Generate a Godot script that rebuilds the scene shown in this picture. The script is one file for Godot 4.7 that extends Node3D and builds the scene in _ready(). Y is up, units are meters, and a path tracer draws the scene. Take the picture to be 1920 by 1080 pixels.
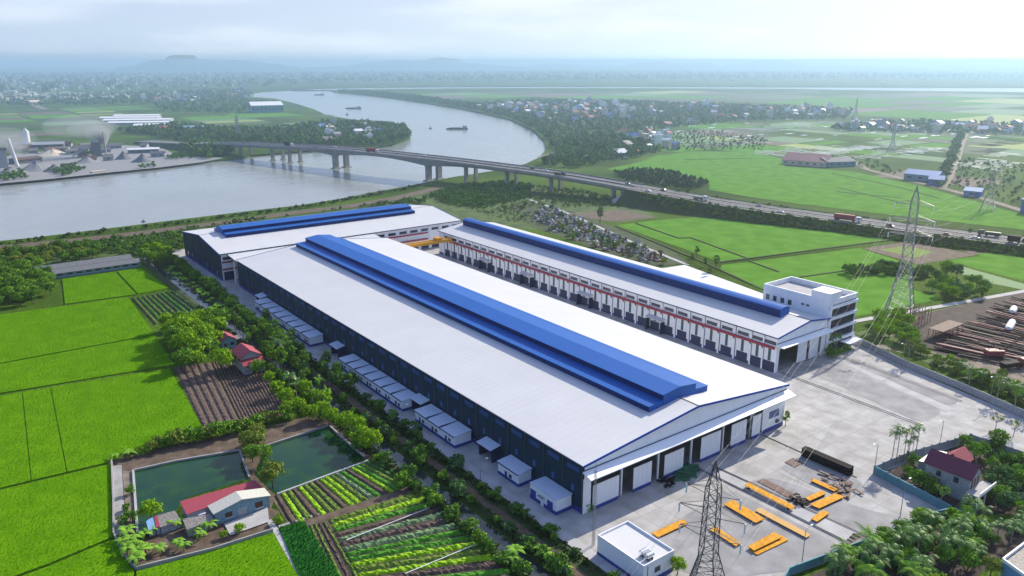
extends Node3D

# ---------------------------------------------------------------- helpers
const UP := Vector3.UP
var M := {}
var taken := {}
var cam_r: Vector3
var cam_u: Vector3
var cam_d: Vector3
const EYE := Vector3(0, 100, 0)
const FOC := 1470.67

class MB:
	var v := PackedVector3Array()
	var n := PackedVector3Array()
	var c := PackedColorArray()
	var col := Color(1, 1, 1)
	func tri(a: Vector3, b: Vector3, d: Vector3) -> void:
		var nn := (b - a).cross(d - a)
		if nn.length_squared() < 1e-14: return
		nn = nn.normalized()
		v.append(a); v.append(d); v.append(b)
		for i in 3: n.append(nn); c.append(col)
	func tri_n(a: Vector3, b: Vector3, d: Vector3, na: Vector3, nb: Vector3, nd: Vector3) -> void:
		v.append(a); v.append(d); v.append(b)
		n.append(na); n.append(nd); n.append(nb)
		for i in 3: c.append(col)
	func quad(a: Vector3, b: Vector3, d: Vector3, e: Vector3) -> void:
		tri(a, b, d); tri(a, d, e)
	# box spanned by two corners in a frame
	func box(a: Vector3, b: Vector3, t := Transform3D()) -> void:
		var p := []
		for i in 8: p.append(t * Vector3(b.x if i & 1 else a.x, b.y if i & 2 else a.y, b.z if i & 4 else a.z))
		quad(p[0], p[2], p[3], p[1]); quad(p[4], p[5], p[7], p[6])
		quad(p[0], p[4], p[6], p[2]); quad(p[1], p[3], p[7], p[5])
		quad(p[2], p[6], p[7], p[3]); quad(p[0], p[1], p[5], p[4])
	# square bar between two points
	func bar(a: Vector3, b: Vector3, w: float, h: float = -1.0) -> void:
		if h < 0.0: h = w
		var d := (b - a)
		var L := d.length()
		if L < 1e-4: return
		d /= L
		var s := d.cross(Vector3.UP)
		s = Vector3.RIGHT if s.length() < 0.05 else s.normalized()
		var t := Transform3D(Basis(s, s.cross(-d) * -1.0, -d), a)
		t.basis.y = t.basis.z.cross(t.basis.x)
		box(Vector3(-w / 2, -h / 2, -L), Vector3(w / 2, h / 2, 0), t)
	func tube(a: Vector3, b: Vector3, r0: float, r1: float, k := 8, caps := true) -> void:
		var d := (b - a).normalized()
		var s := d.cross(Vector3.UP)
		s = Vector3.RIGHT if s.length() < 0.05 else s.normalized()
		var t := d.cross(s)
		for i in k:
			var q0 := TAU * i / k
			var q1 := TAU * (i + 1) / k
			var e0 := s * cos(q0) + t * sin(q0)
			var e1 := s * cos(q1) + t * sin(q1)
			tri_n(a + e0 * r0, a + e1 * r0, b + e1 * r1, e0, e1, e1)
			tri_n(a + e0 * r0, b + e1 * r1, b + e0 * r1, e0, e1, e0)
			if caps:
				tri(a, a + e1 * r0, a + e0 * r0); tri(b, b + e0 * r1, b + e1 * r1)
	# vertical prism over a plan polygon (x, z)
	func prism(poly: PackedVector2Array, y0: float, y1: float, lid := true, sides := true) -> void:
		var p := poly
		if not Geometry2D.is_polygon_clockwise(p):
			p = poly.duplicate(); p.reverse()
		var ix := Geometry2D.triangulate_polygon(p)
		if lid:
			for i in range(0, ix.size(), 3):
				var a := p[ix[i]]; var b := p[ix[i + 1]]; var d := p[ix[i + 2]]
				var A := Vector3(a.x, y1, a.y); var B := Vector3(b.x, y1, b.y); var D := Vector3(d.x, y1, d.y)
				if (B - A).cross(D - A).y > 0: tri(A, B, D)
				else: tri(A, D, B)
		if sides:
			for i in p.size():
				var a := p[i]; var b := p[(i + 1) % p.size()]
				var mid := Vector3((b - a).y, 0, -(b - a).x)
				var q := [Vector3(a.x, y0, a.y), Vector3(b.x, y0, b.y), Vector3(b.x, y1, b.y), Vector3(a.x, y1, a.y)]
				var nn: Vector3 = (q[1] - q[0]).cross(q[2] - q[0])
				# outward test
				var ctr := (a + b) / 2 + Vector2(nn.x, nn.z).normalized() * 0.01
				if Geometry2D.is_point_in_polygon(ctr, p): quad(q[1], q[0], q[3], q[2])
				else: quad(q[0], q[1], q[2], q[3])
	func extrude(prof: PackedVector2Array, t: Transform3D, L: float) -> void:
		# closed profile (x, y) swept along local -z for L
		var p := prof
		var ix := Geometry2D.triangulate_polygon(p)
		for i in range(0, ix.size(), 3):
			var a := p[ix[i]]; var b := p[ix[i + 1]]; var d := p[ix[i + 2]]
			if (b - a).cross(d - a) < 0:
				var tmp := b
				b = d; d = tmp
			tri(t * Vector3(a.x, a.y, 0), t * Vector3(b.x, b.y, 0), t * Vector3(d.x, d.y, 0))
			tri(t * Vector3(a.x, a.y, -L), t * Vector3(d.x, d.y, -L), t * Vector3(b.x, b.y, -L))
		var cw := Geometry2D.is_polygon_clockwise(p)
		for i in p.size():
			var a := p[i]; var b := p[(i + 1) % p.size()]
			if cw:
				var tmp := a
				a = b; b = tmp
			quad(t * Vector3(b.x, b.y, 0), t * Vector3(a.x, a.y, 0), t * Vector3(a.x, a.y, -L), t * Vector3(b.x, b.y, -L))
	func mesh() -> ArrayMesh:
		var m := ArrayMesh.new()
		if v.is_empty(): return m
		var arr := []
		arr.resize(Mesh.ARRAY_MAX)
		arr[Mesh.ARRAY_VERTEX] = v; arr[Mesh.ARRAY_NORMAL] = n; arr[Mesh.ARRAY_COLOR] = c
		m.add_surface_from_arrays(Mesh.PRIMITIVE_TRIANGLES, arr)
		return m

func V3(p: Vector2, y := 0.0) -> Vector3: return Vector3(p.x, y, p.y)

# the point at height h that a photo pixel looks at
func P(px: float, py: float, h := 0.0) -> Vector3:
	var d := cam_d * FOC + cam_r * (px - 960.0) + cam_u * (540.0 - py)
	return EYE + d * ((h - EYE.y) / d.y)

func P2(px: float, py: float, h := 0.0) -> Vector2:
	var q := P(px, py, h)
	return Vector2(q.x, q.z)

# flat list of pixel pairs -> plan polygon
func PX(a: Array, h := 0.0) -> PackedVector2Array:
	var r := PackedVector2Array()
	for i in range(0, a.size(), 2): r.append(P2(a[i], a[i + 1], h))
	return r

func W2(a: Array) -> PackedVector2Array:
	var r := PackedVector2Array()
	for i in range(0, a.size(), 2): r.append(Vector2(a[i], a[i + 1]))
	return r

func rect(x0: float, z0: float, x1: float, z1: float) -> PackedVector2Array:
	return W2([x0, z0, x1, z0, x1, z1, x0, z1])

func frame(o: Vector3, u: Vector3) -> Transform3D:
	return Transform3D(Basis(u, UP, u.cross(UP)), o)

func numbered(nm: String) -> String:
	var k: int = taken.get(nm, 0)
	taken[nm] = k + 1
	return nm if k == 0 else "%s_%03d" % [nm, k]

func thing(nm: String, label: String, cat: String, at := Vector3.ZERO, turn := 0.0, group := "") -> Node3D:
	var o := Node3D.new()
	o.name = numbered(nm)
	add_child(o)
	o.position = at
	o.rotation.y = turn
	tag(o, label, cat, group)
	return o

func tag(o: Node, label: String, cat := "", group := "", kind := "") -> Node:
	if label: o.set_meta("label", label)
	if cat: o.set_meta("category", cat)
	if group: o.set_meta("group", group)
	if kind: o.set_meta("kind", kind)
	return o

func part(parent: Node, nm: String, mesh: Mesh, m: Material, t := Transform3D()) -> MeshInstance3D:
	var o := MeshInstance3D.new()
	o.mesh = mesh
	o.material_override = m
	o.transform = t
	if parent == self:
		o.name = numbered(nm)
		add_child(o)
	else:
		o.name = nm
		parent.add_child(o, true)
	return o

func setting(nm: String, mesh: Mesh, m: Material, parent: Node = self) -> MeshInstance3D:
	var o := part(parent, nm, mesh, m)
	if parent == self: o.set_meta("kind", "structure")
	return o

func copy(o: Node3D, label := "", group := "") -> Node3D:
	var r: Node3D = o.duplicate()
	var base := String(o.name)
	if base.length() > 4 and base[-4] == "_" and base.right(3).is_valid_int(): base = base.left(-4)
	r.name = numbered(base)
	add_child(r)
	if label: r.set_meta("label", label)
	if group: r.set_meta("group", group)
	return r

func boxm(a: Vector3, b: Vector3) -> ArrayMesh:
	var k := MB.new()
	k.box(a, b)
	return k.mesh()

func sheet(nm: String, poly: PackedVector2Array, y: float, m: Material, parent: Node = self) -> MeshInstance3D:
	var k := MB.new()
	k.prism(poly, y, y, true, false)
	return setting(nm, k.mesh(), m, parent)

func slab(nm: String, poly: PackedVector2Array, y0: float, y1: float, m: Material, parent: Node = self) -> MeshInstance3D:
	var k := MB.new()
	k.prism(poly, y0, y1)
	return setting(nm, k.mesh(), m, parent)

# strip of constant width along a plan polyline, at heights hs
func ribbon(pts: PackedVector2Array, w: float) -> PackedVector2Array:
	var l := PackedVector2Array()
	var r := PackedVector2Array()
	for i in pts.size():
		var a := pts[maxi(i - 1, 0)]
		var b := pts[mini(i + 1, pts.size() - 1)]
		var s := (b - a).normalized().orthogonal() * w / 2
		l.append(pts[i] + s); r.append(pts[i] - s)
	r.reverse()
	l.append_array(r)
	return l

# ---------------------------------------------------------------- materials (colours are linear, real-world values)
func noise_tex(seed_: int, freq: float, lo: Color, hi: Color, oct := 4, size := 512, kind := FastNoiseLite.TYPE_SIMPLEX_SMOOTH) -> NoiseTexture2D:
	var f := FastNoiseLite.new()
	f.seed = seed_
	f.noise_type = kind
	f.frequency = freq
	f.fractal_octaves = oct
	var g := Gradient.new()
	g.set_color(0, lo); g.set_color(1, hi)
	var t := NoiseTexture2D.new()
	t.width = size; t.height = size
	t.seamless = true
	t.noise = f
	t.color_ramp = g
	return t

func mat(nm: String, c: Color, rough := 0.8, spec := 0.5, metal := 0.0) -> StandardMaterial3D:
	var m := StandardMaterial3D.new()
	m.resource_name = nm
	m.albedo_color = c.linear_to_srgb()
	m.roughness = rough
	m.metallic = metal
	m.metallic_specular = spec
	m.vertex_color_use_as_albedo = true
	M[nm] = m
	return m

# colour mottling over metres-large tiles
func mottle(m: StandardMaterial3D, tex: Texture2D, metres: float, m2 := 0.0, tex2: Texture2D = null) -> StandardMaterial3D:
	m.albedo_texture = tex
	m.uv1_triplanar = true
	m.uv1_world_triplanar = true
	m.uv1_scale = Vector3.ONE / metres
	if tex2:
		m.detail_enabled = true
		m.detail_blend_mode = BaseMaterial3D.BLEND_MODE_MUL
		m.detail_albedo = tex2
		m.detail_uv_layer = BaseMaterial3D.DETAIL_UV_2
		m.uv2_triplanar = true
		m.uv2_world_triplanar = true
		m.uv2_scale = Vector3.ONE / m2
	return m

func grey(a: float) -> Color: return Color(a, a, a)

func make_materials() -> void:
	var fine := noise_tex(1, 0.03, grey(0.72), grey(1.0), 5)
	var soft := noise_tex(2, 0.008, grey(0.8), grey(1.0), 4)
	var blot := noise_tex(3, 0.012, Color(0.62, 0.6, 0.55), Color(1, 1, 1), 5)
	var grain := noise_tex(4, 0.09, grey(0.55), grey(1.0), 3)
	var leafy := noise_tex(5, 0.06, Color(0.45, 0.5, 0.3), Color(1, 1, 0.9), 4)
	var patch := noise_tex(6, 0.010, Color(0.55, 0.62, 0.5), Color(1.0, 1.0, 0.85), 5)
	var streak := noise_tex(7, 0.006, grey(0.965), grey(1.0), 3)
	mottle(mat("roof_white", Color(0.57, 0.575, 0.585), 0.5, 0.4), streak, 60.0, 9.0, noise_tex(8, 0.02, grey(0.965), grey(1.0), 3))
	mottle(mat("roof_blue", Color(0.012, 0.10, 0.37), 0.5, 0.3), streak, 30.0)
	mat("cabin_roof_shade_tint", Color(0.46, 0.54, 0.64), 0.5)  # grey-white metal, with the blue of its shade mixed into the colour
	mat("monitor_side_shaded", Color(0.006, 0.03, 0.13), 0.6, 0.25)  # sides of the ridge monitors; their shade is darkened into this navy
	mat("trim_blue", Color(0.006, 0.06, 0.34), 0.5, 0.25)
	mat("navy", Color(0.012, 0.03, 0.10), 0.6)
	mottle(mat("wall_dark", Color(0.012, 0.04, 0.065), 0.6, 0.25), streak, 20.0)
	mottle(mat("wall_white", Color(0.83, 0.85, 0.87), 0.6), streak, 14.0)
	mat("white_paint", Color(0.80, 0.82, 0.84), 0.55)
	mat("base_blue", Color(0.03, 0.05, 0.27), 0.6)
	mat("glass_dark", Color(0.02, 0.035, 0.06), 0.12, 0.6)
	mat("glass_blue", Color(0.04, 0.085, 0.25), 0.25, 0.5)
	mat("shutter_navy", Color(0.015, 0.028, 0.085), 0.6)
	mat("strip_green", Color(0.03, 0.09, 0.10), 0.4)
	mat("red_steel", Color(0.32, 0.014, 0.04), 0.5)
	mat("yellow_steel", Color(0.62, 0.30, 0.02), 0.5)
	mottle(mat("orange_plate", Color(0.72, 0.37, 0.03), 0.75, 0.25), noise_tex(9, 0.012, Color(0.82, 0.74, 0.68), Color(1, 1, 1), 4), 8.0)
	mottle(mat("rust_plate", Color(0.19, 0.11, 0.095), 0.8), blot, 6.0)
	mottle(mat("dark_steel", Color(0.03, 0.024, 0.028), 0.75, 0.2), fine, 4.0)
	mottle(mat("galv", Color(0.36, 0.38, 0.40), 0.45, 0.5, 0.4), fine, 3.0)
	mat("galv_dark", Color(0.09, 0.095, 0.105), 0.55, 0.5, 0.3)
	mat("steel_bright", Color(0.75, 0.76, 0.78), 0.22, 0.5, 0.95)
	mottle(mat("concrete", Color(0.475, 0.47, 0.468), 0.9), noise_tex(10, 0.011, Color(0.80, 0.79, 0.77), grey(1.0), 6), 42.0, 5.3, noise_tex(11, 0.02, grey(0.90), grey(1.0), 5))
	mottle(mat("concrete_pale", Color(0.60, 0.595, 0.60), 0.9), noise_tex(10, 0.011, grey(0.86), grey(1.0), 6), 37.0, 4.0, fine)
	mottle(mat("concrete_lane", Color(0.475, 0.47, 0.468), 0.9), soft, 23.0, 4.0, fine)
	mottle(mat("gravel", Color(0.46, 0.455, 0.46), 0.95), noise_tex(12, 0.12, grey(0.72), grey(1.0), 3), 9.0, 31.0, soft)
	mottle(mat("asphalt", Color(0.19, 0.19, 0.195), 0.9), fine, 7.0, 60.0, soft)
	mottle(mat("dirt", Color(0.21, 0.15, 0.11), 0.95), blot, 24.0, 4.0, fine)
	mottle(mat("dirt_pale", Color(0.40, 0.34, 0.28), 0.95), blot, 24.0, 4.0, fine)
	mottle(mat("soil", Color(0.085, 0.06, 0.052), 0.95), fine, 3.0, 30.0, blot)
	mottle(mat("ground", Color(0.17, 0.28, 0.07), 0.95, 0.15), patch, 640.0, 47.0, leafy)
	mottle(mat("grass_rough", Color(0.07, 0.13, 0.03), 0.95), leafy, 11.0, 70.0, patch)
	mottle(mat("grass_bright", Color(0.13, 0.24, 0.03), 0.95), leafy, 11.0, 60.0, patch)
	mottle(mat("paddy", Color(0.18, 0.37, 0.008), 0.95, 0.1), noise_tex(13, 0.05, Color(0.68, 0.74, 0.5), Color(1, 1, 1), 4), 13.0, 55.0, noise_tex(14, 0.012, Color(0.8, 0.86, 0.75), grey(1.0), 4))
	mottle(mat("paddy_far", Color(0.12, 0.27, 0.035), 0.95, 0.1), noise_tex(15, 0.012, Color(0.78, 0.84, 0.72), grey(1.0), 5), 90.0)
	mat("paddy_leaf", Color(0.215, 0.44, 0.008), 0.8, 0.1)
	M.paddy_leaf.backlight_enabled = true
	M.paddy_leaf.backlight = Color(0.12, 0.2, 0.02)

func _ready() -> void:
	# ------------------------------------------------------------ camera, sky, sun, exposure
	var yaw := 0.6436
	var pitch := 0.2830
	cam_d = Vector3(sin(yaw) * cos(pitch), -sin(pitch), -cos(yaw) * cos(pitch))
	cam_r = Vector3(cos(yaw), 0, sin(yaw))
	cam_u = cam_r.cross(cam_d)
	var cam := Camera3D.new()
	cam.name = "camera"
	cam.position = EYE
	cam.rotation = Vector3(-pitch, -yaw, 0)
	cam.fov = rad_to_deg(2 * atan(540.0 / FOC))
	cam.near = 1.0
	cam.far = 60000.0
	add_child(cam)
	cam.current = true

	var sun_to := Vector3(1.68, 1.0, -0.33).normalized()
	var sky_mat := PanoramaSkyMaterial.new()
	sky_mat.panorama = sky_picture(sun_to)
	var env := Environment.new()
	env.background_mode = Environment.BG_SKY
	env.sky = Sky.new()
	env.sky.sky_material = sky_mat
	env.tonemap_mode = Environment.TONE_MAPPER_LINEAR
	env.tonemap_exposure = 1.5
	env.sdfgi_enabled = true
	env.ssao_enabled = true
	env.ssil_enabled = true
	env.volumetric_fog_enabled = true
	env.volumetric_fog_density = 0.00009
	env.volumetric_fog_albedo = Color(0.90, 0.96, 1.0)
	env.volumetric_fog_anisotropy = 0.6
	var we := WorldEnvironment.new()
	we.name = "world_environment"
	we.environment = env
	add_child(we)

	var sun := DirectionalLight3D.new()
	sun.name = "sun"
	sun.light_color = Color(1.0, 0.96, 0.88)
	sun.light_energy = 1.6
	sun.light_angular_distance = 0.5
	sun.shadow_enabled = true
	add_child(sun)
	sun.look_at_from_position(Vector3.ZERO, -sun_to)

	make_materials()
	build_land()
	build_halls()
	build_grounds()
	build_farmland()
	build_bridge()
	build_houses()
	build_stock()
	build_lines()
	build_plants()
	build_far()

# hazy summer sky: pale blue at the horizon, bluer overhead, paler round the sun, thin clouds
func sky_picture(sun_to: Vector3) -> ImageTexture:
	var w := 1536
	var h := 768
	var im := Image.create(w, h, false, Image.FORMAT_RGBAF)
	var f := FastNoiseLite.new()
	f.seed = 21
	f.frequency = 1.0
	f.fractal_octaves = 5
	for y in h:
		var el := (0.5 - (y + 0.5) / h) * PI
		var e := maxf(el, 0.0)
		var t := 1.0 - exp(-e / 0.26)
		var base := Color(0.36, 0.46, 0.57).lerp(Color(0.035, 0.135, 0.45), t)
		var tt := 1.0 / (sin(e) + 0.11)
		for x in w:
			# same direction as Godot gives this pixel: u = atan2(x, -z)
			var az := (x + 0.5) / w * TAU
			var d := Vector3(sin(az) * cos(el), sin(el), -cos(az) * cos(el))
			var g := acos(clampf(d.dot(sun_to), -1, 1))
			var glow := 0.86 * exp(-g / 0.58)
			var c := base + Color(1.0, 0.90, 0.68) * glow
			if el > 0.0:
				var q := f.get_noise_3d(d.x * tt * 0.55, d.z * tt * 0.55, el * 14.0)
				var a := smoothstep(-0.1, 0.6, q) * 0.45
				c = c.lerp(Color(0.66, 0.71, 0.77) + Color(1, 0.95, 0.85) * glow * 0.5, a)
			im.set_pixel(x, y, Color(c.r, c.g, c.b, 1.0))
	return ImageTexture.create_from_image(im)

# ---------------------------------------------------------------- the land, the river and the roads
func build_land() -> void:
	var far := 26000.0
	# river: near shore from west to east, then round the bend and back along the far shore
	var river := PX([-60, 470, 0, 458, 60, 452, 180, 437, 330, 418, 450, 403, 560, 390, 640, 377, 700, 365, 760, 354, 800, 346, 850, 336, 920, 325, 985, 311, 1012, 298, 1023, 284, 1020, 266, 1000, 246, 955, 225, 870, 206, 790, 193, 715, 182, 660, 176, 628, 174, 620, 171, 600, 170, 560, 169, 500, 172, 452, 178, 470, 183, 515, 186, 552, 195, 590, 207, 612, 218, 660, 226, 720, 229, 760, 236, 772, 248, 768, 262, 735, 274, 690, 280, 640, 283, 560, 287, 470, 294, 428, 301, 380, 306, 300, 316, 200, 326, 100, 337, 0, 347, -60, 352], -2.0)
	var a0 := river[0]
	var a1 := river[river.size() - 1]
	river.append(Vector2(-2500, a1.y + 40)); river.append(Vector2(-2500, a0.y + 60))
	var far_river := PX([520, 168.5, 640, 165.6, 800, 163.6, 1000, 162.8, 1300, 163.2, 1500, 163.4, 1700, 164.0, 2050, 165, 2050, 175, 1900, 173.5, 1700, 171.4, 1500, 167.6, 1300, 166.6, 1100, 165.8, 900, 166.2, 760, 167.6, 640, 169.0, 560, 171.0], -2.0)
	var whole := PackedVector2Array([Vector2(-far, -far), Vector2(far, -far), Vector2(far, 3000), Vector2(-far, 3000)])
	var pieces: Array = [whole]
	for cut in [river, far_river]:
		var next: Array = []
		for q in pieces:
			for r in Geometry2D.clip_polygons(q, cut):
				next.append(r)
		pieces = next
	var k := MB.new()
	var holes: Array = []
	var outer: PackedVector2Array
	for q in pieces:
		if q.size() < 3: continue
		if Geometry2D.is_polygon_clockwise(q): holes.append(q)
		else: outer = q
	# a polygon with holes: bridge each hole to the outline by strips
	for q in stitched(whole, [river, far_river]):
		k.prism(q, 0, 0, true, false)
	# banks down to the water
	for sh in [river, far_river]:
		for i in sh.size():
			var a: Vector2 = sh[i]
			var b: Vector2 = sh[(i + 1) % sh.size()]
			k.quad(V3(a), V3(b), V3(b, -6), V3(a, -6))
	setting("ground", k.mesh(), M.ground)
	tag(get_node("ground"), "flat green delta plain reaching to the horizon", "", "", "structure")
	var wm := mat("river_water", Color(0.27, 0.285, 0.275), 0.18, 0.5)
	var bump := noise_tex(31, 0.03, grey(0), grey(1), 4)
	bump.as_normal_map = true
	bump.bump_strength = 1.2
	bump.color_ramp = null
	wm.normal_enabled = true
	wm.normal_texture = bump
	wm.normal_scale = 0.25
	mottle(wm, noise_tex(32, 0.006, grey(0.93), grey(1), 4), 420.0)
	var wk := MB.new()
	wk.prism(rect(-2600, -4200, 2600, -480), -2, -2, true, false)
	setting("river_water", wk.mesh(), wm)
	tag(get_node("river_water"), "wide grey river bending round a wooded point", "", "", "structure")
	var fk := MB.new()
	var b0 := far_river[0]
	var b1 := b0
	for q in far_river:
		b0 = Vector2(minf(b0.x, q.x), minf(b0.y, q.y))
		b1 = Vector2(maxf(b1.x, q.x), maxf(b1.y, q.y))
	fk.prism(Geometry2D.offset_polygon(far_river, 30.0)[0], -2.5, -2.5, true, false)
	setting("far_river_water", fk.mesh(), wm)
	tag(get_node("far_river_water"), "distant pale river crossing the plain", "", "", "structure")

# splits a polygon with holes into plain polygons by cutting the plan into bands through each hole
func stitched(outer: PackedVector2Array, holes: Array) -> Array:
	var xs := [-1e6, 1e6]
	var out: Array = []
	for hh in holes:
		var m := Vector2.ZERO
		var lo := 1e9
		var hi := -1e9
		for q in hh:
			lo = minf(lo, q.x); hi = maxf(hi, q.x)
		xs.append((lo + hi) / 2)
	xs.sort()
	for i in xs.size() - 1:
		var band := rect(xs[i], -1e6, xs[i + 1], 1e6)
		for q in Geometry2D.intersect_polygons(outer, band):
			var list: Array = [q]
			for hh in holes:
				var next: Array = []
				for s in list:
					next.append_array(Geometry2D.clip_polygons(s, hh))
				list = next
			out.append_array(list)
	return out

# ---------------------------------------------------------------- the factory halls
# a hall in its own frame: x across (0..w), z along (0..-l), y up
func hall_shell(t: Node3D, w: float, l: float, he: float, hr: float) -> void:
	var k := MB.new()
	var o := 0.45
	var s := (hr - he) / (w / 2)
	var th := 0.18
	k.extrude(PackedVector2Array([Vector2(-o, he - o * s), Vector2(w / 2, hr), Vector2(w + o, he - o * s), Vector2(w + o, he - o * s + th), Vector2(w / 2, hr + th), Vector2(-o, he - o * s + th)]), Transform3D(Basis(), Vector3(0, 0, 0.5)), l + 1.0)
	part(t, "roof", k.mesh(), M.roof_white)
	k = MB.new()
	var nseam := int(l / 2.4)
	for i in range(1, nseam):
		var zz := -l * i / nseam
		for sd: float in [-1.0, 1.0]:
			var a := Vector3(w / 2 + sd * 0.4, hr - 0.4 * s + th + 0.012, zz)
			var b := Vector3(w / 2 + sd * (w / 2 + o), he - o * s + th + 0.012, zz)
			var hz := Vector3(0, 0, 0.035)
			k.quad(a + hz, a - hz, b - hz, b + hz) if sd < 0 else k.quad(a - hz, a + hz, b + hz, b - hz)
			var dn := Vector3(0, -0.04, 0)
			if sd < 0: k.quad(a + hz + dn, a + hz, b + hz, b + hz + dn)
			else: k.quad(b + hz + dn, b + hz, a + hz, a + hz + dn)
			if sd < 0: k.quad(b - hz + dn, b - hz, a - hz, a - hz + dn)
			else: k.quad(a - hz + dn, a - hz, b - hz, b - hz + dn)
	tag(part(t, "roof_seams", k.mesh(), M.roof_white), "", "", "", "stuff")
	k = MB.new()
	for x in [-o - 0.14, w + o - 0.02]:
		k.box(Vector3(x, he - o * s - 0.2, -l - 0.4), Vector3(x + 0.16, he - o * s + 0.12, 0.4))
	part(t, "gutter", k.mesh(), M.navy)
	k = MB.new()
	k.extrude(PackedVector2Array([Vector2(w / 2 - 0.35, hr + th - 0.02), Vector2(w / 2, hr + th + 0.06), Vector2(w / 2 + 0.35, hr + th - 0.02), Vector2(w / 2, hr + th - 0.06)]), Transform3D(Basis(), Vector3(0, 0, 0.5)), l + 1.0)
	part(t, "ridge_cap", k.mesh(), M.galv_dark)
	for e in [0.5, -l - 0.5]:
		for sd in [-1.0, 1.0]:
			k = MB.new()
			var a := Vector3(w / 2, hr + 0.05, e)
			var b := Vector3(w / 2 + sd * (w / 2 + o), he - o * s + 0.05, e)
			k.bar(a, b, 0.14, 0.55)
			part(t, "barge_board", k.mesh(), M.trim_blue)

func monitor(t: Node3D, cx: float, z0: float, z1: float, base: float, slope: float, prof: Array, m_side: Material) -> void:
	# prof: list of tiers [half_width, y_wall_top, y_inner_top]
	var root := part(t, "ridge_monitor", ArrayMesh.new(), M.roof_blue)
	var L := z0 - z1
	for i in prof.size():
		var a: float = prof[i][0]
		var y1: float = prof[i][1]
		var y2: float = prof[i][2]
		var bot := base - a * slope - 0.1
		var k := MB.new()
		var prf := PackedVector2Array([Vector2(cx - a, bot), Vector2(cx + a, bot), Vector2(cx + a, y1), Vector2(cx, y2 - 0.06), Vector2(cx - a, y1)])
		k.extrude(prf, Transform3D(Basis(), Vector3(0, 0, z0 - 0.1 + 0.12 * i)), L - 0.2 + 0.24 * i)
		for e in [z0 - 0.03 + 0.12 * i, z1 + 0.08 - 0.12 * i]:
			var ke := MB.new()
			ke.extrude(prf, Transform3D(Basis(), Vector3(0, 0, e)), 0.05)
			part(root, "end_wall", ke.mesh(), M.roof_blue)
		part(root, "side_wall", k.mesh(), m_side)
		k = MB.new()
		var o := 0.25
		var seg := 8 if prof[i].size() > 3 else 1
		var top := PackedVector2Array()
		var und := PackedVector2Array()
		for j in range(-seg, seg + 1):
			var f := float(j) / seg
			var yy := y1 + (y2 - y1) * (1.0 - (f * f if seg > 1 else absf(f)))
			top.append(Vector2(cx + f * (a + o), yy + 0.14))
			und.append(Vector2(cx + f * (a + o), yy))
		top.reverse()
		und.append_array(top)
		k.extrude(und, Transform3D(Basis(), Vector3(0, 0, z0 + 0.12 * i)), L + 0.24 * i)
		part(root, "monitor_roof", k.mesh(), M.roof_blue)

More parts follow.
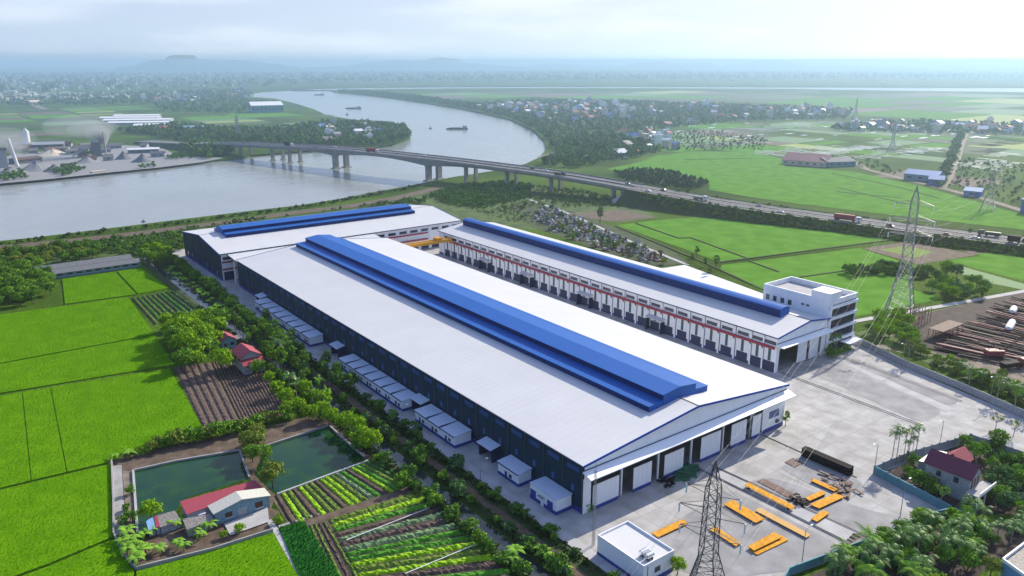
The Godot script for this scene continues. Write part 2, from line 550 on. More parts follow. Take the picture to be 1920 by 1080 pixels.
func build_halls() -> void:
	# ---- main hall
	var w := 76.2
	var l := 234.9
	var he := 12.5
	var hr := 16.6
	var t := thing("factory_hall", "long white-roofed hall with stepped blue ridge monitor and open doors under a canopy", "factory hall", Vector3(107.7, 0, -116.7))
	hall_shell(t, w, l, he, hr)
	monitor(t, w / 2, -6.0, -232.5, hr, 0.1076, [[11.0, 17.05, 17.7], [6.1, 18.95, 19.7]], M.monitor_side_shaded)
	var k := MB.new()
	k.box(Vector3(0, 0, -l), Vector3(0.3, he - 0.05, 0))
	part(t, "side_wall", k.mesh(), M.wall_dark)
	k = MB.new()
	k.box(Vector3(w - 0.3, 0, -l), Vector3(w, he - 0.05, 0))
	part(t, "side_wall", k.mesh(), M.wall_white)
	k = MB.new()
	k.extrude(PackedVector2Array([Vector2(0.3, 0), Vector2(w - 0.3, 0), Vector2(w - 0.3, he - 0.05), Vector2(w / 2, hr - 0.06), Vector2(0.3, he - 0.05)]), Transform3D(Basis(), Vector3(0, 0, -l + 0.3)), 0.3)
	part(t, "end_wall", k.mesh(), M.wall_white)
	k = MB.new()
	k.extrude(PackedVector2Array([Vector2(0.3, 9.0), Vector2(w - 0.3, 9.0), Vector2(w - 0.3, he - 0.05), Vector2(w / 2, hr - 0.06), Vector2(0.3, he - 0.05)]), Transform3D(Basis(), Vector3(0, 0, 0)), 0.3)
	part(t, "gable_wall", k.mesh(), M.wall_white)
	k = MB.new()
	k.extrude(PackedVector2Array([Vector2(0.05, 11.05), Vector2(2.9, 10.15), Vector2(2.9, 9.95), Vector2(0.05, 10.6)]), frame(Vector3(-0.3, 0, 0), Vector3(0, 0, 1)), w + 0.9)
	part(t, "canopy", k.mesh(), M.white_paint, Transform3D())
	k = MB.new()
	k.box(Vector3(-0.35, 11.05, 0.06), Vector3(w + 0.35, 11.25, 0.16))
	part(t, "canopy_flashing", k.mesh(), M.navy)
	part(t, "floor", boxm(Vector3(0.3, 0.02, -l + 0.3), Vector3(w - 0.3, 0.12, -0.3)), M.concrete_lane)
	# gable below the canopy: corner piers, wall with sign, posts, sliding doors
	part(t, "corner_pier", boxm(Vector3(0.0, 0, -0.3), Vector3(2.4, 9.0, 0.02)), M.wall_white)
	part(t, "sign_wall", boxm(Vector3(66.3, 1.3, -0.3), Vector3(w - 0.01, 9.0, 0.02)), M.wall_white)
	for i in 3:
		part(t, "window", boxm(Vector3(69.2 + i * 1.55, 3.9, 0.02), Vector3(70.65 + i * 1.55, 6.1, 0.08)), M.glass_blue)
	part(t, "air_conditioner", boxm(Vector3(72.4, 2.0, 0.02), Vector3(73.5, 2.9, 0.5)), M.galv_dark)
	part(t, "sign_wall_base", boxm(Vector3(66.3, 0, -0.3), Vector3(w - 0.01, 1.3, 0.05)), M.base_blue)
	for x in [12.8, 25.4, 37.6, 50.2, 62.0]:
		part(t, "door_post", boxm(Vector3(x - 0.2, 0, -0.9), Vector3(x + 0.2, 9.0, -0.5)), M.white_paint)
	for d in [[2.9, 11.2, 6.5], [16.0, 22.2, 6.6], [26.8, 33.8, 6.5], [40.4, 48.2, 7.1], [52.6, 58.9, 7.1], [61.6, 65.3, 7.0]]:
		var leaf := part(t, "sliding_door", boxm(Vector3(d[0], 1.0, 0.12), Vector3(d[1], d[2], 0.22)), M.white_paint)
		part(leaf, "door_base", boxm(Vector3(d[0], 0.06, 0.11), Vector3(d[1], 1.0, 0.23)), M.base_blue)
		var n := int((d[1] - d[0]) / 1.3)
		for i in range(1, n):
			var x: float = d[0] + (d[1] - d[0]) * i / n
			part(leaf, "door_rib", boxm(Vector3(x - 0.05, 1.0, 0.22), Vector3(x + 0.05, d[2], 0.27)), M.wall_white)
	# left wall bays
	var win := boxm(Vector3(-2.1, -0.65, 0), Vector3(2.1, 0.65, 0.06))
	var pipe := boxm(Vector3(-0.09, 0, 0), Vector3(0.09, he - 0.4, 0.16))
	var low := boxm(Vector3(-0.5, -0.8, 0), Vector3(0.5, 0.8, 0.06))
	for i in 34:
		var z := -l * i / 33.0
		part(t, "downpipe", pipe, M.galv_dark, frame(Vector3(0, 0, z if i else -0.3), Vector3(0, 0, 1)))
		if i < 33:
			var fw := part(t, "window", win, M.glass_blue, frame(Vector3(0, 10.6, z - 3.56), Vector3(0, 0, 1)))
			part(t, "window", low, M.glass_blue, frame(Vector3(0, 5.4, z - 3.56), Vector3(0, 0, 1)))
	part(t, "skirting", boxm(Vector3(-0.06, 0, -l), Vector3(0, 1.2, -0.01)), M.base_blue)
	# ---- right hall
	w = 35.6
	l = 210.6
	t = thing("factory_hall", "narrow white-roofed hall with red crane rail along its windowed wall", "factory hall", Vector3(215.3, 0, -141.6))
	hall_shell(t, w, l, 12.4, 14.9)
	monitor(t, 15.6, -8.5, -207.0, 14.6, 0.14, [[2.5, 17.3, 17.9, 1]], M.monitor_side_shaded)
	wall_hall2(t, w, l)
	# ---- back hall, across the end of the court
	w = 62.0
	l = 133.8
	t = thing("factory_hall", "white-roofed hall lying crosswise behind the other two, blue ridge monitor near the river", "factory hall")
	t.transform = Transform3D(Basis(Vector3(0, 0, 1), UP, Vector3(-1, 0, 0)), Vector3(104.4, 0, -428.2))
	hall_shell(t, w, l, 13.0, 16.6)
	monitor(t, w / 2, -10.0, -117.0, 16.6, 0.116, [[9.6, 17.2, 17.8], [5.2, 18.95, 19.7]], M.monitor_side_shaded)
	k = MB.new()
	k.extrude(PackedVector2Array([Vector2(0, 0), Vector2(w, 0), Vector2(w, 12.95), Vector2(w / 2, 16.54), Vector2(0, 12.95)]), Transform3D(), 0.3)
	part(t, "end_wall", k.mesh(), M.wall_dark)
	k = MB.new()
	k.extrude(PackedVector2Array([Vector2(0, 0), Vector2(w, 0), Vector2(w, 12.95), Vector2(w / 2, 16.54), Vector2(0, 12.95)]), Transform3D(Basis(), Vector3(0, 0, -l + 0.3)), 0.3)
	part(t, "end_wall", k.mesh(), M.wall_white)
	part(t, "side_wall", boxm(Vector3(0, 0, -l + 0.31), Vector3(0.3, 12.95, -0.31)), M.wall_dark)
	part(t, "side_wall", boxm(Vector3(w - 0.3, 0, -l + 0.31), Vector3(w, 12.95, -0.31)), M.wall_white)
	for x in [0.2, 15.6, 31.0, 46.4, 61.8]:
		part(t, "downpipe", boxm(Vector3(x - 0.09, 0, 0.0), Vector3(x + 0.09, 12.6, 0.16)), M.galv_dark)
	part(t, "skirting", boxm(Vector3(0, 0, 0.01), Vector3(w, 1.2, 0.07)), M.base_blue)
	for i in 7:
		part(t, "window", boxm(Vector3(5 + i * 8.2, 2.0, 0.01), Vector3(7.2 + i * 8.2, 4.0, 0.07)), M.glass_blue)
	# its wall to the court
	var bw := boxm(Vector3(-2.2, -0.7, 0), Vector3(2.2, 0.7, 0.06))
	var bd := boxm(Vector3(-2.3, 0, 0), Vector3(2.3, 4.2, 0.07))
	var bp := boxm(Vector3(-0.3, 0, 0), Vector3(0.3, 12.5, 0.3))
	for i in 20:
		var tf := frame(Vector3(w, 0, -3.3 - 6.69 * i), Vector3(0, 0, -1))
		part(t, "window", bw, M.glass_dark, tf * Transform3D(Basis(), Vector3(0, 10.6, 0)))
		part(t, "roller_shutter", bd, M.shutter_navy, tf)
		part(t, "pilaster", bp, M.white_paint, tf * Transform3D(Basis(), Vector3(3.35, 0, 0)))
	for y in [9.0, 5.6]:
		k = MB.new()
		k.box(Vector3(w + 0.5, y - 0.35, -112.0), Vector3(w + 0.9, y + 0.35, -0.4))
		part(t, "crane_rail_beam", k.mesh(), M.red_steel)
	# ---- lean-to roof between the back hall and the main hall
	t = thing("link_roof", "low white connecting roof between the crosswise hall and the large hall", "canopy roof", Vector3.ZERO)
	k = MB.new()
	k.quad(Vector3(107.4, 11.6, -352.2), Vector3(183.6, 11.6, -352.2), Vector3(183.6, 12.5, -365.4), Vector3(107.4, 12.5, -365.4))
	k.quad(Vector3(107.4, 11.45, -352.2), Vector3(107.4, 12.35, -365.4), Vector3(183.6, 12.35, -365.4), Vector3(183.6, 11.45, -352.2))
	k.quad(Vector3(107.4, 11.45, -352.2), Vector3(107.4, 11.6, -352.2), Vector3(107.4, 12.5, -365.4), Vector3(107.4, 12.35, -365.4))
	part(t, "roof_sheet", k.mesh(), M.roof_white)
	k = MB.new()
	k.bar(Vector3(107.35, 11.6, -352.2), Vector3(107.35, 12.45, -365.5), 0.2, 0.5)
	part(t, "fascia", k.mesh(), M.navy)
	for x in [108.0, 130.0, 156.0, 183.0]:
		part(t, "post", boxm(Vector3(x, 0, -359.2), Vector3(x + 0.5, 11.9, -358.7)), M.white_paint)
	# ---- bridge crane over the court
	t = thing("gantry_crane", "yellow overhead crane spanning the court between the halls", "crane", Vector3(184.2, 8.9, -338.0))
	for z in [0.0, -3.0]:
		part(t, "girder", boxm(Vector3(0.2, 0.5, z - 0.5), Vector3(30.2, 2.0, z + 0.5)), M.yellow_steel)
	for x in [0.3, 29.4]:
		part(t, "end_truck", boxm(Vector3(x - 0.4, 0.05, -5.0), Vector3(x + 0.5, 0.95, 2.0)), M.yellow_steel)
	part(t, "hoist", boxm(Vector3(21, 2.0, -3.4), Vector3(24, 3.2, 0.4)), M.orange_plate)
	t = thing("runway_beam", "red crane rail bracketed to the sunny wall of the large hall", "crane rail", Vector3(184.2, 0, 0))
	part(t, "beam", boxm(Vector3(0.1, 8.2, -351), Vector3(0.6, 8.9, -142)), M.red_steel)
	build_office()
	build_sheds()

func wall_hall2(t: Node3D, w: float, l: float) -> void:
	part(t, "side_wall", boxm(Vector3(0, 0, -l), Vector3(0.3, 12.35, -0.3)), M.wall_white)
	part(t, "side_wall", boxm(Vector3(w - 0.3, 0, -l), Vector3(w, 12.35, -28.5)), M.wall_white)
	var k := MB.new()
	k.extrude(PackedVector2Array([Vector2(0.3, 0), Vector2(w - 0.3, 0), Vector2(w - 0.3, 12.35), Vector2(w / 2, 14.84), Vector2(0.3, 12.35)]), Transform3D(Basis(), Vector3(0, 0, -l + 0.3)), 0.3)
	part(t, "end_wall", k.mesh(), M.wall_white)
	k = MB.new()
	k.extrude(PackedVector2Array([Vector2(0.0, 8.0), Vector2(28.6, 8.0), Vector2(28.6, 13.3), Vector2(w / 2, 14.84), Vector2(0.0, 12.35)]), Transform3D(), 0.3)
	part(t, "gable_wall", k.mesh(), M.wall_white)
	k = MB.new()
	k.extrude(PackedVector2Array([Vector2(0.05, 10.15), Vector2(2.7, 9.5), Vector2(2.7, 9.3), Vector2(0.05, 9.75)]), frame(Vector3(-0.3, 0, 0), Vector3(0, 0, 1)), 29.0)
	part(t, "canopy", k.mesh(), M.white_paint)
	part(t, "canopy_flashing", boxm(Vector3(-0.3, 10.15, 0.05), Vector3(28.7, 10.35, 0.13)), M.navy)
	part(t, "corner_pier", boxm(Vector3(0, 0, -0.3), Vector3(1.6, 8.0, 0.0)), M.wall_white)
	part(t, "corner_pier", boxm(Vector3(26.2, 0, -0.3), Vector3(28.6, 8.0, 0.0)), M.wall_white)
	part(t, "sliding_door", boxm(Vector3(20.2, 0.06, -0.75), Vector3(25.6, 7.4, -0.62)), M.white_paint)
	part(t, "sliding_door", boxm(Vector3(13.6, 0.06, -0.95), Vector3(18.9, 7.4, -0.82)), M.white_paint)
	part(t, "floor", boxm(Vector3(0.3, 0.02, -l + 0.3), Vector3(w - 0.3, 0.12, 0)), M.concrete_lane)
	# bays of the court wall
	var win := boxm(Vector3(-2.3, -0.62, 0.0), Vector3(2.3, 0.62, 0.07))
	var surround := MB.new()
	for q in [[-2.45, 0.62, 2.45, 0.76], [-2.45, -0.76, 2.45, -0.62], [-2.45, -0.62, -2.3, 0.62], [2.3, -0.62, 2.45, 0.62]]:
		surround.box(Vector3(q[0], q[1], 0), Vector3(q[2], q[3], 0.1))
	var sm := surround.mesh()
	var shut := boxm(Vector3(-2.25, 0, 0), Vector3(2.25, 3.6, 0.06))
	var strip := boxm(Vector3(-0.55, 3.75, 0), Vector3(0.55, 8.2, 0.05))
	var pil := boxm(Vector3(-0.28, 0, 0), Vector3(0.28, 12.0, 0.28))
	var seam := boxm(Vector3(-0.07, 0, 0), Vector3(0.07, 12.2, 0.1))
	var bracket := MB.new()
	bracket.box(Vector3(-0.18, 8.0, 0), Vector3(0.18, 8.35, 1.0))
	bracket.bar(Vector3(0, 7.2, 0.1), Vector3(0, 8.1, 0.9), 0.2)
	var bm := bracket.mesh()
	part(t, "skirting", boxm(Vector3(-0.04, 0, -l), Vector3(0, 1.1, -0.3)), M.base_blue)
	var z := -2.6
	for i in 31:
		var tf := frame(Vector3(0, 0, z), Vector3(0, 0, 1))
		var o := part(t, "window", win, M.glass_dark, tf * Transform3D(Basis(), Vector3(0, 10.2, 0)))
		part(o, "window_frame", sm, M.white_paint)
		part(t, "roller_shutter", shut, M.shutter_navy, tf)
		part(t, "strip_window", strip, M.strip_green, tf)
		part(t, "pilaster", pil, M.white_paint, tf * Transform3D(Basis(), Vector3(-3.35 if i > 1 else -2.6, 0, 0)))
		part(t, "panel_joint", seam, M.navy, tf * Transform3D(Basis(), Vector3(-2.95 if i > 1 else -2.25, 0, 0)))
		part(t, "rail_bracket", bm, M.navy, tf * Transform3D(Basis(), Vector3(-3.35 if i > 1 else -2.6, 0, 0)))
		z -= 4.9 if i == 0 else 6.0 if i == 1 else 6.74
	k = MB.new()
	k.box(Vector3(-1.05, 8.35, -l + 1), Vector3(-0.65, 9.1, -0.4))
	k.box(Vector3(-1.2, 9.1, -l + 1), Vector3(-0.5, 9.18, -0.4))
	part(t, "crane_rail_beam", k.mesh(), M.red_steel)
	for zz in [-53.0, -132.8, -166.3, -93.0]:
		k = MB.new()
		k.extrude(PackedVector2Array([Vector2(0.02, 6.0), Vector2(2.4, 5.4), Vector2(2.4, 5.2), Vector2(0.02, 5.8)]), frame(Vector3(0, 0, zz - 4.1), Vector3(-1, 0, 0)) * Transform3D(), 8.2)
		part(t, "door_awning", k.mesh(), M.roof_white)
		for s in [-4.0, 3.6]:
			part(t, "awning_wall", boxm(Vector3(-2.2, 0, zz + s), Vector3(-0.02, 4.6, zz + s + 0.4)), M.shutter_navy)

func build_office() -> void:
	var t := thing("office_building", "three-storey white office block with banded dark glass front and flat parapet roof", "office building", Vector3(244.5, 0, -141.6))
	var w := 17.2
	var l := 27.4
	# shell
	part(t, "side_wall", boxm(Vector3(0, 0, -l), Vector3(0.35, 19.6, 0)), M.wall_white)
	part(t, "back_wall", boxm(Vector3(0.35, 0, -l), Vector3(w, 19.6, -l + 0.35)), M.wall_white)
	part(t, "sunny_wall", boxm(Vector3(w - 0.35, 0, -l + 0.35), Vector3(w, 19.6, 0)), M.wall_white)
	part(t, "flat_roof", boxm(Vector3(0.35, 17.6, -l + 0.35), Vector3(w - 0.35, 17.9, -0.35)), M.concrete_pale)
	part(t, "parapet", boxm(Vector3(0.35, 17.9, -0.35), Vector3(w - 0.35, 19.6, 0.0)), M.wall_white)
	# stair tower on the roof
	var st := part(t, "stair_tower", boxm(Vector3(0.02, 17.9, -7.6), Vector3(7.0, 21.9, -0.36)), M.wall_white)
	part(st, "tower_coping", boxm(Vector3(-0.1, 21.9, -7.7), Vector3(7.1, 22.1, -0.26)), M.white_paint)
	for c in [[0, -l, 0.45, 0.1], [w - 0.45, -l, w + 0.08, 0.1], [0.45, -l, w - 0.45, -l + 0.45], [0.45, -0.4, w - 0.45, 0.1]]:
		part(t, "coping", boxm(Vector3(c[0] - 0.03, 19.6, c[1]), Vector3(c[2], 19.75, c[3])), M.white_paint)
	# glass front
	part(t, "corner_pier", boxm(Vector3(0.35, 0, -0.35), Vector3(1.3, 17.9, 0.25)), M.white_paint)
	for y in [17.0, 12.9, 8.6, 4.3]:
		part(t, "floor_band", boxm(Vector3(0.0, y - 0.45, -0.3), Vector3(w + 0.25, y + 0.45, 0.6)), M.white_paint)
	for y in [[13.35, 16.55], [9.05, 12.45], [4.75, 8.15], [0.2, 3.85]]:
		for i in 5:
			var x0: float = 1.35 + i * 3.12
			var o := part(t, "window", boxm(Vector3(x0, y[0], -0.3), Vector3(x0 + 3.0, y[1], -0.2)), M.glass_dark)
			for j in 2:
				part(o, "mullion", boxm(Vector3(x0 + 1.0 + j * 1.0, y[0], -0.2), Vector3(x0 + 1.06 + j, y[1], -0.12)), M.galv_dark)
	part(t, "entrance_canopy", boxm(Vector3(9.0, 2.7, 0.05), Vector3(w + 0.3, 2.95, 3.8)), M.white_paint)
	# windows of the wall over the hall roof
	for z in [-25.3, -22.2, -19.0, -15.9]:
		part(t, "window", boxm(Vector3(-0.06, 14.3, z - 0.75), Vector3(0, 16.2, z + 0.75)), M.glass_dark)
		part(t, "window_sill", boxm(Vector3(-0.16, 14.15, z - 0.85), Vector3(0, 14.3, z + 0.85)), M.white_paint)
	for z in [-10.6, -8.6]:
		part(t, "vent_window", boxm(Vector3(-0.05, 15.6, z - 0.6), Vector3(0, 16.3, z + 0.6)), M.galv_dark)
	for i in 9:
		part(t, "roof_box", boxm(Vector3(1.2, 17.9, -23.8 + i * 1.7), Vector3(1.8, 18.4, -23.0 + i * 1.7)), M.dark_steel)

func build_sheds() -> void:
	# site cabins along the shaded wall; each cabin room is one thing in a terrace
	var cab := func(z0: float, z1: float, x0: float, x1: float, h: float, n: int, label: String, group: String) -> Node3D:
		var t := thing("site_cabin", label, "cabin", Vector3(x0, 0, z0), 0.0, group)
		var w := x1 - x0
		var L := z0 - z1
		part(t, "wall", boxm(Vector3(0, 0.9, -L), Vector3(w, h, 0)), M.wall_white)
		part(t, "wall_base", boxm(Vector3(-0.04, 0, -L - 0.03), Vector3(w + 0.04, 0.9, 0.03)), M.base_blue)
		var k := MB.new()
		k.extrude(PackedVector2Array([Vector2(-0.35, h), Vector2(w + 0.2, h + 0.35), Vector2(w + 0.2, h + 0.5), Vector2(-0.35, h + 0.15)]), Transform3D(Basis(), Vector3(0, 0, 0.2)), L + 0.4)
		part(t, "roof", k.mesh(), M.cabin_roof_shade_tint)
		part(t, "roof_edge", boxm(Vector3(-0.45, h - 0.1, -L - 0.2), Vector3(-0.35, h + 0.2, 0.2)), M.navy)
		for i in n:
			var zc := -L * (i + 0.5) / n
			var o := part(t, "door", boxm(Vector3(-0.05, 0.05, zc - 1.35), Vector3(0, 2.1, zc - 0.45)), M.navy)
			part(t, "window", boxm(Vector3(-0.05, 1.1, zc + 0.3), Vector3(0, 2.0, zc + 1.5)), M.glass_dark)
			if i: part(t, "roof_batten", boxm(Vector3(-0.36, h + 0.2, -L * i / n - 0.12), Vector3(w + 0.2, h + 0.56, -L * i / n + 0.12)), M.navy)
		return t
	cab.call(-257.6, -314.5, 101.8, 106.9, 3.4, 8, "longest terrace of low white site cabins, against the dark hall wall", "")
	cab.call(-189.5, -232.6, 101.7, 106.9, 3.4, 7, "terrace of seven white site cabins between two awnings on the dark hall wall", "")
	cab.call(-161.0, -181.8, 101.6, 106.9, 3.4, 3, "short terrace of three white site cabins on the lane", "")
	cab.call(-135.0, -143.4, 103.2, 107.2, 3.4, 1, "smallest white site cabin, standing alone beside the lane", "")
	var t := thing("store_shed", "white store shed with shade-blue tinted roof at the corner of the large hall", "shed", Vector3(102.6, 0, -120.0))
	part(t, "wall", boxm(Vector3(0, 1.0, -9.6), Vector3(4.6, 3.9, 0)), M.wall_white)
	part(t, "wall_base", boxm(Vector3(-0.04, 0, -9.64), Vector3(4.64, 1.0, 0.04)), M.base_blue)
	part(t, "roof", boxm(Vector3(-0.12, 3.9, -9.75), Vector3(4.75, 4.1, 0.15)), M.cabin_roof_shade_tint)
	for z in [-8.4, -2.2]:
		part(t, "door", boxm(Vector3(-0.06, 0.05, z - 1.0), Vector3(-0.0, 2.7, z + 1.0)), M.base_blue)
	part(t, "door", boxm(Vector3(-0.06, 0.05, -5.6), Vector3(0.0, 2.4, -4.5)), M.white_paint)
	part(t, "door_hood", boxm(Vector3(-0.8, 2.5, -6.1), Vector3(0.0, 2.6, -4.1)), M.galv)
	# porches over the side doors of the large hall
	for z in [[-243.5, "porch roof beside the end of the longest cabin terrace"], [-186.6, "porch roof beside the end of the seven-cabin terrace"], [-151.5, "porch roof between the short cabin terrace and the lone cabin"], [-318.6, "porch roof past the far end of the longest cabin terrace"]]:
		t = thing("door_porch", "small pale " + z[1], "porch", Vector3(104.9, 0, z[0]))
		var k := MB.new()
		k.extrude(PackedVector2Array([Vector2(-0.6, 3.7), Vector2(2.7, 4.3), Vector2(2.7, 4.45), Vector2(-0.6, 3.85)]), Transform3D(Basis(), Vector3(0, 0, 3.2)), 6.4)
		part(t, "roof", k.mesh(), M.cabin_roof_shade_tint)
		for s in [-2.9, 2.6]:
			part(t, "side_screen", boxm(Vector3(0, 0, s), Vector3(2.7, 3.5, s + 0.3)), M.shutter_navy)
	# pump house with its two tanks
	t = thing("pump_house", "flat-roofed white building with parapet carrying two steel tanks", "building", Vector3(99.9, 0, -90.2))
	part(t, "wall", boxm(Vector3(0, 1.0, -13.2), Vector3(8.8, 4.4, 0)), M.wall_white)
	part(t, "wall_base", boxm(Vector3(-0.04, 0, -13.24), Vector3(8.84, 1.0, 0.04)), M.base_blue)
	part(t, "flat_roof", boxm(Vector3(0.2, 4.4, -13.0), Vector3(8.6, 4.5, -0.2)), M.roof_white)
	for c in [[0, -13.2, 0.2, 0], [8.6, -13.2, 8.8, 0], [0.2, -13.2, 8.6, -13.0], [0.2, -0.2, 8.6, 0]]:
		part(t, "parapet", boxm(Vector3(c[0], 4.4, c[1]), Vector3(c[2], 4.95, c[3])), M.wall_white)
	part(t, "window", boxm(Vector3(3.2, 2.0, 0), Vector3(4.8, 3.2, 0.05)), M.glass_dark)
	part(t, "drainpipe", boxm(Vector3(1.1, 1.0, 0), Vector3(1.2, 4.4, 0.1)), M.galv_dark)
	var tk: Node3D
	for i in 2:
		if i == 0:
			tk = thing("water_tank", "shiny steel water tank lying on the pump house roof", "water tank", Vector3(101.9, 4.5, -91.5), 0.0, "steel tanks on the pump house roof")
			var k := MB.new()
			k.tube(Vector3(0, 1.0, 0), Vector3(1.8, 1.0, 0), 0.58, 0.58, 20)
			k.tube(Vector3(-0.16, 1.0, 0), Vector3(0, 1.0, 0), 0.35, 0.58, 20)
			k.tube(Vector3(1.8, 1.0, 0), Vector3(1.96, 1.0, 0), 0.58, 0.35, 20)
			part(tk, "drum", k.mesh(), M.steel_bright)
			for x in [0.3, 1.4]: part(tk, "cradle", boxm(Vector3(x, 0, -0.5), Vector3(x + 0.1, 0.55, 0.5)), M.galv_dark)
		else:
			copy(tk).position = Vector3(101.9, 4.5, -93.0)

# ---------------------------------------------------------------- ground covers near the factory
func build_grounds() -> void:
	# factory pavement
	sheet("pavement", W2([100, -445, 100, -88, 112, -76, 126, -75, 150, -70.5, 176, -65.5, 178.8, -86, 216.5, -80, 217, -30, 236, -30, 244, -77, 255, -117.3, 265, -143, 276, -165, 290, -200, 302, -256, 287.3, -259, 262, -300, 255, -352, 245, -445]), 0.05, M.concrete)
	tag(get_node("pavement"), "pale concrete yard round the factory halls", "", "", "structure")
	var path := slab("path", W2([97.2, -335, 100.0, -335, 100.0, 70, 97.4, 70]), -0.1, 0.28, M.concrete_pale)
	sheet("white_apron", PX([1230, 507, 1283, 497, 1436, 553, 1436, 575, 1300, 535]), 0.1, mottle(mat("apron_white", Color(0.70, 0.69, 0.69), 0.9), noise_tex(10, 0.011, grey(0.9), grey(1.0), 6), 37.0))
	tag(get_node("white_apron"), "bright white concrete apron behind the narrow hall", "", "", "structure")
	# slab joints of the forecourt
	var jm := MB.new()
	var yard := W2([102, -112, 112, -78, 150, -72, 176, -68, 179.5, -87.5, 214, -82, 216, -50, 236, -50, 242, -78, 253, -117, 262, -140, 212, -137, 186, -113])
	for i in 34:
		for ax in 2:
			var p := -150.0 + i * 6.0
			var line := PackedVector2Array([Vector2(90, p), Vector2(280, p)]) if ax == 0 else PackedVector2Array([Vector2(100.0 + i * 6.0, -160), Vector2(100.0 + i * 6.0, -40)])
			for seg in Geometry2D.intersect_polyline_with_polygon(line, yard):
				if seg.size() > 1: jm.prism(ribbon(PackedVector2Array([seg[0], seg[seg.size() - 1]]), 0.07), 0.066, 0.066, true, false)
	tag(part(get_node("pavement"), "slab_joint", jm.mesh(), mat("joint", Color(0.22, 0.22, 0.22), 0.95)), "", "", "", "stuff")
	# gravel beds and crane tracks in the yard
	var gb := Node3D.new()
	gb.name = "gravel_beds"; gb.set_meta("kind", "structure"); add_child(gb)
	sheet("gravel_bed", rounded(PX([1500, 690, 1556, 676, 1768, 771, 1730, 796]), 3.0), 0.09, M.gravel, gb)
	sheet("gravel_bed", rounded(PX([1570, 672, 1592, 668, 1800, 748, 1786, 764]), 2.0), 0.09, M.gravel, gb)
	sheet("gravel_bed", rounded(PX([1394, 907, 1436, 895, 1478, 905, 1545, 930, 1640, 960, 1740, 978, 1640, 1010, 1600, 1002]), 2.0), 0.09, M.gravel, gb)
	sheet("gravel_bed", rounded(PX([1230, 1000, 1300, 958, 1345, 925, 1375, 920, 1590, 1030, 1480, 1070, 1330, 1090, 1250, 1060]), 3.0), 0.09, M.gravel, gb)
	sheet("gravel_bed", rounded(PX([1462, 878, 1500, 855, 1620, 905, 1600, 927, 1530, 915]), 2.0), 0.095, M.gravel, gb)
	sheet("gravel_bed", PX([1555, 1045, 1600, 1000, 1640, 1005, 1600, 1050]), 0.1, M.dirt_pale, gb)
	# crane tracks: two rails each
	var tracks := [[217.4, -141, 215.4, -92.5, 1.1], [246.8, -136, 241.4, -93.5, 1.0], [174.2, -116.2, 173.4, -88.0, 0.3], [145.4, -114.3, 146.0, -73.5, 0.5], [149.4, -114.3, 151.6, -73.0, 0.5]]
	for i in tracks.size():
		var q: Array = tracks[i]
		var t := thing("crane_track", ["steel crane track beside the larger gravel bed", "steel crane track along the narrow gravel bed", "crane track running out from the sign wall past the dark beam stack", "crane track beside the long orange plates, hall side of the white strip", "crane track on the villa side of the white concrete strip"][i], "rail track")
		for s in [-0.5, 0.5]:
			var k := MB.new()
			k.bar(Vector3(q[0] + s * q[4], 0.12, q[1]), Vector3(q[2] + s * q[4], 0.12, q[3]), 0.09, 0.12)
			part(t, "rail", k.mesh(), M.galv_dark)
	sheet("concrete_strip", W2([145.9, -114, 148.9, -114, 151.1, -73.4, 146.6, -73.7]), 0.1, M.concrete_pale)
	sheet("concrete_strip", PX([1560, 674, 1572, 671, 1790, 768, 1772, 772]), 0.1, M.concrete_pale)

func rounded(p: PackedVector2Array, r: float) -> PackedVector2Array:
	var a := Geometry2D.offset_polygon(p, -r, Geometry2D.JOIN_MITER)
	if a.is_empty(): return p
	var b := Geometry2D.offset_polygon(a[0], r, Geometry2D.JOIN_ROUND)
	return b[0] if not b.is_empty() else p

# ---------------------------------------------------------------- paddies, ponds, gardens on the near left
func tuft_mesh() -> ArrayMesh:
	var k := MB.new()
	var g := RandomNumberGenerator.new()
	g.seed = 5
	for i in 7:
		var a := g.randf() * TAU
		var b := Vector3(cos(a), 0, sin(a)) * 0.12
		var tip := Vector3(cos(a), 0, sin(a)) * g.randf_range(0.15, 0.4) + Vector3(0, g.randf_range(0.35, 0.6), 0)
		var s := Vector3(-sin(a), 0, cos(a)) * 0.09
		k.col = Color.WHITE * g.randf_range(0.88, 1.08)
		k.tri(b - s, b + s, tip)
	return k.mesh()

func scatter(nm: String, label: String, polys: Array, step: float, mesh: Mesh, m: Material, seed_: int, y := 0.0, smin := 0.8, smax := 1.25, tint := 0.25) -> MultiMeshInstance3D:
	var g := RandomNumberGenerator.new()
	g.seed = seed_
	var tf: Array[Transform3D] = []
	for poly in polys:
		var lo: Vector2 = poly[0]
		var hi: Vector2 = poly[0]
		for q in poly:
			lo = lo.min(q); hi = hi.max(q)
		var x := lo.x
		while x < hi.x:
			var z := lo.y
			while z < hi.y:
				var p := Vector2(x + g.randf_range(-0.5, 0.5) * step, z + g.randf_range(-0.5, 0.5) * step)
				if Geometry2D.is_point_in_polygon(p, poly):
					var s := g.randf_range(smin, smax)
					tf.append(Transform3D(Basis(UP, g.randf() * TAU).scaled(Vector3(s, s * g.randf_range(0.8, 1.2), s)), V3(p, y)))
				z += step
			x += step
	return multi(nm, label, tf, mesh, m, g, tint)

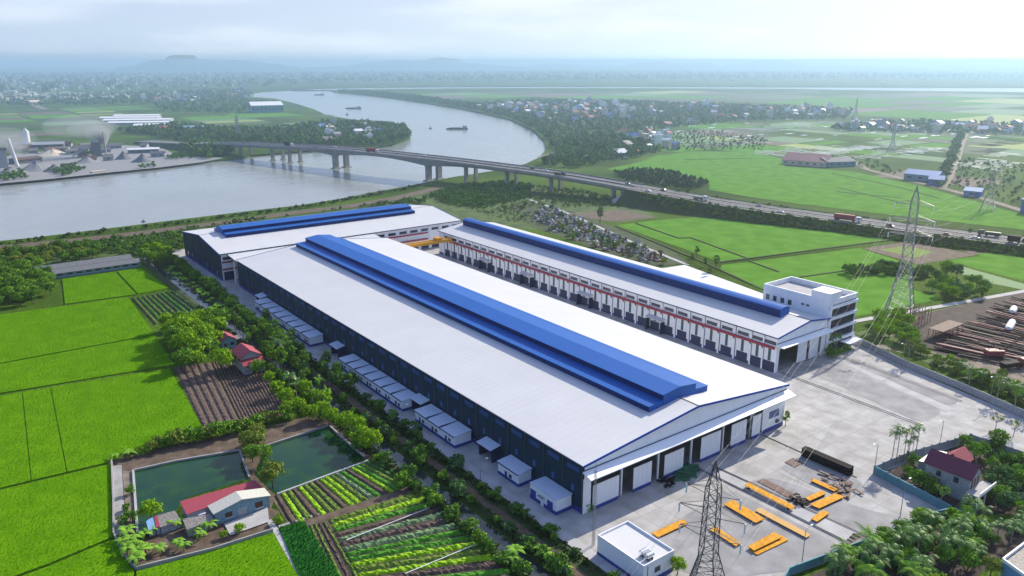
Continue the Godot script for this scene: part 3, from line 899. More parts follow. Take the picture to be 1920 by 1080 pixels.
func multi(nm: String, label: String, tf: Array, mesh: Mesh, m: Material, g: RandomNumberGenerator, tint := 0.25) -> MultiMeshInstance3D:
	var mm := MultiMesh.new()
	mm.transform_format = MultiMesh.TRANSFORM_3D
	mm.use_colors = true
	mm.mesh = mesh
	mm.instance_count = tf.size()
	for i in tf.size():
		mm.set_instance_transform(i, tf[i])
		var v := g.randf_range(1.0 - tint, 1.0)
		mm.set_instance_color(i, Color(v * g.randf_range(0.9, 1.0), v, v * g.randf_range(0.75, 1.0)))
	var o := MultiMeshInstance3D.new()
	o.multimesh = mm
	o.material_override = m
	o.name = numbered(nm)
	add_child(o)
	tag(o, label, "", "", "stuff")
	return o

func bed(parent: Node, a: Vector2, b: Vector2, c: Vector2, d: Vector2, h: float, m: Material, seed_: int, rough: float) -> void:
	# raised planted strip a-b (one end) to d-c (other end), its surface bumpy
	var g := RandomNumberGenerator.new()
	g.seed = seed_
	var nu := maxi(4, int((b - a).length() / 0.45))
	var nv := maxi(4, int((d - a).length() / 0.5))
	nv = mini(nv, 120)
	var k := MB.new()
	var rows := []
	for j in nv + 1:
		var r := []
		for i in nu + 1:
			var p := a.lerp(b, float(i) / nu).lerp(d.lerp(c, float(i) / nu), float(j) / nv)
			var e := 1.0 if (i > 0 and i < nu and j > 0 and j < nv) else 0.0
			var y := 0.02 + e * (h + g.randf_range(-rough, rough))
			r.append(Vector3(p.x + g.randf_range(-0.1, 0.1), y, p.y + g.randf_range(-0.1, 0.1)))
		rows.append(r)
	for j in nv:
		for i in nu:
			var v := g.randf_range(0.72, 1.1)
			k.col = Color(v, v, v * 0.95)
			var p0: Vector3 = rows[j][i]
			var p1: Vector3 = rows[j][i + 1]
			var p2: Vector3 = rows[j + 1][i + 1]
			var p3: Vector3 = rows[j + 1][i]
			if (p1 - p0).cross(p2 - p0).y > 0:
				k.quad(p0, p1, p2, p3)
			else:
				k.quad(p0, p3, p2, p1)
	part(parent, "planting_bed", k.mesh(), m)

func beds(nm: String, label: String, q: PackedVector2Array, mats: Array, gap: float, h: float, rough: float, seed_: int) -> Node3D:
	# q: four corners; beds side by side from edge q0-q3 to edge q1-q2
	var t := Node3D.new()
	t.name = numbered(nm)
	add_child(t)
	tag(t, label, "", "", "structure")
	sheet("bed_soil", q, 0.045, M.soil, t)
	var n := mats.size()
	var w := (q[1] - q[0]).length() / n
	var e := gap / w / 2
	for i in n:
		if mats[i] == null: continue
		var f0 := (i + e) / n
		var f1 := (i + 1 - e) / n
		var hh := h
		if mats[i] == "soil": hh = 0.12
		bed(t, q[0].lerp(q[1], f0), q[0].lerp(q[1], f1), q[3].lerp(q[2], f1), q[3].lerp(q[2], f0), hh, M[mats[i]], seed_ + i, rough if mats[i] != "soil" and mats[i] != "dirt" else 0.05)
	return t

func build_farmland() -> void:
	mat("crop_lime", Color(0.25, 0.45, 0.01), 0.8, 0.3)
	mat("crop_green", Color(0.07, 0.24, 0.018), 0.8, 0.3)
	mat("crop_dark", Color(0.045, 0.13, 0.025), 0.8, 0.3)
	mat("crop_olive", Color(0.13, 0.20, 0.03), 0.9, 0.3)
	mat("crop_pale", Color(0.17, 0.26, 0.12), 0.9, 0.3)
	mottle(mat("grass_lush", Color(0.03, 0.19, 0.025), 0.9, 0.2), noise_tex(41, 0.08, Color(0.45, 0.55, 0.4), grey(1), 4), 9.0)
	var pad := Node3D.new()
	pad.name = "paddy_fields"
	add_child(pad)
	tag(pad, "bright green paddy fields parted by narrow dark bunds", "", "", "structure")
	var polys := [
		PX([117, 524, 216, 511, 256, 553, 122, 571]),
		PX([220, 510, 266, 504, 316, 541, 259, 552]),
		PX([-160, 613, 122, 575, 240, 558, 290, 628, -160, 712]),
		PX([-160, 714, 291, 630, 326, 685, -20, 742, -160, 765]),
		PX([-160, 770, 41, 737.2, 58, 903, -160, 955]),
		PX([43, 736.8, 94, 728.6, 125, 887.2, 60, 902.4]),
		PX([96, 728.2, 318, 692, 378, 800, 330, 812, 212, 858, 205, 868, 127, 886.6]),
		PX([-160, 959, 207, 872, 212, 930, 213, 1008, 90, 1060, -160, 1150]),
		PX([-160, 1156, 92, 1064, 215, 1012, 232, 1048, 252, 1072, 240, 1120, -120, 1240]),
		PX([256, 1074, 400, 1035, 512, 1001, 560, 1085, 590, 1130, 260, 1160])]
	for q in polys:
		slab("paddy", q, -0.2, 0.35, M.paddy, pad)
	scatter("rice_plants", "dense bright green rice plants filling the paddies", polys, 0.62, tuft_mesh(), M.paddy_leaf, 77, 0.3, 0.45, 0.75, 0.2)
	# lettuce rows by the canal trees, ploughed plot, garden by the pond
	beds("leaf_vegetable_plot", "rows of leafy vegetables beside the paddy corner", PX([246, 560, 326, 546, 372, 578, 290, 610]), ["crop_olive", "crop_green", "crop_olive", "crop_green", "crop_olive", "crop_dark", "crop_green", "crop_dark", "crop_dark"], 0.9, 0.55, 0.22, 100)
	var soil := []
	for i in 24: soil.append("soil_bed" if i > 3 else "soil_bed")
	mottle(mat("soil_bed", Color(0.16, 0.105, 0.085), 0.95), noise_tex(42, 0.05, grey(0.65), grey(1), 4), 4.0)
	beds("ploughed_plot", "brown ploughed plot with parallel ridges below the red-roofed houses", PX([326, 690, 395, 679, 452, 795, 382, 806]), ["soil_bed", "soil_bed", "soil_bed", "soil_bed", "soil_bed"], 0.5, 0.3, 0.1, 140)
	beds("ploughed_plot", "finely ridged brown plot shaded by the trees round the houses", PX([396, 679, 478, 664, 545, 775, 453, 795]), soil.slice(0, 15), 0.35, 0.24, 0.06, 160)
	var mix := ["dirt", "crop_lime", "crop_olive", "dirt", "crop_lime", "crop_olive", "crop_olive", "dirt", "crop_lime", "crop_lime", "crop_olive", "crop_pale", "crop_green", "dirt", "crop_lime", "crop_green", "crop_olive", "crop_dark", "crop_dark"]
	beds("vegetable_garden", "garden of many short beds below the green fish ponds", PX([514, 930, 700, 862, 790, 905, 545, 985]), mix, 0.28, 0.35, 0.14, 200)
	sheet("garden_soil", PX([508, 932, 702, 858, 812, 902, 1020, 1120, 700, 1150, 545, 990]), 0.03, M.dirt)
	# long beds sloping down to the canal
	var q := PX([615, 975, 800, 915, 1010, 1120, 700, 1140])
	var longm := ["crop_olive", "crop_lime", "crop_green", "dirt", "crop_pale", "soil_bed", "crop_pale", "crop_green", "crop_green", "crop_lime", "crop_olive", "crop_lime", "soil_bed", "crop_green", "crop_pale", "crop_green", "crop_olive"]
	beds("vegetable_field", "field of long vegetable beds ending at the shaded canal", PackedVector2Array([q[0], q[3], q[2], q[1]]), longm, 0.4, 0.45, 0.2, 240)
	var kk := MB.new()
	for s in [[650, 1012, 815, 948], [760, 1075, 905, 1015]]:
		var a := P(s[0], s[1], 0.6)
		var b := P(s[2], s[3], 0.6)
		kk.bar(a, b, 0.2, 0.03)
	var fl := part(self, "plastic_film", kk.mesh(), mat("film", Color(0.6, 0.62, 0.66), 0.4))
	tag(fl, "pale plastic film strips laid between the long vegetable beds", "film")
	slab("grass_plot", PX([524, 992, 570, 978, 640, 1085, 580, 1120, 560, 1080]), -0.1, 0.3, M.grass_lush)
	scatter("lush_grass", "tall dark green grass beside the concrete path", [PX([524, 992, 570, 978, 640, 1085, 580, 1120, 560, 1080])], 0.6, tuft_mesh(), mat("lush_leaf", Color(0.03, 0.2, 0.03), 0.8, 0.2), 78, 0.25)
	beds("seed_bed", "dark seed bed between the grass plot and the long beds", PX([578, 985, 612, 978, 700, 1120, 640, 1140]), ["crop_olive", "crop_olive", "soil_bed", "crop_olive"], 0.5, 0.25, 0.1, 300)
	sheet("garden_path", ribbon(PX([505, 975, 520, 1000, 548, 1050, 580, 1110]), 1.3), 0.08, M.concrete_pale)
	sheet("garden_path", ribbon(PX([522, 988, 560, 975, 606, 962]), 0.9), 0.09, M.concrete_lane)
	# fish ponds
	var pw := mat("pond_water", Color(0.016, 0.062, 0.026), 0.07, 0.35)
	mottle(pw, noise_tex(43, 0.012, Color(0.45, 0.75, 0.9), Color(1.0, 1.0, 0.6), 4), 45.0)
	sheet("pond_water", PX([250, 884, 330, 866, 449, 846, 468, 897, 345, 935, 300, 1000, 257, 1000]), 0.06, pw)
	tag(get_node("pond_water"), "still dark green fish pond beside the red-roofed house", "", "", "structure")
	sheet("pond_water", PX([498, 840, 617, 800, 640, 825, 682, 858, 690, 866, 520, 928, 478, 890]), 0.06, pw)
	tag(get_node("pond_water_001"), "still dark green fish pond above the garden beds", "", "", "structure")
	for e in [[[250, 884, 330, 866, 449, 846], "low concrete edge of the pond under the row of bushes"], [[449, 846, 468, 897], "dark concrete edge between the two ponds"], [[250, 884, 254, 940, 258, 1000], "pale concrete edge of the pond along the walled path"], [[498, 838, 617, 799, 645, 825, 684, 858], "dark edge of the pond above the garden"], [[690, 866, 606, 897, 520, 929], "thin pale edge between pond and garden beds"]]:
		var w := thing("pond_edge", e[1], "pond edge")
		var pts := PX(e[0])
		for i in pts.size() - 1:
			var k := MB.new()
			k.prism(ribbon(PackedVector2Array([pts[i], pts[i + 1]]), 0.5), 0, 0.55)
			part(w, "edge_wall", k.mesh(), M.concrete_pale if e[1].begins_with("pale") or e[1].begins_with("thin") else M.concrete_lane)
	sheet("bank_soil", PX([205, 868, 240, 855, 330, 835, 500, 800, 620, 770, 660, 800, 720, 850, 745, 870, 690, 868, 684, 860, 617, 798, 498, 838, 470, 845, 449, 845, 330, 864, 250, 882, 254, 940, 258, 1000, 240, 1010, 214, 1005, 210, 930]), 0.03, M.dirt)
	sheet("bank_soil", PX([450, 846, 497, 838, 476, 890, 518, 930, 505, 960, 470, 900]), 0.035, M.dirt)
	# walled path at the pond's outer side, compound ground
	sheet("compound_ground", PX([212, 1000, 300, 985, 480, 940, 525, 960, 512, 995, 400, 1032, 258, 1068, 232, 1040]), 0.04, M.dirt)
	sheet("pond_path", PX([212, 874, 228, 872, 236, 1000, 214, 1004]), 0.06, M.concrete_lane)
	sheet("pond_path", PX([230, 882, 248, 884, 255, 990, 238, 1000]), 0.065, M.dirt_pale)
	var wl := thing("compound_wall", "low grey wall round the pond house compound", "wall")
	var wp := PX([210, 868, 213, 940, 214, 1004, 232, 1044, 256, 1070, 400, 1034, 512, 998])
	for i in wp.size() - 1:
		var k := MB.new()
		k.prism(ribbon(PackedVector2Array([wp[i], wp[i + 1]]), 0.35), 0, 1.0)
		part(wl, "wall_section", k.mesh(), M.concrete_lane)
	# canal with its banks and the dirt path
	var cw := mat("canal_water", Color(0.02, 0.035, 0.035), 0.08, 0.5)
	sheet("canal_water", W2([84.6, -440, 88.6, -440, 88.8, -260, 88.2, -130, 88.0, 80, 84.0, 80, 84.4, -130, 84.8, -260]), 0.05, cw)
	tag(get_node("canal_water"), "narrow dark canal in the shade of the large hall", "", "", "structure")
	var bk := MB.new()
	bk.extrude(PackedVector2Array([Vector2(88.7, 0), Vector2(90.2, 0.55), Vector2(94.6, 0.55), Vector2(97.3, 0)]), Transform3D(Basis(), Vector3(0, 0, 80)), 520)
	bk.extrude(PackedVector2Array([Vector2(81.6, 0), Vector2(82.8, 0.4), Vector2(83.6, 0.4), Vector2(84.5, 0)]), Transform3D(Basis(), Vector3(0, 0, 80)), 520)
	setting("canal_bank", bk.mesh(), M.grass_rough)
	sheet("dirt_path", W2([91.2, -330, 93.6, -330, 93.4, -150, 92.8, 80, 90.8, 80, 91.2, -150]), 0.6, M.dirt)
	# fields beyond the factory
	var fp := Node3D.new()
	fp.name = "far_paddies"
	add_child(fp)
	tag(fp, "green fields either side of the highway beyond the factory", "", "", "structure")
	var fl2 := [
		["paddy_far", [1157, 422, 1232, 413, 1298, 408, 1390, 411, 1460, 419, 1580, 430, 1692, 444, 1680, 450, 1347, 490]],
		["paddy_far", [1354, 497, 1612, 465, 1640, 475, 1715, 497, 1700, 540, 1768, 560, 1604, 594, 1590, 560, 1432, 548, 1350, 505]],
		["dirt", [1618, 466, 1702, 453, 1832, 478, 1722, 496]],
		["crop_olive", [1650, 468, 1700, 461, 1750, 473, 1715, 484]],
		["paddy_far", [1735, 449, 1840, 480, 1780, 487, 1790, 494, 1925, 528, 1925, 470]],
		["crop_pale", [1762, 500, 1790, 496, 1925, 534, 1925, 545, 1850, 530]],
		["dirt", [1770, 448, 1835, 455, 1885, 468, 1820, 478]],
		["dirt", [1060, 402, 1160, 392, 1230, 408, 1140, 416]],
		["grass_bright", [1050, 388, 1150, 380, 1200, 392, 1100, 398]],
		["grass_bright", [840, 392, 900, 385, 960, 395, 985, 405, 960, 420, 880, 412]],
		["paddy_far", [1135, 318, 1200, 304, 1230, 292, 1300, 284, 1410, 285, 1478, 300, 1470, 312, 1600, 322, 1720, 348, 1925, 405, 1925, 432, 1700, 407, 1500, 383, 1390, 367, 1330, 356, 1330, 345, 1280, 330]]]
	for i in fl2.size():
		sheet("field_plot", PX(fl2[i][1]), 0.05 + 0.012 * i, M[fl2[i][0]], fp)
	# dark bunds across the big fields
	var bb := MB.new()
	for s in [[[1192, 419, 1273, 447, 1295, 446, 1405, 486]], [[1345, 493, 1480, 475, 1690, 448]], [[1405, 490, 1460, 510]], [[1155, 425, 1230, 455, 1330, 497, 1440, 548]], [[1500, 520, 1585, 508]], [[1560, 325, 1680, 350, 1760, 372]], [[1570, 360, 1690, 372]], [[1280, 300, 1410, 297]], [[1570, 352, 1700, 383]]]:
		var pts := PX(s[0])
		for i in pts.size() - 1:
			bb.prism(ribbon(PackedVector2Array([pts[i], pts[i + 1]]), 1.1), 0, 0.4)
	var bo := setting("bunds", bb.mesh(), M.grass_rough)
	# river-bank road and scrub ground
	sheet("bank_road", ribbon(PX([-80, 474, 0, 464, 120, 453, 250, 439, 330, 428, 420, 417, 560, 398, 660, 386, 740, 372, 800, 358, 830, 350]), 12.0), 0.09, M.dirt)
	tag(get_node("bank_road"), "reddish dirt road along the near river bank", "", "", "structure")
	sheet("rough_grass", PX([-80, 480, 0, 470, 250, 445, 420, 423, 660, 391, 800, 364, 840, 350, 900, 345, 1010, 350, 1000, 372, 880, 400, 880, 425, 345, 445, 340, 482, 270, 490, 100, 500, -80, 520]), 0.03, M.grass_bright)
	sheet("rough_grass", PX([872, 384, 1000, 350, 1100, 362, 1200, 388, 1232, 408, 1160, 418, 1060, 396, 992, 372, 940, 392, 1010, 432, 960, 425, 880, 415]), 0.035, M.grass_bright)
	sheet("cemetery_ground", PX([940, 392, 1000, 374, 1060, 392, 1150, 425, 1260, 470, 1290, 492, 1235, 500, 1150, 478, 1010, 430]), 0.05, M.grass_rough)
	sheet("cemetery_path", ribbon(PX([992, 374, 1060, 398, 1110, 420, 1180, 452, 1260, 485, 1290, 497]), 2.4), 0.09, M.concrete_pale)
	tag(get_node("cemetery_path"), "narrow concrete path along the cemetery", "", "", "structure")
	# steel yard ground on the right, lane along the wall
	sheet("yard_ground", PX([1640, 650, 1720, 590, 1925, 545, 1925, 745, 1840, 705, 1770, 680]), 0.05, M.dirt_pale)
	sheet("yard_mud", PX([1690, 640, 1725, 590, 1990, 530, 1990, 600, 1880, 625, 1830, 680, 1780, 670]), 0.08, M.soil)
	tag(get_node("yard_ground"), "bare earth of the steel yard", "", "", "structure")
	sheet("field_road", ribbon(PX([1600, 603, 1760, 575, 1925, 545]), 3.0), 0.1, M.concrete_pale)
	sheet("verge", PX([1600, 625, 1640, 640, 1760, 690, 1925, 765, 1925, 745, 1770, 680, 1690, 640, 1640, 615]), 0.06, M.grass_bright)
	# village lane and far roads
	for r in [[[1600, 303, 1625, 318, 1690, 335, 1765, 353, 1850, 375, 1925, 398], 7.0], [[1762, 353, 1778, 330, 1792, 300, 1800, 275, 1810, 250], 9.0], [[1010, 296, 1045, 285, 1040, 275], 7.0], [[50, 190, 70, 200, 85, 205], 14.0]]:
		sheet("country_road", ribbon(PX(r[0]), r[1]), 0.3, M.dirt_pale)

# ---------------------------------------------------------------- highway and bridge
var road_c: Array[Vector3] = []
var abut := 300.0

func road_at(d: float, lat: float) -> Transform3D:
	# point at distance d (metres from the east end), lateral offset to the factory side positive
	var acc := 0.0
	for i in road_c.size() - 1:
		var a := road_c[i]
		var b := road_c[i + 1]
		var L := (b - a).length()
		if d <= acc + L or i == road_c.size() - 2:
			var u := (b - a).normalized()
			var s := u.cross(UP).normalized()
			var p := a + u * (d - acc) - s * lat
			return Transform3D(Basis(u, s.cross(u), -s * -1.0), p)
		acc += L
	return Transform3D()

func build_bridge() -> void:
	var src := [[2080, 474, 4.2], [1913, 453, 4.2], [1747, 433, 4.4], [1620, 415.5, 4.8], [1547, 406, 5.2], [1413, 388, 6.4], [1280, 367, 8.2], [1173, 347.5, 10.5], [1057, 328, 13.5], [973, 316, 15.2], [840, 299.5, 17.0], [707, 285, 17.5], [633, 278, 16.8], [533, 273, 14.2], [433, 269, 10.5], [333, 267, 5.5], [270, 264, 2.5]]
	var ctl: Array[Vector3] = []
	for q in src: ctl.append(P(q[0], q[1], q[2]))
	var cv := Curve3D.new()
	cv.bake_interval = 14.0
	for i in ctl.size():
		var tn := (ctl[mini(i + 1, ctl.size() - 1)] - ctl[maxi(i - 1, 0)]) / 6.0
		cv.add_point(ctl[i], -tn, tn)
	var n := int(cv.get_baked_length() / 14.0)
	for i in n + 1: road_c.append(cv.sample_baked(cv.get_baked_length() * i / n))
	# where the bridge begins and ends along the chain
	var ab0 := P(1200, 352, 10.0)
	var i0 := 0
	var i1 := road_c.size() - 1
	for i in road_c.size():
		if road_c[i].distance_to(ab0) < road_c[i0].distance_to(ab0): i0 = i
	var ab1 := P(400, 268, 9.0)
	for i in road_c.size():
		if road_c[i].distance_to(ab1) < road_c[i1].distance_to(ab1): i1 = i
	var HW := 11.6
	var side := func(i: int) -> Vector3:
		var d: Vector3 = road_c[mini(i + 1, road_c.size() - 1)] - road_c[maxi(i - 1, 0)]
		d.y = 0
		return d.normalized().cross(UP).normalized() * -1.0   # towards the factory
	var strip := func(k: MB, i: int, a: float, ya: float, b: float, yb: float) -> void:
		# quad between lateral a and b of segment i
		var s0: Vector3 = side.call(i)
		var s1: Vector3 = side.call(i + 1)
		var p0 := road_c[i]
		var p1 := road_c[i + 1]
		k.quad(p0 + s0 * a + UP * ya, p0 + s0 * b + UP * yb, p1 + s1 * b + UP * yb, p1 + s1 * a + UP * ya)
	# road surface (setting)
	var k := MB.new()
	for i in road_c.size() - 1: strip.call(k, i, -HW, 0.0, HW, 0.0)
	var rs := setting("highway_road", k.mesh(), M.asphalt)
	tag(rs, "grey dual carriageway running from the embankment over the bridge", "", "", "structure")
	k = MB.new()
	for i in road_c.size() - 1:
		for e in [-HW + 0.6, HW - 0.6, -0.9, 0.9]: strip.call(k, i, e - 0.09, 0.03, e + 0.09, 0.03)
		if i % 2 == 0:
			for e in [-5.9, 5.9]: strip.call(k, i, e - 0.08, 0.03, e + 0.08, 0.03)
	part(rs, "lane_marking", k.mesh(), M.white_paint)
	# embankment
	k = MB.new()
	for i in range(0, i0):
		var y0 := road_c[i].y
		strip.call(k, i, HW, -0.02, HW + 0.9, -0.1)
		strip.call(k, i, -HW - 0.9, -0.1, -HW, -0.02)
		var s0: Vector3 = side.call(i)
		var s1: Vector3 = side.call(i + 1)
		for e: float in [1.0, -1.0]:
			var a := road_c[i] + s0 * e * (HW + 0.9) - UP * 0.1
			var b := road_c[i + 1] + s1 * e * (HW + 0.9) - UP * 0.1
			var c := V3(Vector2(b.x, b.z) + Vector2(s1.x, s1.z) * e * b.y * 1.5, -0.1)
			var d := V3(Vector2(a.x, a.z) + Vector2(s0.x, s0.z) * e * a.y * 1.5, -0.1)
			if e > 0: k.quad(a, d, c, b)
			else: k.quad(a, b, c, d)
	for i in range(i1, road_c.size() - 1):
		var s0: Vector3 = side.call(i)
		var s1: Vector3 = side.call(i + 1)
		for e: float in [1.0, -1.0]:
			var a := road_c[i] + s0 * e * HW - UP * 0.1
			var b := road_c[i + 1] + s1 * e * HW - UP * 0.1
			var c := V3(Vector2(b.x, b.z) + Vector2(s1.x, s1.z) * e * b.y * 1.5, -0.1)
			var d := V3(Vector2(a.x, a.z) + Vector2(s0.x, s0.z) * e * a.y * 1.5, -0.1)
			if e > 0: k.quad(a, d, c, b)
			else: k.quad(a, b, c, d)
	tag(setting("embankment", k.mesh(), M.grass_rough), "grassy slopes carrying the highway", "", "", "structure")
	# guard rails and median on the embankment
	for e in [[-HW + 0.2, "on the far verge of the highway"], [0.0, "between the two carriageways"], [HW - 0.2, "on the factory side of the highway"]]:
		var g := thing("guard_rail", "long low steel guard rail " + e[1], "guard rail")
		var kr := MB.new()
		var kp := MB.new()
		for i in range(0, i0):
			var s0: Vector3 = side.call(i)
			var s1: Vector3 = side.call(i + 1)
			kr.bar(road_c[i] + s0 * e[0] + UP * 0.7, road_c[i + 1] + s1 * e[0] + UP * 0.7, 0.12, 0.35)
			for j in 3:
				var b: Vector3 = road_c[i].lerp(road_c[i + 1], j / 3.0) + s0 * e[0]
				kp.box(b + Vector3(-0.08, 0, -0.08), b + Vector3(0.08, 0.6, 0.08))
		part(g, "rail", kr.mesh(), M.galv_dark)
		part(g, "posts", kp.mesh(), M.galv_dark)
	# bridge
	var t := thing("river_bridge", "long concrete girder bridge on paired piers across the river", "bridge")
	mottle(mat("bridge_concrete", Color(0.34, 0.335, 0.32), 0.9), noise_tex(51, 0.01, grey(0.8), grey(1), 4), 30.0)
	k = MB.new()
	var kg := MB.new()
	for i in range(i0, i1):
		# deck slab
		strip.call(k, i, HW, -0.05, HW + 0.35, -0.05)
		strip.call(k, i, -HW - 0.35, -0.05, -HW, -0.05)
		strip.call(k, i, HW + 0.35, -0.05, HW + 0.35, -0.75)
		strip.call(k, i, -HW - 0.35, -0.75, -HW - 0.35, -0.05)
		strip.call(k, i, HW + 0.35, -0.75, -HW - 0.35, -0.75)
	part(t, "deck", k.mesh(), M.bridge_concrete)
	# pier stations: pixels of their feet, nearest chain points
	var piers := []
	for q in [[1140, 372, 0.0], [1062, 358, 0.0], [985, 346, 0.0], [906, 338, 0.0], [803, 340, -2.0], [645, 316, -2.0], [565, 303, -2.0], [535, 298, -2.0], [500, 290, -2.0], [470, 285, -2.0]]:
		var w := P(q[0], q[1], q[2])
		var best := i0
		for i in range(i0, i1):
			if Vector2(road_c[i].x - w.x, road_c[i].z - w.z).length() < Vector2(road_c[best].x - w.x, road_c[best].z - w.z).length(): best = i
		piers.append(best)
	# girders: deep at the river piers, shallow between
	for lat in [-5.8, 5.8]:
		kg = MB.new()
		var dep := func(i: int) -> float:
			var d := 1e9
			for p in piers.slice(4, 6): d = minf(d, road_c[i].distance_to(road_c[p]))
			return 2.0 + 3.6 * pow(clampf(1.0 - d / 62.0, 0.0, 1.0), 1.8)
		for i in range(i0, i1):
			var s0: Vector3 = side.call(i)
			var s1: Vector3 = side.call(i + 1)
			var d0: float = dep.call(i)
			var d1: float = dep.call(i + 1)
			var q := []
			for e in [[i, s0, d0], [i + 1, s1, d1]]:
				for x in [-3.2, 3.2]:
					q.append(road_c[e[0]] + e[1] * (lat + x) - UP * 0.75)
					q.append(road_c[e[0]] + e[1] * (lat + x * 0.8) - UP * (0.75 + e[2]))
			kg.quad(q[0], q[1], q[5], q[4]); kg.quad(q[2], q[6], q[7], q[3]); kg.quad(q[1], q[3], q[7], q[5])
		part(t, "girder", kg.mesh(), M.bridge_concrete)
	for pi in piers.size():
		var i: int = piers[pi]
		var c := road_c[i]
		var s: Vector3 = side.call(i)
		var u := s.cross(UP)
		for lat in [-6.6, 6.6]:
			var tf := Transform3D(Basis(s, UP, u), c + s * lat)
			var big: float = 1.0 if pi in [4, 5] else 0.6
			var top := -2.7 - (3.4 if pi in [4, 5] else 0.0)
			var pk := MB.new()
			pk.box(Vector3(-2.4 * big - 0.3, -c.y - 5.0, -1.5 * big), Vector3(2.4 * big + 0.3, top - 0.8, 1.5 * big), tf)
			var pr := part(t, "pier", pk.mesh(), M.bridge_concrete)
			pk = MB.new()
			pk.box(Vector3(-3.0, top - 0.8, -1.7 * big), Vector3(3.0, top, 1.7 * big), tf)
			part(pr, "pier_cap", pk.mesh(), M.bridge_concrete)
			pk = MB.new()
			pk.box(Vector3(-3.4 * big - 0.6, -c.y - 6.0, -3.0 * big), Vector3(3.4 * big + 0.6, -c.y - 0.6 if pi < 4 else -c.y - 1.3, 3.0 * big), tf)
			part(pr, "pier_foot", pk.mesh(), M.bridge_concrete)
	for lat in [-HW - 0.15, HW + 0.15, 0.0]:
		k = MB.new()
		for i in range(i0, i1):
			var s0: Vector3 = side.call(i)
			var s1: Vector3 = side.call(i + 1)
			k.bar(road_c[i] + s0 * lat + UP * 0.45, road_c[i + 1] + s1 * lat + UP * 0.45, 0.25, 0.95)
		part(t, "parapet", k.mesh(), M.bridge_concrete)
	# abutment
	k = MB.new()
	var sa: Vector3 = side.call(i0)
	var tfa := Transform3D(Basis(sa, UP, sa.cross(UP)), road_c[i0])
	k.box(Vector3(-HW - 0.4, -road_c[i0].y, -1.2), Vector3(HW + 0.4, -0.8, 1.2), tfa)
	part(t, "abutment", k.mesh(), M.bridge_concrete)
	abut = 14.0 * i0
	var kw := MB.new()
	var ahead := (road_c[i0 + 1] - road_c[i0])
	ahead.y = 0
	ahead = ahead.normalized()
	var h := road_c[i0].y - 1.6
	var at := Vector3(road_c[i0].x, 0, road_c[i0].z)
	var tn := at + sa * (HW + 0.9) + UP * h
	var tfar := at - sa * (HW + 0.9) + UP * h
	var low := ahead * h * 1.5 + Vector3(0, -h, 0)
	kw.quad(tfar, tn, tn + low, tfar + low)
	kw.tri(tn, tn + Vector3(0, -h, 0) + sa * h * 1.5, tn + low * 0.7 + Vector3(0, -h * 0.3, 0) + sa * h * 1.06)
	kw.tri(tn, tn + low * 0.7 + Vector3(0, -h * 0.3, 0) + sa * h * 1.06, tn + low)
	part(t, "slope_paving", kw.mesh(), M.bridge_concrete)
	build_traffic()

# ---------------------------------------------------------------- vehicles
func car_model(paint: Material, van := false) -> Node3D:
	var t := Node3D.new()
	var L := 4.5
	var W := 1.8
	var hh := 1.15 if van else 0.82
	var k := MB.new()
	var prof := PackedVector2Array([Vector2(-2.2, 0.3), Vector2(2.2, 0.3), Vector2(2.25, 0.62), Vector2(2.1, 0.82), Vector2(1.0, hh + 0.1), Vector2(-2.15, hh + 0.1), Vector2(-2.25, 0.6)])
	k.extrude(prof, Transform3D(Basis(), Vector3(0, 0, W / 2)), W)
	part(t, "body", k.mesh(), paint)
	k = MB.new()
	var top := 1.95 if van else 1.46
	var cab := [[-2.0 if van else -1.75, hh + 0.1, 1.15, hh + 0.1], [-1.8 if van else -1.1, top - 0.06, 0.45, top - 0.06]]
	var lo := W / 2 - 0.08
	var hi := W / 2 - 0.26
	var a := [Vector3(cab[0][0], cab[0][1], lo), Vector3(cab[0][2], cab[0][3], lo), Vector3(cab[1][2], cab[1][3], hi), Vector3(cab[1][0], cab[1][1], hi)]
	var b := []
	for q in a: b.append(Vector3(q.x, q.y, -q.z))
	k.quad(a[0], a[1], a[2], a[3]); k.quad(b[1], b[0], b[3], b[2]); k.quad(a[1], b[1], b[2], a[2]); k.quad(b[0], a[0], a[3], b[3])
	part(t, "windows", k.mesh(), M.glass_dark)
	k = MB.new()
	k.box(Vector3(cab[1][0] - 0.03, top - 0.06, -hi - 0.02), Vector3(cab[1][2] + 0.03, top, hi + 0.02))
	part(t, "car_roof", k.mesh(), paint)
	wheels(t, [[-1.4, 0.86], [1.4, 0.86]], 0.33)
	return t

func wheels(t: Node3D, at: Array, r: float) -> void:
	for q in at:
		for s in [-1.0, 1.0]:
			var k := MB.new()
			k.tube(Vector3(0, 0, -0.11), Vector3(0, 0, 0.11), r, r, 12)
			var o := part(t, "wheel", k.mesh(), M.dark_steel, Transform3D(Basis(), Vector3(q[0], r, s * (q[1] - 0.08))))
			k = MB.new()
			k.tube(Vector3(0, 0, -0.13), Vector3(0, 0, 0.13), r * 0.55, r * 0.5, 10)
			part(o, "rim", k.mesh(), M.galv)

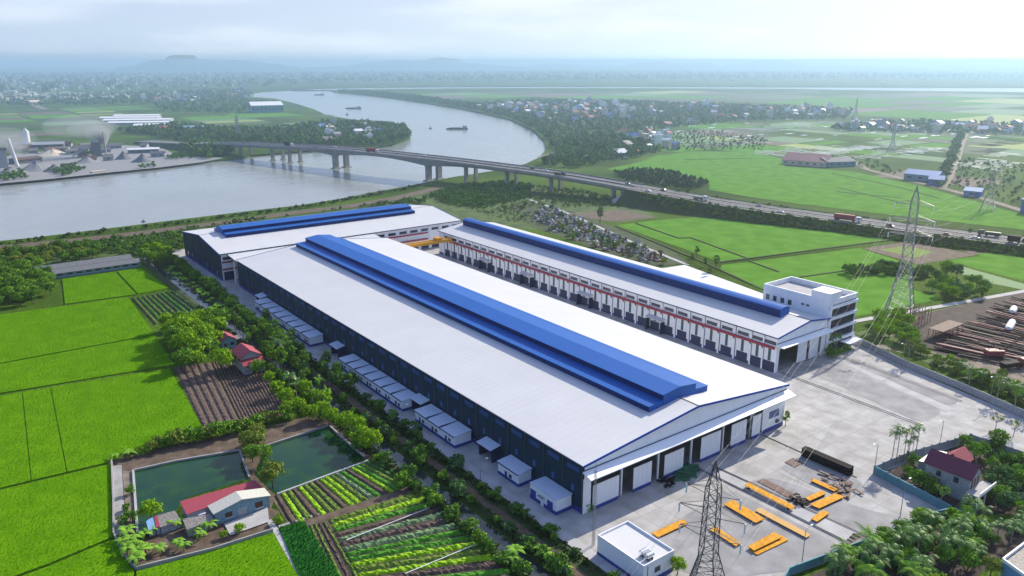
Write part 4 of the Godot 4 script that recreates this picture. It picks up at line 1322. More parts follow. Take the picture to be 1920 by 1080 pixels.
func truck_model(box_m: Material, cab_m: Material, L := 12.2, tall := true) -> Node3D:
	var t := Node3D.new()
	var k := MB.new()
	k.box(Vector3(-L, 1.35, -1.22), Vector3(0, 3.95 if tall else 2.6, 1.22))
	part(t, "cargo_box", k.mesh(), box_m)
	k = MB.new()
	for i in int(L / 0.6):
		for s in [-1.25, 1.22]:
			k.box(Vector3(-L + 0.1 + i * 0.6, 1.5, s), Vector3(-L + 0.25 + i * 0.6, 3.8 if tall else 2.5, s + 0.03))
	part(t, "box_ribs", k.mesh(), box_m)
	part(t, "chassis", boxm(Vector3(-L, 0.85, -0.9), Vector3(3.6, 1.3, 0.9)), M.dark_steel)
	k = MB.new()
	k.extrude(PackedVector2Array([Vector2(0.9, 0.75), Vector2(3.7, 0.75), Vector2(3.72, 1.7), Vector2(3.35, 3.2), Vector2(0.9, 3.3)]), Transform3D(Basis(), Vector3(0, 0, 1.2)), 2.4)
	part(t, "cab", k.mesh(), cab_m)
	k = MB.new()
	k.quad(Vector3(3.74, 1.75, 1.05), Vector3(3.74, 1.75, -1.05), Vector3(3.40, 3.05, -1.0), Vector3(3.40, 3.05, 1.0))
	part(t, "windscreen", k.mesh(), M.glass_dark)
	for s in [-1.24, 1.2]:
		part(t, "side_window", boxm(Vector3(2.0, 1.9, s), Vector3(3.0, 2.8, s + 0.04)), M.glass_dark)
	wheels(t, [[2.7, 1.2], [-0.6, 1.2], [-L + 1.2, 1.2], [-L + 2.4, 1.2]], 0.5)
	return t

func put_vehicle(model: Node3D, nm: String, label: String, cat: String, px: float, py: float, lat: float, ahead: float) -> void:
	var h := 6.0
	# nearest chain point to the pixel
	var best := 0.0
	var bd := 1e9
	var acc := 0.0
	for i in road_c.size() - 1:
		var p := road_c[i]
		var d := (p - EYE)
		var sx := 960.0 + FOC * d.dot(cam_r) / d.dot(cam_d)
		if absf(sx - px) < bd:
			bd = absf(sx - px); best = acc
		acc += (road_c[i + 1] - p).length()
	# refine
	for it in 40:
		var q := road_at(best, lat).origin - EYE
		var sx := 960.0 + FOC * q.dot(cam_r) / q.dot(cam_d)
		best += clampf((sx - px) * 0.35, -8, 8)
	var tf := road_at(best, lat)
	var x := tf.basis.x * ahead
	x.y = 0
	x = x.normalized()
	model.name = numbered(nm)
	add_child(model)
	model.transform = Transform3D(Basis(x, UP, x.cross(UP)), tf.origin)
	tag(model, label, cat)

func build_traffic() -> void:
	mat("car_white", Color(0.72, 0.73, 0.74), 0.3, 0.6)
	mat("car_black", Color(0.02, 0.02, 0.025), 0.25, 0.6)
	mat("car_red", Color(0.3, 0.03, 0.03), 0.3, 0.6)
	mat("car_silver", Color(0.42, 0.44, 0.46), 0.3, 0.6)
	mat("box_red", Color(0.26, 0.035, 0.05), 0.6)
	mat("box_green", Color(0.05, 0.09, 0.06), 0.6)
	mat("box_grey", Color(0.25, 0.27, 0.28), 0.6)
	put_vehicle(truck_model(M.box_red, M.car_white), "container_truck", "dark red container lorry with white cab on the embankment road", "truck", 1602, 420, 5.0, -1.0)
	put_vehicle(car_model(M.car_black, true), "parked_van", "black van ahead of the dark red container lorry", "van", 1669, 420, 5.0, -1.0)
	put_vehicle(car_model(M.car_red), "car", "red saloon car near the lattice pylon on the embankment road", "car", 1775, 442, 7.5, -1.0)
	put_vehicle(car_model(M.car_white), "car", "white car just ahead of the red saloon", "car", 1829, 447, 7.5, -1.0)
	put_vehicle(truck_model(M.box_green, M.car_black, 7.5, false), "flatbed_truck", "dark low flatbed truck beyond the median, across from the white car", "truck", 1847, 438, -5.0, 1.0)
	put_vehicle(truck_model(M.dark_steel, M.car_black, 6.0, true), "box_truck", "black truck on the factory-side lane ahead of the white car", "truck", 1912, 452, 5.5, -1.0)
	put_vehicle(car_model(M.car_silver), "car", "silver car alone on the far carriageway past the pale truck", "car", 1423, 386, -5.0, 1.0)
	put_vehicle(car_model(M.car_white), "car", "white car behind the dark red container lorry", "car", 1463, 400, 6.0, -1.0)
	put_vehicle(truck_model(M.box_grey, M.car_white, 6.5, false), "cargo_truck", "pale cargo truck with white cab where the embankment meets the bridge", "truck", 1317, 376, 4.5, -1.0)
	put_vehicle(car_model(M.car_white), "car", "white car above the bridge abutment", "car", 1216, 362, 7.0, -1.0)
	put_vehicle(car_model(M.car_black), "car", "black car near the bridge abutment on the far carriageway", "car", 1244, 357, -5.0, 1.0)
	put_vehicle(car_model(M.car_black), "car", "black car on the bridge over the near river bank", "car", 1177, 347, -4.0, 1.0)
	put_vehicle(truck_model(M.box_green, M.car_black, 6.0, false), "cargo_truck", "small dark truck on the bridge over the scrub", "truck", 1052, 334, 5.0, -1.0)
	put_vehicle(car_model(M.car_white), "car", "white car on the bridge in front of the small dark truck", "car", 1023, 322, -4.0, 1.0)
	put_vehicle(car_model(M.car_black, true), "car", "dark van on the bridge near the green river bank", "van", 998, 319, -5.0, 1.0)
	put_vehicle(truck_model(M.box_red, M.car_white), "container_truck", "red lorry with white cab crossing the middle of the bridge", "truck", 705, 287, 5.0, -1.0)
	put_vehicle(truck_model(M.dark_steel, M.car_white, 9.0), "container_truck", "black box lorry with white cab on the bridge toward the wooded shore", "truck", 545, 272, 3.0, -1.0)
	put_vehicle(car_model(M.car_black), "car", "black car following the black box lorry on the bridge", "car", 592, 277, 6.0, -1.0)
	put_vehicle(car_model(M.car_white), "car", "white car on the bridge behind the red lorry", "car", 628, 277, -5.0, 1.0)
	put_vehicle(car_model(M.car_white), "car", "white car on the open span past the red lorry", "car", 795, 295, -5.0, 1.0)

# ---------------------------------------------------------------- plants
var proto := {}

func leaf_quad(k: MB, p: Vector3, nrm: Vector3, s: float, g: RandomNumberGenerator) -> void:
	var a := nrm.cross(Vector3(g.randf_range(-1, 1), g.randf_range(-1, 1), g.randf_range(-1, 1)))
	if a.length() < 0.01: return
	a = a.normalized() * s
	var b := nrm.cross(a) * g.randf_range(0.55, 0.9)
	k.tri(p - a, p - b * 0.6, p + a)
	k.tri(p - a, p + a, p + b)

func crown_mesh(seed_: int, r: float, h: float, y0: float, clumps: int, per: int, leaf: float, spread := 1.0) -> ArrayMesh:
	var g := RandomNumberGenerator.new()
	g.seed = seed_
	var k := MB.new()
	for c in clumps:
		var a := g.randf() * TAU
		var v := g.randf_range(-0.75, 1.0)
		var rr := sqrt(maxf(0.05, 1.0 - v * v * 0.85)) * sqrt(g.randf_range(0.12, 1.0))
		var ctr := Vector3(cos(a) * rr * r * 0.78, y0 + h / 2 + v * h * 0.36, sin(a) * rr * r * 0.78)
		var rc := r * g.randf_range(0.24, 0.42) * spread
		var tone := g.randf_range(0.78, 1.12)
		for i in per:
			var d := Vector3(g.randfn(), g.randfn() * 0.9 + 0.25, g.randfn()).normalized()
			var p := ctr + d * rc * g.randf_range(0.55, 1.08) * Vector3(1, 0.8, 1)
			var t := tone * g.randf_range(0.7, 1.2)
			k.col = Color(t * g.randf_range(0.85, 1.2), t, t * g.randf_range(0.7, 1.1))
			leaf_quad(k, p, (d + Vector3(g.randfn(), g.randfn(), g.randfn()) * 0.45).normalized(), leaf * g.randf_range(0.7, 1.3), g)
	return k.mesh()

func trunk_mesh(seed_: int, h: float, r: float, limbs: int, spread: float) -> ArrayMesh:
	var g := RandomNumberGenerator.new()
	g.seed = seed_
	var k := MB.new()
	var mid := Vector3(g.randf_range(-0.15, 0.15), h * 0.55, g.randf_range(-0.15, 0.15))
	k.tube(Vector3.ZERO, mid, r, r * 0.7, 7)
	for i in limbs:
		var a := TAU * i / limbs + g.randf() * 0.8
		var tip := mid + Vector3(cos(a) * spread, h * g.randf_range(0.3, 0.5), sin(a) * spread)
		k.tube(mid - UP * g.randf() * h * 0.12, tip, r * 0.5, r * 0.14, 5)
		var tip2 := tip + Vector3(cos(a + 0.7) * spread * 0.4, h * 0.12, sin(a + 0.7) * spread * 0.4)
		k.tube(mid.lerp(tip, 0.6), tip2, r * 0.25, r * 0.08, 4)
	return k.mesh()

func frond(k: MB, base: Vector3, a: float, L: float, rise: float, droop: float, w: float, n: int, g: RandomNumberGenerator) -> void:
	var dir := Vector3(cos(a), 0, sin(a))
	var side := Vector3(-sin(a), 0, cos(a))
	var pts := []
	for i in n + 1:
		var f := float(i) / n
		pts.append(base + dir * L * f * (1.0 - 0.15 * f) + UP * (rise * f - droop * f * f))
	for i in n:
		k.bar(pts[i], pts[i + 1], 0.05, 0.05)
		var f := (i + 0.5) / n
		var ll := w * sin(PI * clampf(f * 0.85 + 0.13, 0, 1))
		var c: Vector3 = (pts[i] + pts[i + 1]) / 2
		for s: float in [-1.0, 1.0]:
			var t := g.randf_range(0.75, 1.15)
			k.col = Color(t, t, t)
			var tip := c + side * s * ll + dir * ll * 0.5 - UP * ll * g.randf_range(0.25, 0.5)
			var hw: Vector3 = (pts[i + 1] - pts[i]) * 0.36
			k.tri(c - hw, c + hw, tip)

func palm_mesh(seed_: int, h: float, L: float, n: int, rise: float, droop: float, wide := 0.27) -> ArrayMesh:
	var g := RandomNumberGenerator.new()
	g.seed = seed_
	var k := MB.new()
	for i in n:
		var up := float(i) / n
		frond(k, Vector3(0, h, 0), i * 2.4 + g.randf() * 0.9, L * g.randf_range(0.7, 1.15), rise * (0.25 + up * 1.1) * g.randf_range(0.7, 1.2), droop * g.randf_range(0.6, 1.2), L * wide, 14, g)
	return k.mesh()

func banana_mesh(seed_: int) -> ArrayMesh:
	var g := RandomNumberGenerator.new()
	g.seed = seed_
	var k := MB.new()
	for i in 8:
		var a := i * 2.4 + g.randf() * 0.5
		var dir := Vector3(cos(a), 0, sin(a))
		var side := Vector3(-sin(a), 0, cos(a))
		var L := g.randf_range(1.5, 2.1)
		var rise := g.randf_range(0.7, 1.7)
		var t := g.randf_range(0.75, 1.15)
		k.col = Color(t, t, t * 0.9)
		var prev := Vector3(0, 1.6, 0)
		var pw := 0.08
		for j in range(1, 6):
			var f := j / 5.0
			var p := Vector3(0, 1.6, 0) + dir * L * f + UP * (rise * f - 1.5 * f * f)
			var w := 0.34 * sin(PI * clampf(f * 0.8 + 0.16, 0, 1)) + 0.02
			k.quad(prev - side * pw, prev, p, p - side * w - UP * 0.07)
			k.quad(prev, prev + side * pw, p + side * w - UP * 0.07, p)
			prev = p
			pw = w
	return k.mesh()

func make_plants() -> void:
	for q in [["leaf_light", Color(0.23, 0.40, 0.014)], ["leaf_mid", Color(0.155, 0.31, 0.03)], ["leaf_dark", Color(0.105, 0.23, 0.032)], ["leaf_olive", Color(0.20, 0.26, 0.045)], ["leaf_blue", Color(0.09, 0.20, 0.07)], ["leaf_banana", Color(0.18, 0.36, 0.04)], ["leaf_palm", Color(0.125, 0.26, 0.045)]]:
		var m := mat(q[0], q[1], 0.7, 0.18)
		m.backlight_enabled = true
		m.backlight = Color(0.42, 0.52, 0.12)
	mottle(mat("bark", Color(0.14, 0.105, 0.08), 0.95), noise_tex(61, 0.05, grey(0.6), grey(1), 4), 1.5)
	mat("bark_pale", Color(0.26, 0.24, 0.21), 0.9)
	# meshes shared by all copies; unit sizes in metres
	for v in 4:
		proto["round%d" % v] = [crown_mesh(100 + v, 3.3, 4.6, 1.6, 28, 44, 0.27), trunk_mesh(200 + v, 4.6, 0.2, 5, 1.7)]
		proto["bush%d" % v] = [crown_mesh(120 + v, 1.6, 2.1, 0.15, 15, 32, 0.2), trunk_mesh(220 + v, 1.4, 0.08, 4, 0.7)]
		proto["tall%d" % v] = [crown_mesh(140 + v, 2.0, 6.6, 1.9, 24, 36, 0.24), trunk_mesh(240 + v, 7.0, 0.17, 5, 0.9)]
		proto["thin%d" % v] = [crown_mesh(160 + v, 1.9, 3.0, 2.4, 13, 13, 0.2, 0.8), trunk_mesh(260 + v, 5.0, 0.11, 6, 1.3)]
		var k := MB.new()
		k.tube(Vector3.ZERO, Vector3(0.25, 2.6, 0.1), 0.2, 0.15, 8)
		k.tube(Vector3(0.25, 2.6, 0.1), Vector3(0, 5.0, 0), 0.15, 0.13, 8)
		proto["coco%d" % v] = [palm_mesh(180 + v, 5.0, 3.4, 13, 2.9, 3.0), k.mesh()]
		k = MB.new()
		k.tube(Vector3.ZERO, Vector3(0, 8.4, 0), 0.11, 0.08, 8)
		k.tube(Vector3(0, 8.4, 0), Vector3(0, 9.3, 0), 0.12, 0.08, 8)
		proto["areca%d" % v] = [palm_mesh(190 + v, 9.3, 2.1, 13, 1.4, 1.9, 0.42), k.mesh()]
		k = MB.new()
		k.tube(Vector3.ZERO, Vector3(0, 1.65, 0), 0.15, 0.1, 8)
		proto["banana%d" % v] = [banana_mesh(195 + v), k.mesh()]

func plant(kind: String, v: int, leaf: String, nm: String, label: String, cat: String, at: Vector3, s: float, sy: float, turn: float, group: String) -> Node3D:
	var t := thing(nm, label, cat, at, 0, group)
	t.transform = Transform3D(Basis(UP, turn).scaled(Vector3(s, s * sy, s)), at)
	var pr: Array = proto["%s%d" % [kind, v % 4]]
	var stem := kind == "banana"
	part(t, "stem" if stem else "trunk", pr[1], M.leaf_olive if stem else M.bark_pale if kind in ["areca", "coco", "thin"] else M.bark)
	part(t, "leaves" if kind in ["banana"] else "fronds" if kind in ["coco", "areca"] else "crown", pr[0], M[leaf])
	return t

# many of one sort: list of photo pixels (foot x, foot y, size factor)
func grove(kind: String, leaves: Array, nm: String, label: String, cat: String, group: String, spots: Array, seed_: int, y := 0.0) -> void:
	var g := RandomNumberGenerator.new()
	g.seed = seed_
	for q in spots:
		plant(kind, g.randi() % 4, leaves[g.randi() % leaves.size()], nm, label, cat, P(q[0], q[1], y) if q.size() > 2 else V3(q[0], y), (q[2] if q.size() > 2 else q[1]) * g.randf_range(0.92, 1.08), g.randf_range(0.9, 1.1), g.randf() * TAU, group)

func fill(kind: String, leaves: Array, nm: String, label: String, cat: String, group: String, poly: PackedVector2Array, n: int, smin: float, smax: float, gap: float, seed_: int) -> void:
	var g := RandomNumberGenerator.new()
	g.seed = seed_
	var lo := poly[0]
	var hi := poly[0]
	for q in poly:
		lo = lo.min(q); hi = hi.max(q)
	var put: Array[Vector2] = []
	var tries := 0
	while put.size() < n and tries < n * 60:
		tries += 1
		var p := Vector2(g.randf_range(lo.x, hi.x), g.randf_range(lo.y, hi.y))
		if not Geometry2D.is_point_in_polygon(p, poly): continue
		var ok := true
		for q in put:
			if q.distance_to(p) < gap: ok = false
		if not ok: continue
		put.append(p)
		plant(kind, g.randi() % 4, leaves[g.randi() % leaves.size()], nm, label, cat, V3(p), g.randf_range(smin, smax), g.randf_range(0.85, 1.15), g.randf() * TAU, group)

func build_plants() -> void:
	make_plants()
	M.leaf_palm.roughness = 0.4
	M.leaf_palm.metallic_specular = 0.45
	# round trees beside the lettuce rows and the red-roofed houses
	grove("round", ["leaf_light", "leaf_light", "leaf_mid"], "garden_tree", "round bright green garden tree between the paddy and the red-roofed houses", "tree", "garden trees round the red-roofed houses", [[314, 622, 1.24], [340, 616, 1.18], [356, 628, 1.3], [330, 656, 1.36], [352, 650, 1.18], [370, 660, 1.42], [392, 668, 1.3], [376, 612, 1.12], [398, 622, 1.18], [348, 696, 1.24], [366, 690, 1.18], [418, 700, 1.36], [384, 642, 1.3], [410, 630, 1.18], [430, 690, 0.94], [486, 706, 1.0], [326, 638, 1.3], [346, 640, 1.36], [366, 636, 1.3], [384, 656, 1.42], [404, 652, 1.18], [356, 672, 1.42], [378, 676, 1.3], [340, 668, 1.18], [398, 606, 1.18], [416, 616, 1.18]], 1)
	grove("tall", ["leaf_dark", "leaf_mid"], "shade_tree", "tall dark shade tree between the red-roofed houses and the canal", "tree", "dark trees behind the red-roofed houses", [[450, 625, 0.9], [470, 618, 1.0], [492, 632, 1.0], [508, 652, 1.15], [520, 640, 1.1], [530, 664, 1.2], [512, 690, 1.0], [530, 700, 1.1], [545, 690, 1.1], [560, 706, 0.9], [440, 612, 0.9], [500, 612, 0.9], [480, 640, 0.8], [545, 660, 1.0]], 2)
	grove("coco", ["leaf_palm", "leaf_banana"], "coconut_palm", "coconut palm rising beside the red-roofed houses", "palm", "palms behind the red-roofed houses", [[525, 672, 1.25], [545, 735, 1.0], [556, 742, 0.85], [600, 735, 0.8], [612, 752, 0.7]], 3)
	grove("round", ["leaf_light"], "clipped_tree", "small lime green tree standing beside the ploughed plot", "tree", "lime trees beside the ploughed plot", [[506, 722, 0.75], [520, 745, 0.9], [538, 760, 0.85], [572, 745, 0.8], [592, 758, 0.85], [560, 776, 0.8], [585, 790, 0.85], [540, 782, 0.9], [605, 782, 0.9], [622, 800, 0.85], [608, 765, 0.8]], 4)
	grove("round", ["leaf_light"], "clipped_tree", "round lime green tree on the bank between the second pond and the canal", "tree", "trees between second pond and canal", [[650, 812, 1.0], [668, 822, 1.0], [682, 846, 1.05], [700, 850, 0.95]], 5)
	# bushes along the pond, and on the neck of land between the ponds
	grove("bush", ["leaf_mid", "leaf_mid", "leaf_olive"], "pond_bush", "dense bush in the row above the pond edge", "bush", "bushes in a row above the pond", [[286, 846, 1.2], [300, 840, 1.5], [316, 838, 1.6], [332, 834, 1.9], [346, 832, 1.6], [362, 828, 1.9], [376, 826, 1.9], [392, 824, 1.8], [408, 820, 1.9], [424, 816, 1.8], [440, 812, 1.7], [456, 808, 1.8], [472, 806, 1.7], [486, 798, 1.8], [500, 794, 1.6], [516, 792, 1.7], [540, 788, 1.6], [270, 852, 1.0], [255, 856, 0.9], [240, 858, 0.8]], 6)
	grove("round", ["leaf_mid", "leaf_olive"], "pond_tree", "leafy tree on the neck of land between the two ponds", "tree", "trees between the two ponds", [[466, 848, 0.9], [482, 846, 0.95], [474, 866, 0.85], [492, 872, 0.9], [512, 914, 1.0], [485, 832, 0.9]], 7)
	grove("round", ["leaf_light"], "pond_tree", "single light green tree at the pond edge beside the old tin sheds", "tree", "", [[284, 978, 0.85]], 8)
	grove("bush", ["leaf_dark", "leaf_mid"], "path_bush", "small dark bush on the walled path beside the pond", "bush", "bushes on the walled path", [[247, 926, 1.0], [238, 958, 0.9], [244, 978, 1.3], [230, 986, 1.0]], 9)
	grove("banana", ["leaf_banana"], "banana_plant", "banana plant in the pond house compound", "banana plant", "banana plants in the pond house compound", [[238, 1010, 1.2], [246, 1022, 1.2], [232, 1026, 1.1], [252, 1036, 1.3], [240, 1042, 1.2], [262, 1046, 1.2], [274, 1040, 1.1], [258, 1058, 1.2], [272, 1012, 1.0], [282, 1004, 1.0], [328, 990, 1.1], [336, 984, 1.0], [365, 1002, 1.0], [384, 992, 1.1], [394, 994, 1.1], [376, 1012, 0.9], [336, 1026, 1.0], [346, 1032, 0.9], [300, 1036, 1.0], [360, 996, 1.0]], 10)
	grove("bush", ["leaf_light"], "patio_bush", "lime bush at the edge of the pond house patio", "bush", "lime bushes by the patio", [[420, 1008, 0.8], [450, 1000, 1.0], [522, 980, 0.9]], 11)
	grove("banana", ["leaf_banana"], "banana_plant", "lone banana plant at the corner of the walled path", "banana plant", "banana plants by the walled path", [[244, 858, 1.2], [216, 862, 1.0]], 12)
	# banana hedge and dark trees along the canal
	var bn := []
	var g := RandomNumberGenerator.new()
	g.seed = 44
	for i in 26: bn.append([lerpf(318, 430, i / 25.0) + g.randf_range(-4, 4), lerpf(508, 592, i / 25.0) + g.randf_range(-4, 4), g.randf_range(0.9, 1.35)])
	grove("banana", ["leaf_banana"], "banana_plant", "banana plant in the hedge along the canal beside the paddy corner", "banana plant", "banana hedge along the canal", bn, 13)
	var row := []
	for i in 44: row.append([0, 0, 0])
	for i in 44:
		var z := lerpf(-262, -412, i / 43.0)
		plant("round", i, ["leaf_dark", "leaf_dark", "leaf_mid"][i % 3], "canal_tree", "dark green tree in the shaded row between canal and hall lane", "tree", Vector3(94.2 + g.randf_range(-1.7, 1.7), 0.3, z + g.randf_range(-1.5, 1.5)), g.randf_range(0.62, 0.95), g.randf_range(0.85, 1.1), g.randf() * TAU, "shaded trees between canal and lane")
	for i in 46:
		var z := lerpf(-70, -258, i / 45.0)
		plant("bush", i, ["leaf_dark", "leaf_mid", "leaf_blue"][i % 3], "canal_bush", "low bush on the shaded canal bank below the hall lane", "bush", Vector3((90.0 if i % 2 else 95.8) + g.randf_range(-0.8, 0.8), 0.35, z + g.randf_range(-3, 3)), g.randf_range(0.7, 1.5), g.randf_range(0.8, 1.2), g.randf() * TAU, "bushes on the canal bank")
	for i in 22:
		plant("bush", i, ["leaf_dark", "leaf_mid"][i % 2], "canal_bush", "bush on the garden side of the canal", "bush", Vector3(82.0 + g.randf_range(-1.5, 1.0), 0.2, lerpf(-100, -262, i / 21.0) + g.randf_range(-3, 3)), g.randf_range(0.8, 1.7), g.randf_range(0.9, 1.2), g.randf() * TAU, "bushes on the garden side of the canal")
	for i in 40:
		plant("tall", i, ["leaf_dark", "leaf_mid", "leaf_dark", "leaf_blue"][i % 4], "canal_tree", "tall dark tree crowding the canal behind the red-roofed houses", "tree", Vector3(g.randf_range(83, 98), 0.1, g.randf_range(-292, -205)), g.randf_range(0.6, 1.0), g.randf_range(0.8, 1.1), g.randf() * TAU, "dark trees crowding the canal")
	for i in 42:
		var left := i % 3 == 0
		plant("bush", i, ["leaf_dark", "leaf_blue", "leaf_dark"][i % 3], "canal_bush", "dark shrub hanging over the shaded canal bank" if not left else "dark shrub between vegetable beds and canal", "bush", Vector3(g.randf_range(81, 84) if left else g.randf_range(88.5, 91) if i % 2 else g.randf_range(94, 97), 0.25, g.randf_range(-255, -90)), g.randf_range(1.0, 1.9), g.randf_range(0.7, 1.1), g.randf() * TAU, "shrubs over the canal bank" if not left else "shrubs between beds and canal")
	grove("banana", ["leaf_banana"], "banana_plant", "banana plant beyond the long beds, where the canal meets the power lines", "banana plant", "banana plants at the canal under the power lines", [[966, 1046, 1.3], [1012, 1040, 1.0], [1022, 1052, 1.1], [1034, 1060, 1.1], [1044, 1068, 1.1], [1056, 1078, 1.1], [960, 1056, 1.2]], 14)
	# orchard at the far left
	fill("round", ["leaf_mid", "leaf_dark", "leaf_mid"], "orchard_tree", "green fruit tree in the orchard beside the paddies", "tree", "fruit trees of the orchard", PX([-90, 530, 0, 520, 70, 496, 96, 530, 108, 556, 60, 572, -90, 596]), 70, 0.75, 1.15, 3.6, 15)
	fill("round", ["leaf_mid", "leaf_dark", "leaf_olive"], "orchard_tree", "bushy fruit tree in the grove between the grey sheds and the bank road", "tree", "fruit trees between sheds and bank road", PX([-90, 496, 0, 482, 170, 466, 200, 486, 90, 500, 70, 495, 0, 516, -90, 524]), 64, 0.7, 1.05, 4.0, 16)
	fill("round", ["leaf_light", "leaf_mid"], "bank_tree", "bright leafy tree past the end of the grey sheds", "tree", "trees past the end of the grey sheds", PX([262, 490, 276, 474, 312, 470, 330, 482, 312, 500, 280, 504]), 11, 0.8, 1.15, 4.0, 17)
	# yard trees
	grove("round", ["leaf_light"], "yard_tree", "round bright green tree at the corner of the pump house", "tree", "", [[1270, 1078, 0.62]], 18)
	grove("bush", ["leaf_mid"], "yard_bush", "potted bush at the large hall's corner pier", "bush", "", [[1102, 958, 1.0]], 19)
	grove("tall", ["leaf_mid"], "yard_tree", "slim leafy tree at the sign wall corner", "tree", "", [[1472, 800, 0.62]], 20)
	grove("bush", ["leaf_dark", "leaf_mid"], "entrance_bush", "clipped bush in the bed before the office entrance", "bush", "bushes before the office entrance", [[1560, 672, 1.6], [1572, 668, 1.3], [1552, 662, 1.5], [1585, 660, 1.2], [1578, 650, 1.5]], 21)
	grove("thin", ["leaf_mid"], "entrance_tree", "feathery tree before the office front", "tree", "", [[1566, 664, 1.5]], 22)
	grove("thin", ["leaf_olive", "leaf_mid"], "roadside_tree", "thin young tree inside the boundary wall of the yard", "tree", "young trees along the boundary wall", [[1664, 664, 1.15], [1702, 680, 1.5], [1745, 695, 1.2], [1815, 726, 1.35], [1868, 752, 1.6], [1902, 768, 1.5], [1925, 782, 1.4]], 23)
	grove("thin", ["leaf_olive"], "villa_tree", "bare feathery tree outside the villa's back wall", "tree", "feathery trees outside the villa wall", [[1866, 808, 1.1], [1900, 818, 1.0]], 24)
	# behind the boundary wall
	fill("round", ["leaf_light", "leaf_mid"], "verge_tree", "bright green bushy tree between boundary wall and steel yard", "tree", "trees between boundary wall and steel yard", PX([1612, 612, 1650, 600, 1700, 602, 1712, 640, 1720, 664, 1690, 660, 1640, 635]), 18, 0.7, 1.05, 3.5, 25)
	fill("bush", ["leaf_mid", "leaf_light", "leaf_olive"], "verge_bush", "shrub on the verge behind the boundary wall", "bush", "shrubs behind the boundary wall", PX([1700, 655, 1760, 690, 1925, 765, 1925, 740, 1800, 692, 1745, 668]), 30, 0.9, 1.9, 2.0, 26)
	fill("coco", ["leaf_palm"], "verge_palm", "low palm behind the boundary wall of the yard", "palm", "palms behind the boundary wall", PX([1780, 694, 1925, 750, 1925, 765, 1800, 706]), 7, 0.7, 0.95, 4.0, 27)
	# villa garden
	grove("areca", ["leaf_palm"], "areca_palm", "slender areca palm at the villa's front wall", "palm", "areca palms in the villa garden", [[1671, 872, 0.95], [1679, 872, 1.0], [1693, 866, 0.9], [1702, 862, 1.0], [1698, 872, 0.75], [1708, 866, 0.8], [1715, 862, 1.02]], 28)
	grove("bush", ["leaf_mid", "leaf_dark", "leaf_blue"], "villa_bush", "garden bush inside the villa wall", "bush", "bushes of the villa garden", [[1712, 905, 1.4], [1724, 912, 1.7], [1735, 908, 1.5], [1744, 925, 1.6], [1756, 930, 1.5], [1700, 888, 1.0], [1712, 872, 1.2], [1850, 860, 1.5], [1862, 880, 1.6], [1880, 872, 1.7], [1894, 880, 1.7], [1910, 876, 1.8], [1865, 900, 1.6], [1885, 905, 1.8], [1905, 905, 1.8], [1850, 935, 1.2], [1868, 845, 1.5]], 29)
	grove("thin", ["leaf_mid"], "villa_tree", "pale-trunked small tree inside the villa's front wall", "tree", "", [[1762, 950, 1.15]], 30)
	grove("round", ["leaf_light", "leaf_mid"], "villa_tree", "bright green garden tree behind the villa roof", "tree", "garden trees behind the villa", [[1826, 862, 0.8], [1806, 842, 0.7], [1870, 838, 0.8], [1838, 856, 0.7]], 31)
	# palm grove in the corner
	sheet("grove_soil", PX([1480, 1095, 1560, 1062, 1660, 1022, 1745, 990, 1925, 975, 1960, 1010, 1870, 1050, 1770, 1130]), 0.05, M.soil)
	sheet("garden_soil", W2([176, -66, 179.2, -85.8, 216, -79.8, 217, -50, 190, -55]), 0.05, M.soil)
	var kn := MB.new()
	var gn := RandomNumberGenerator.new()
	gn.seed = 8
	for i in 90:
		var q := Vector3(gn.randfn() * 2.2, 0, gn.randfn() * 1.0)
		var s := Vector3(gn.randf_range(0.5, 1.2), 0.06, gn.randf_range(0.4, 0.9))
		kn.box(-s, s, Transform3D(Basis.from_euler(Vector3(gn.randf_range(-0.4, 0.4), gn.randf() * TAU, gn.randf_range(-0.4, 0.4))), q + UP * maxf(0.1, 0.9 - q.length() * 0.22)))
	tag(part(self, "net_heap", kn.mesh(), mat("net_green", Color(0.02, 0.13, 0.06), 0.9), Transform3D(Basis(UP, 0.1), P(1286, 887))), "heap of dark green netting before the sliding doors", "net")
	fill("coco", ["leaf_palm", "leaf_palm", "leaf_banana"], "grove_palm", "coconut palm in the dense grove behind the turquoise wall", "palm", "palms of the dense grove", PX([1495, 1105, 1560, 1062, 1660, 1020, 1760, 985, 1830, 975, 1925, 985, 1925, 1010, 1850, 1040, 1760, 1100, 1700, 1140]), 30, 0.6, 1.15, 2.8, 32)
	fill("banana", ["leaf_banana"], "grove_banana", "banana plant among the palms behind the turquoise wall", "banana plant", "banana plants of the palm grove", PX([1560, 1070, 1660, 1025, 1760, 990, 1900, 985, 1860, 1030, 1760, 1080]), 16, 1.0, 1.5, 2.0, 51)
	fill("bush", ["leaf_mid", "leaf_dark", "leaf_light", "leaf_blue"], "grove_bush", "leafy shrub under the palms behind the turquoise wall", "bush", "shrubs of the palm grove", PX([1470, 1100, 1560, 1056, 1640, 1018, 1720, 985, 1800, 965, 1925, 970, 1925, 1010, 1850, 1045, 1760, 1105]), 34, 0.9, 2.0, 2.2, 33)
	grove("round", ["leaf_light", "leaf_mid"], "grove_tree", "broad-leaved tree at the edge of the palm grove by the gravel", "tree", "broad trees at the grove edge", [[1722, 992, 0.75], [1690, 1006, 0.7], [1655, 1022, 0.75], [1660, 1040, 0.7], [1745, 1000, 0.7]], 34)
	grove("round", ["leaf_olive"], "street_tree", "olive green tree beside the blue corner building", "tree", "", [[1856, 1082, 0.62]], 35)
	fill("round", ["leaf_mid", "leaf_blue"], "lane_tree", "garden tree beyond the villa", "tree", "trees beyond the villa", PX([1858, 915, 1925, 900, 1925, 960, 1870, 965]), 9, 0.6, 0.9, 2.5, 36)
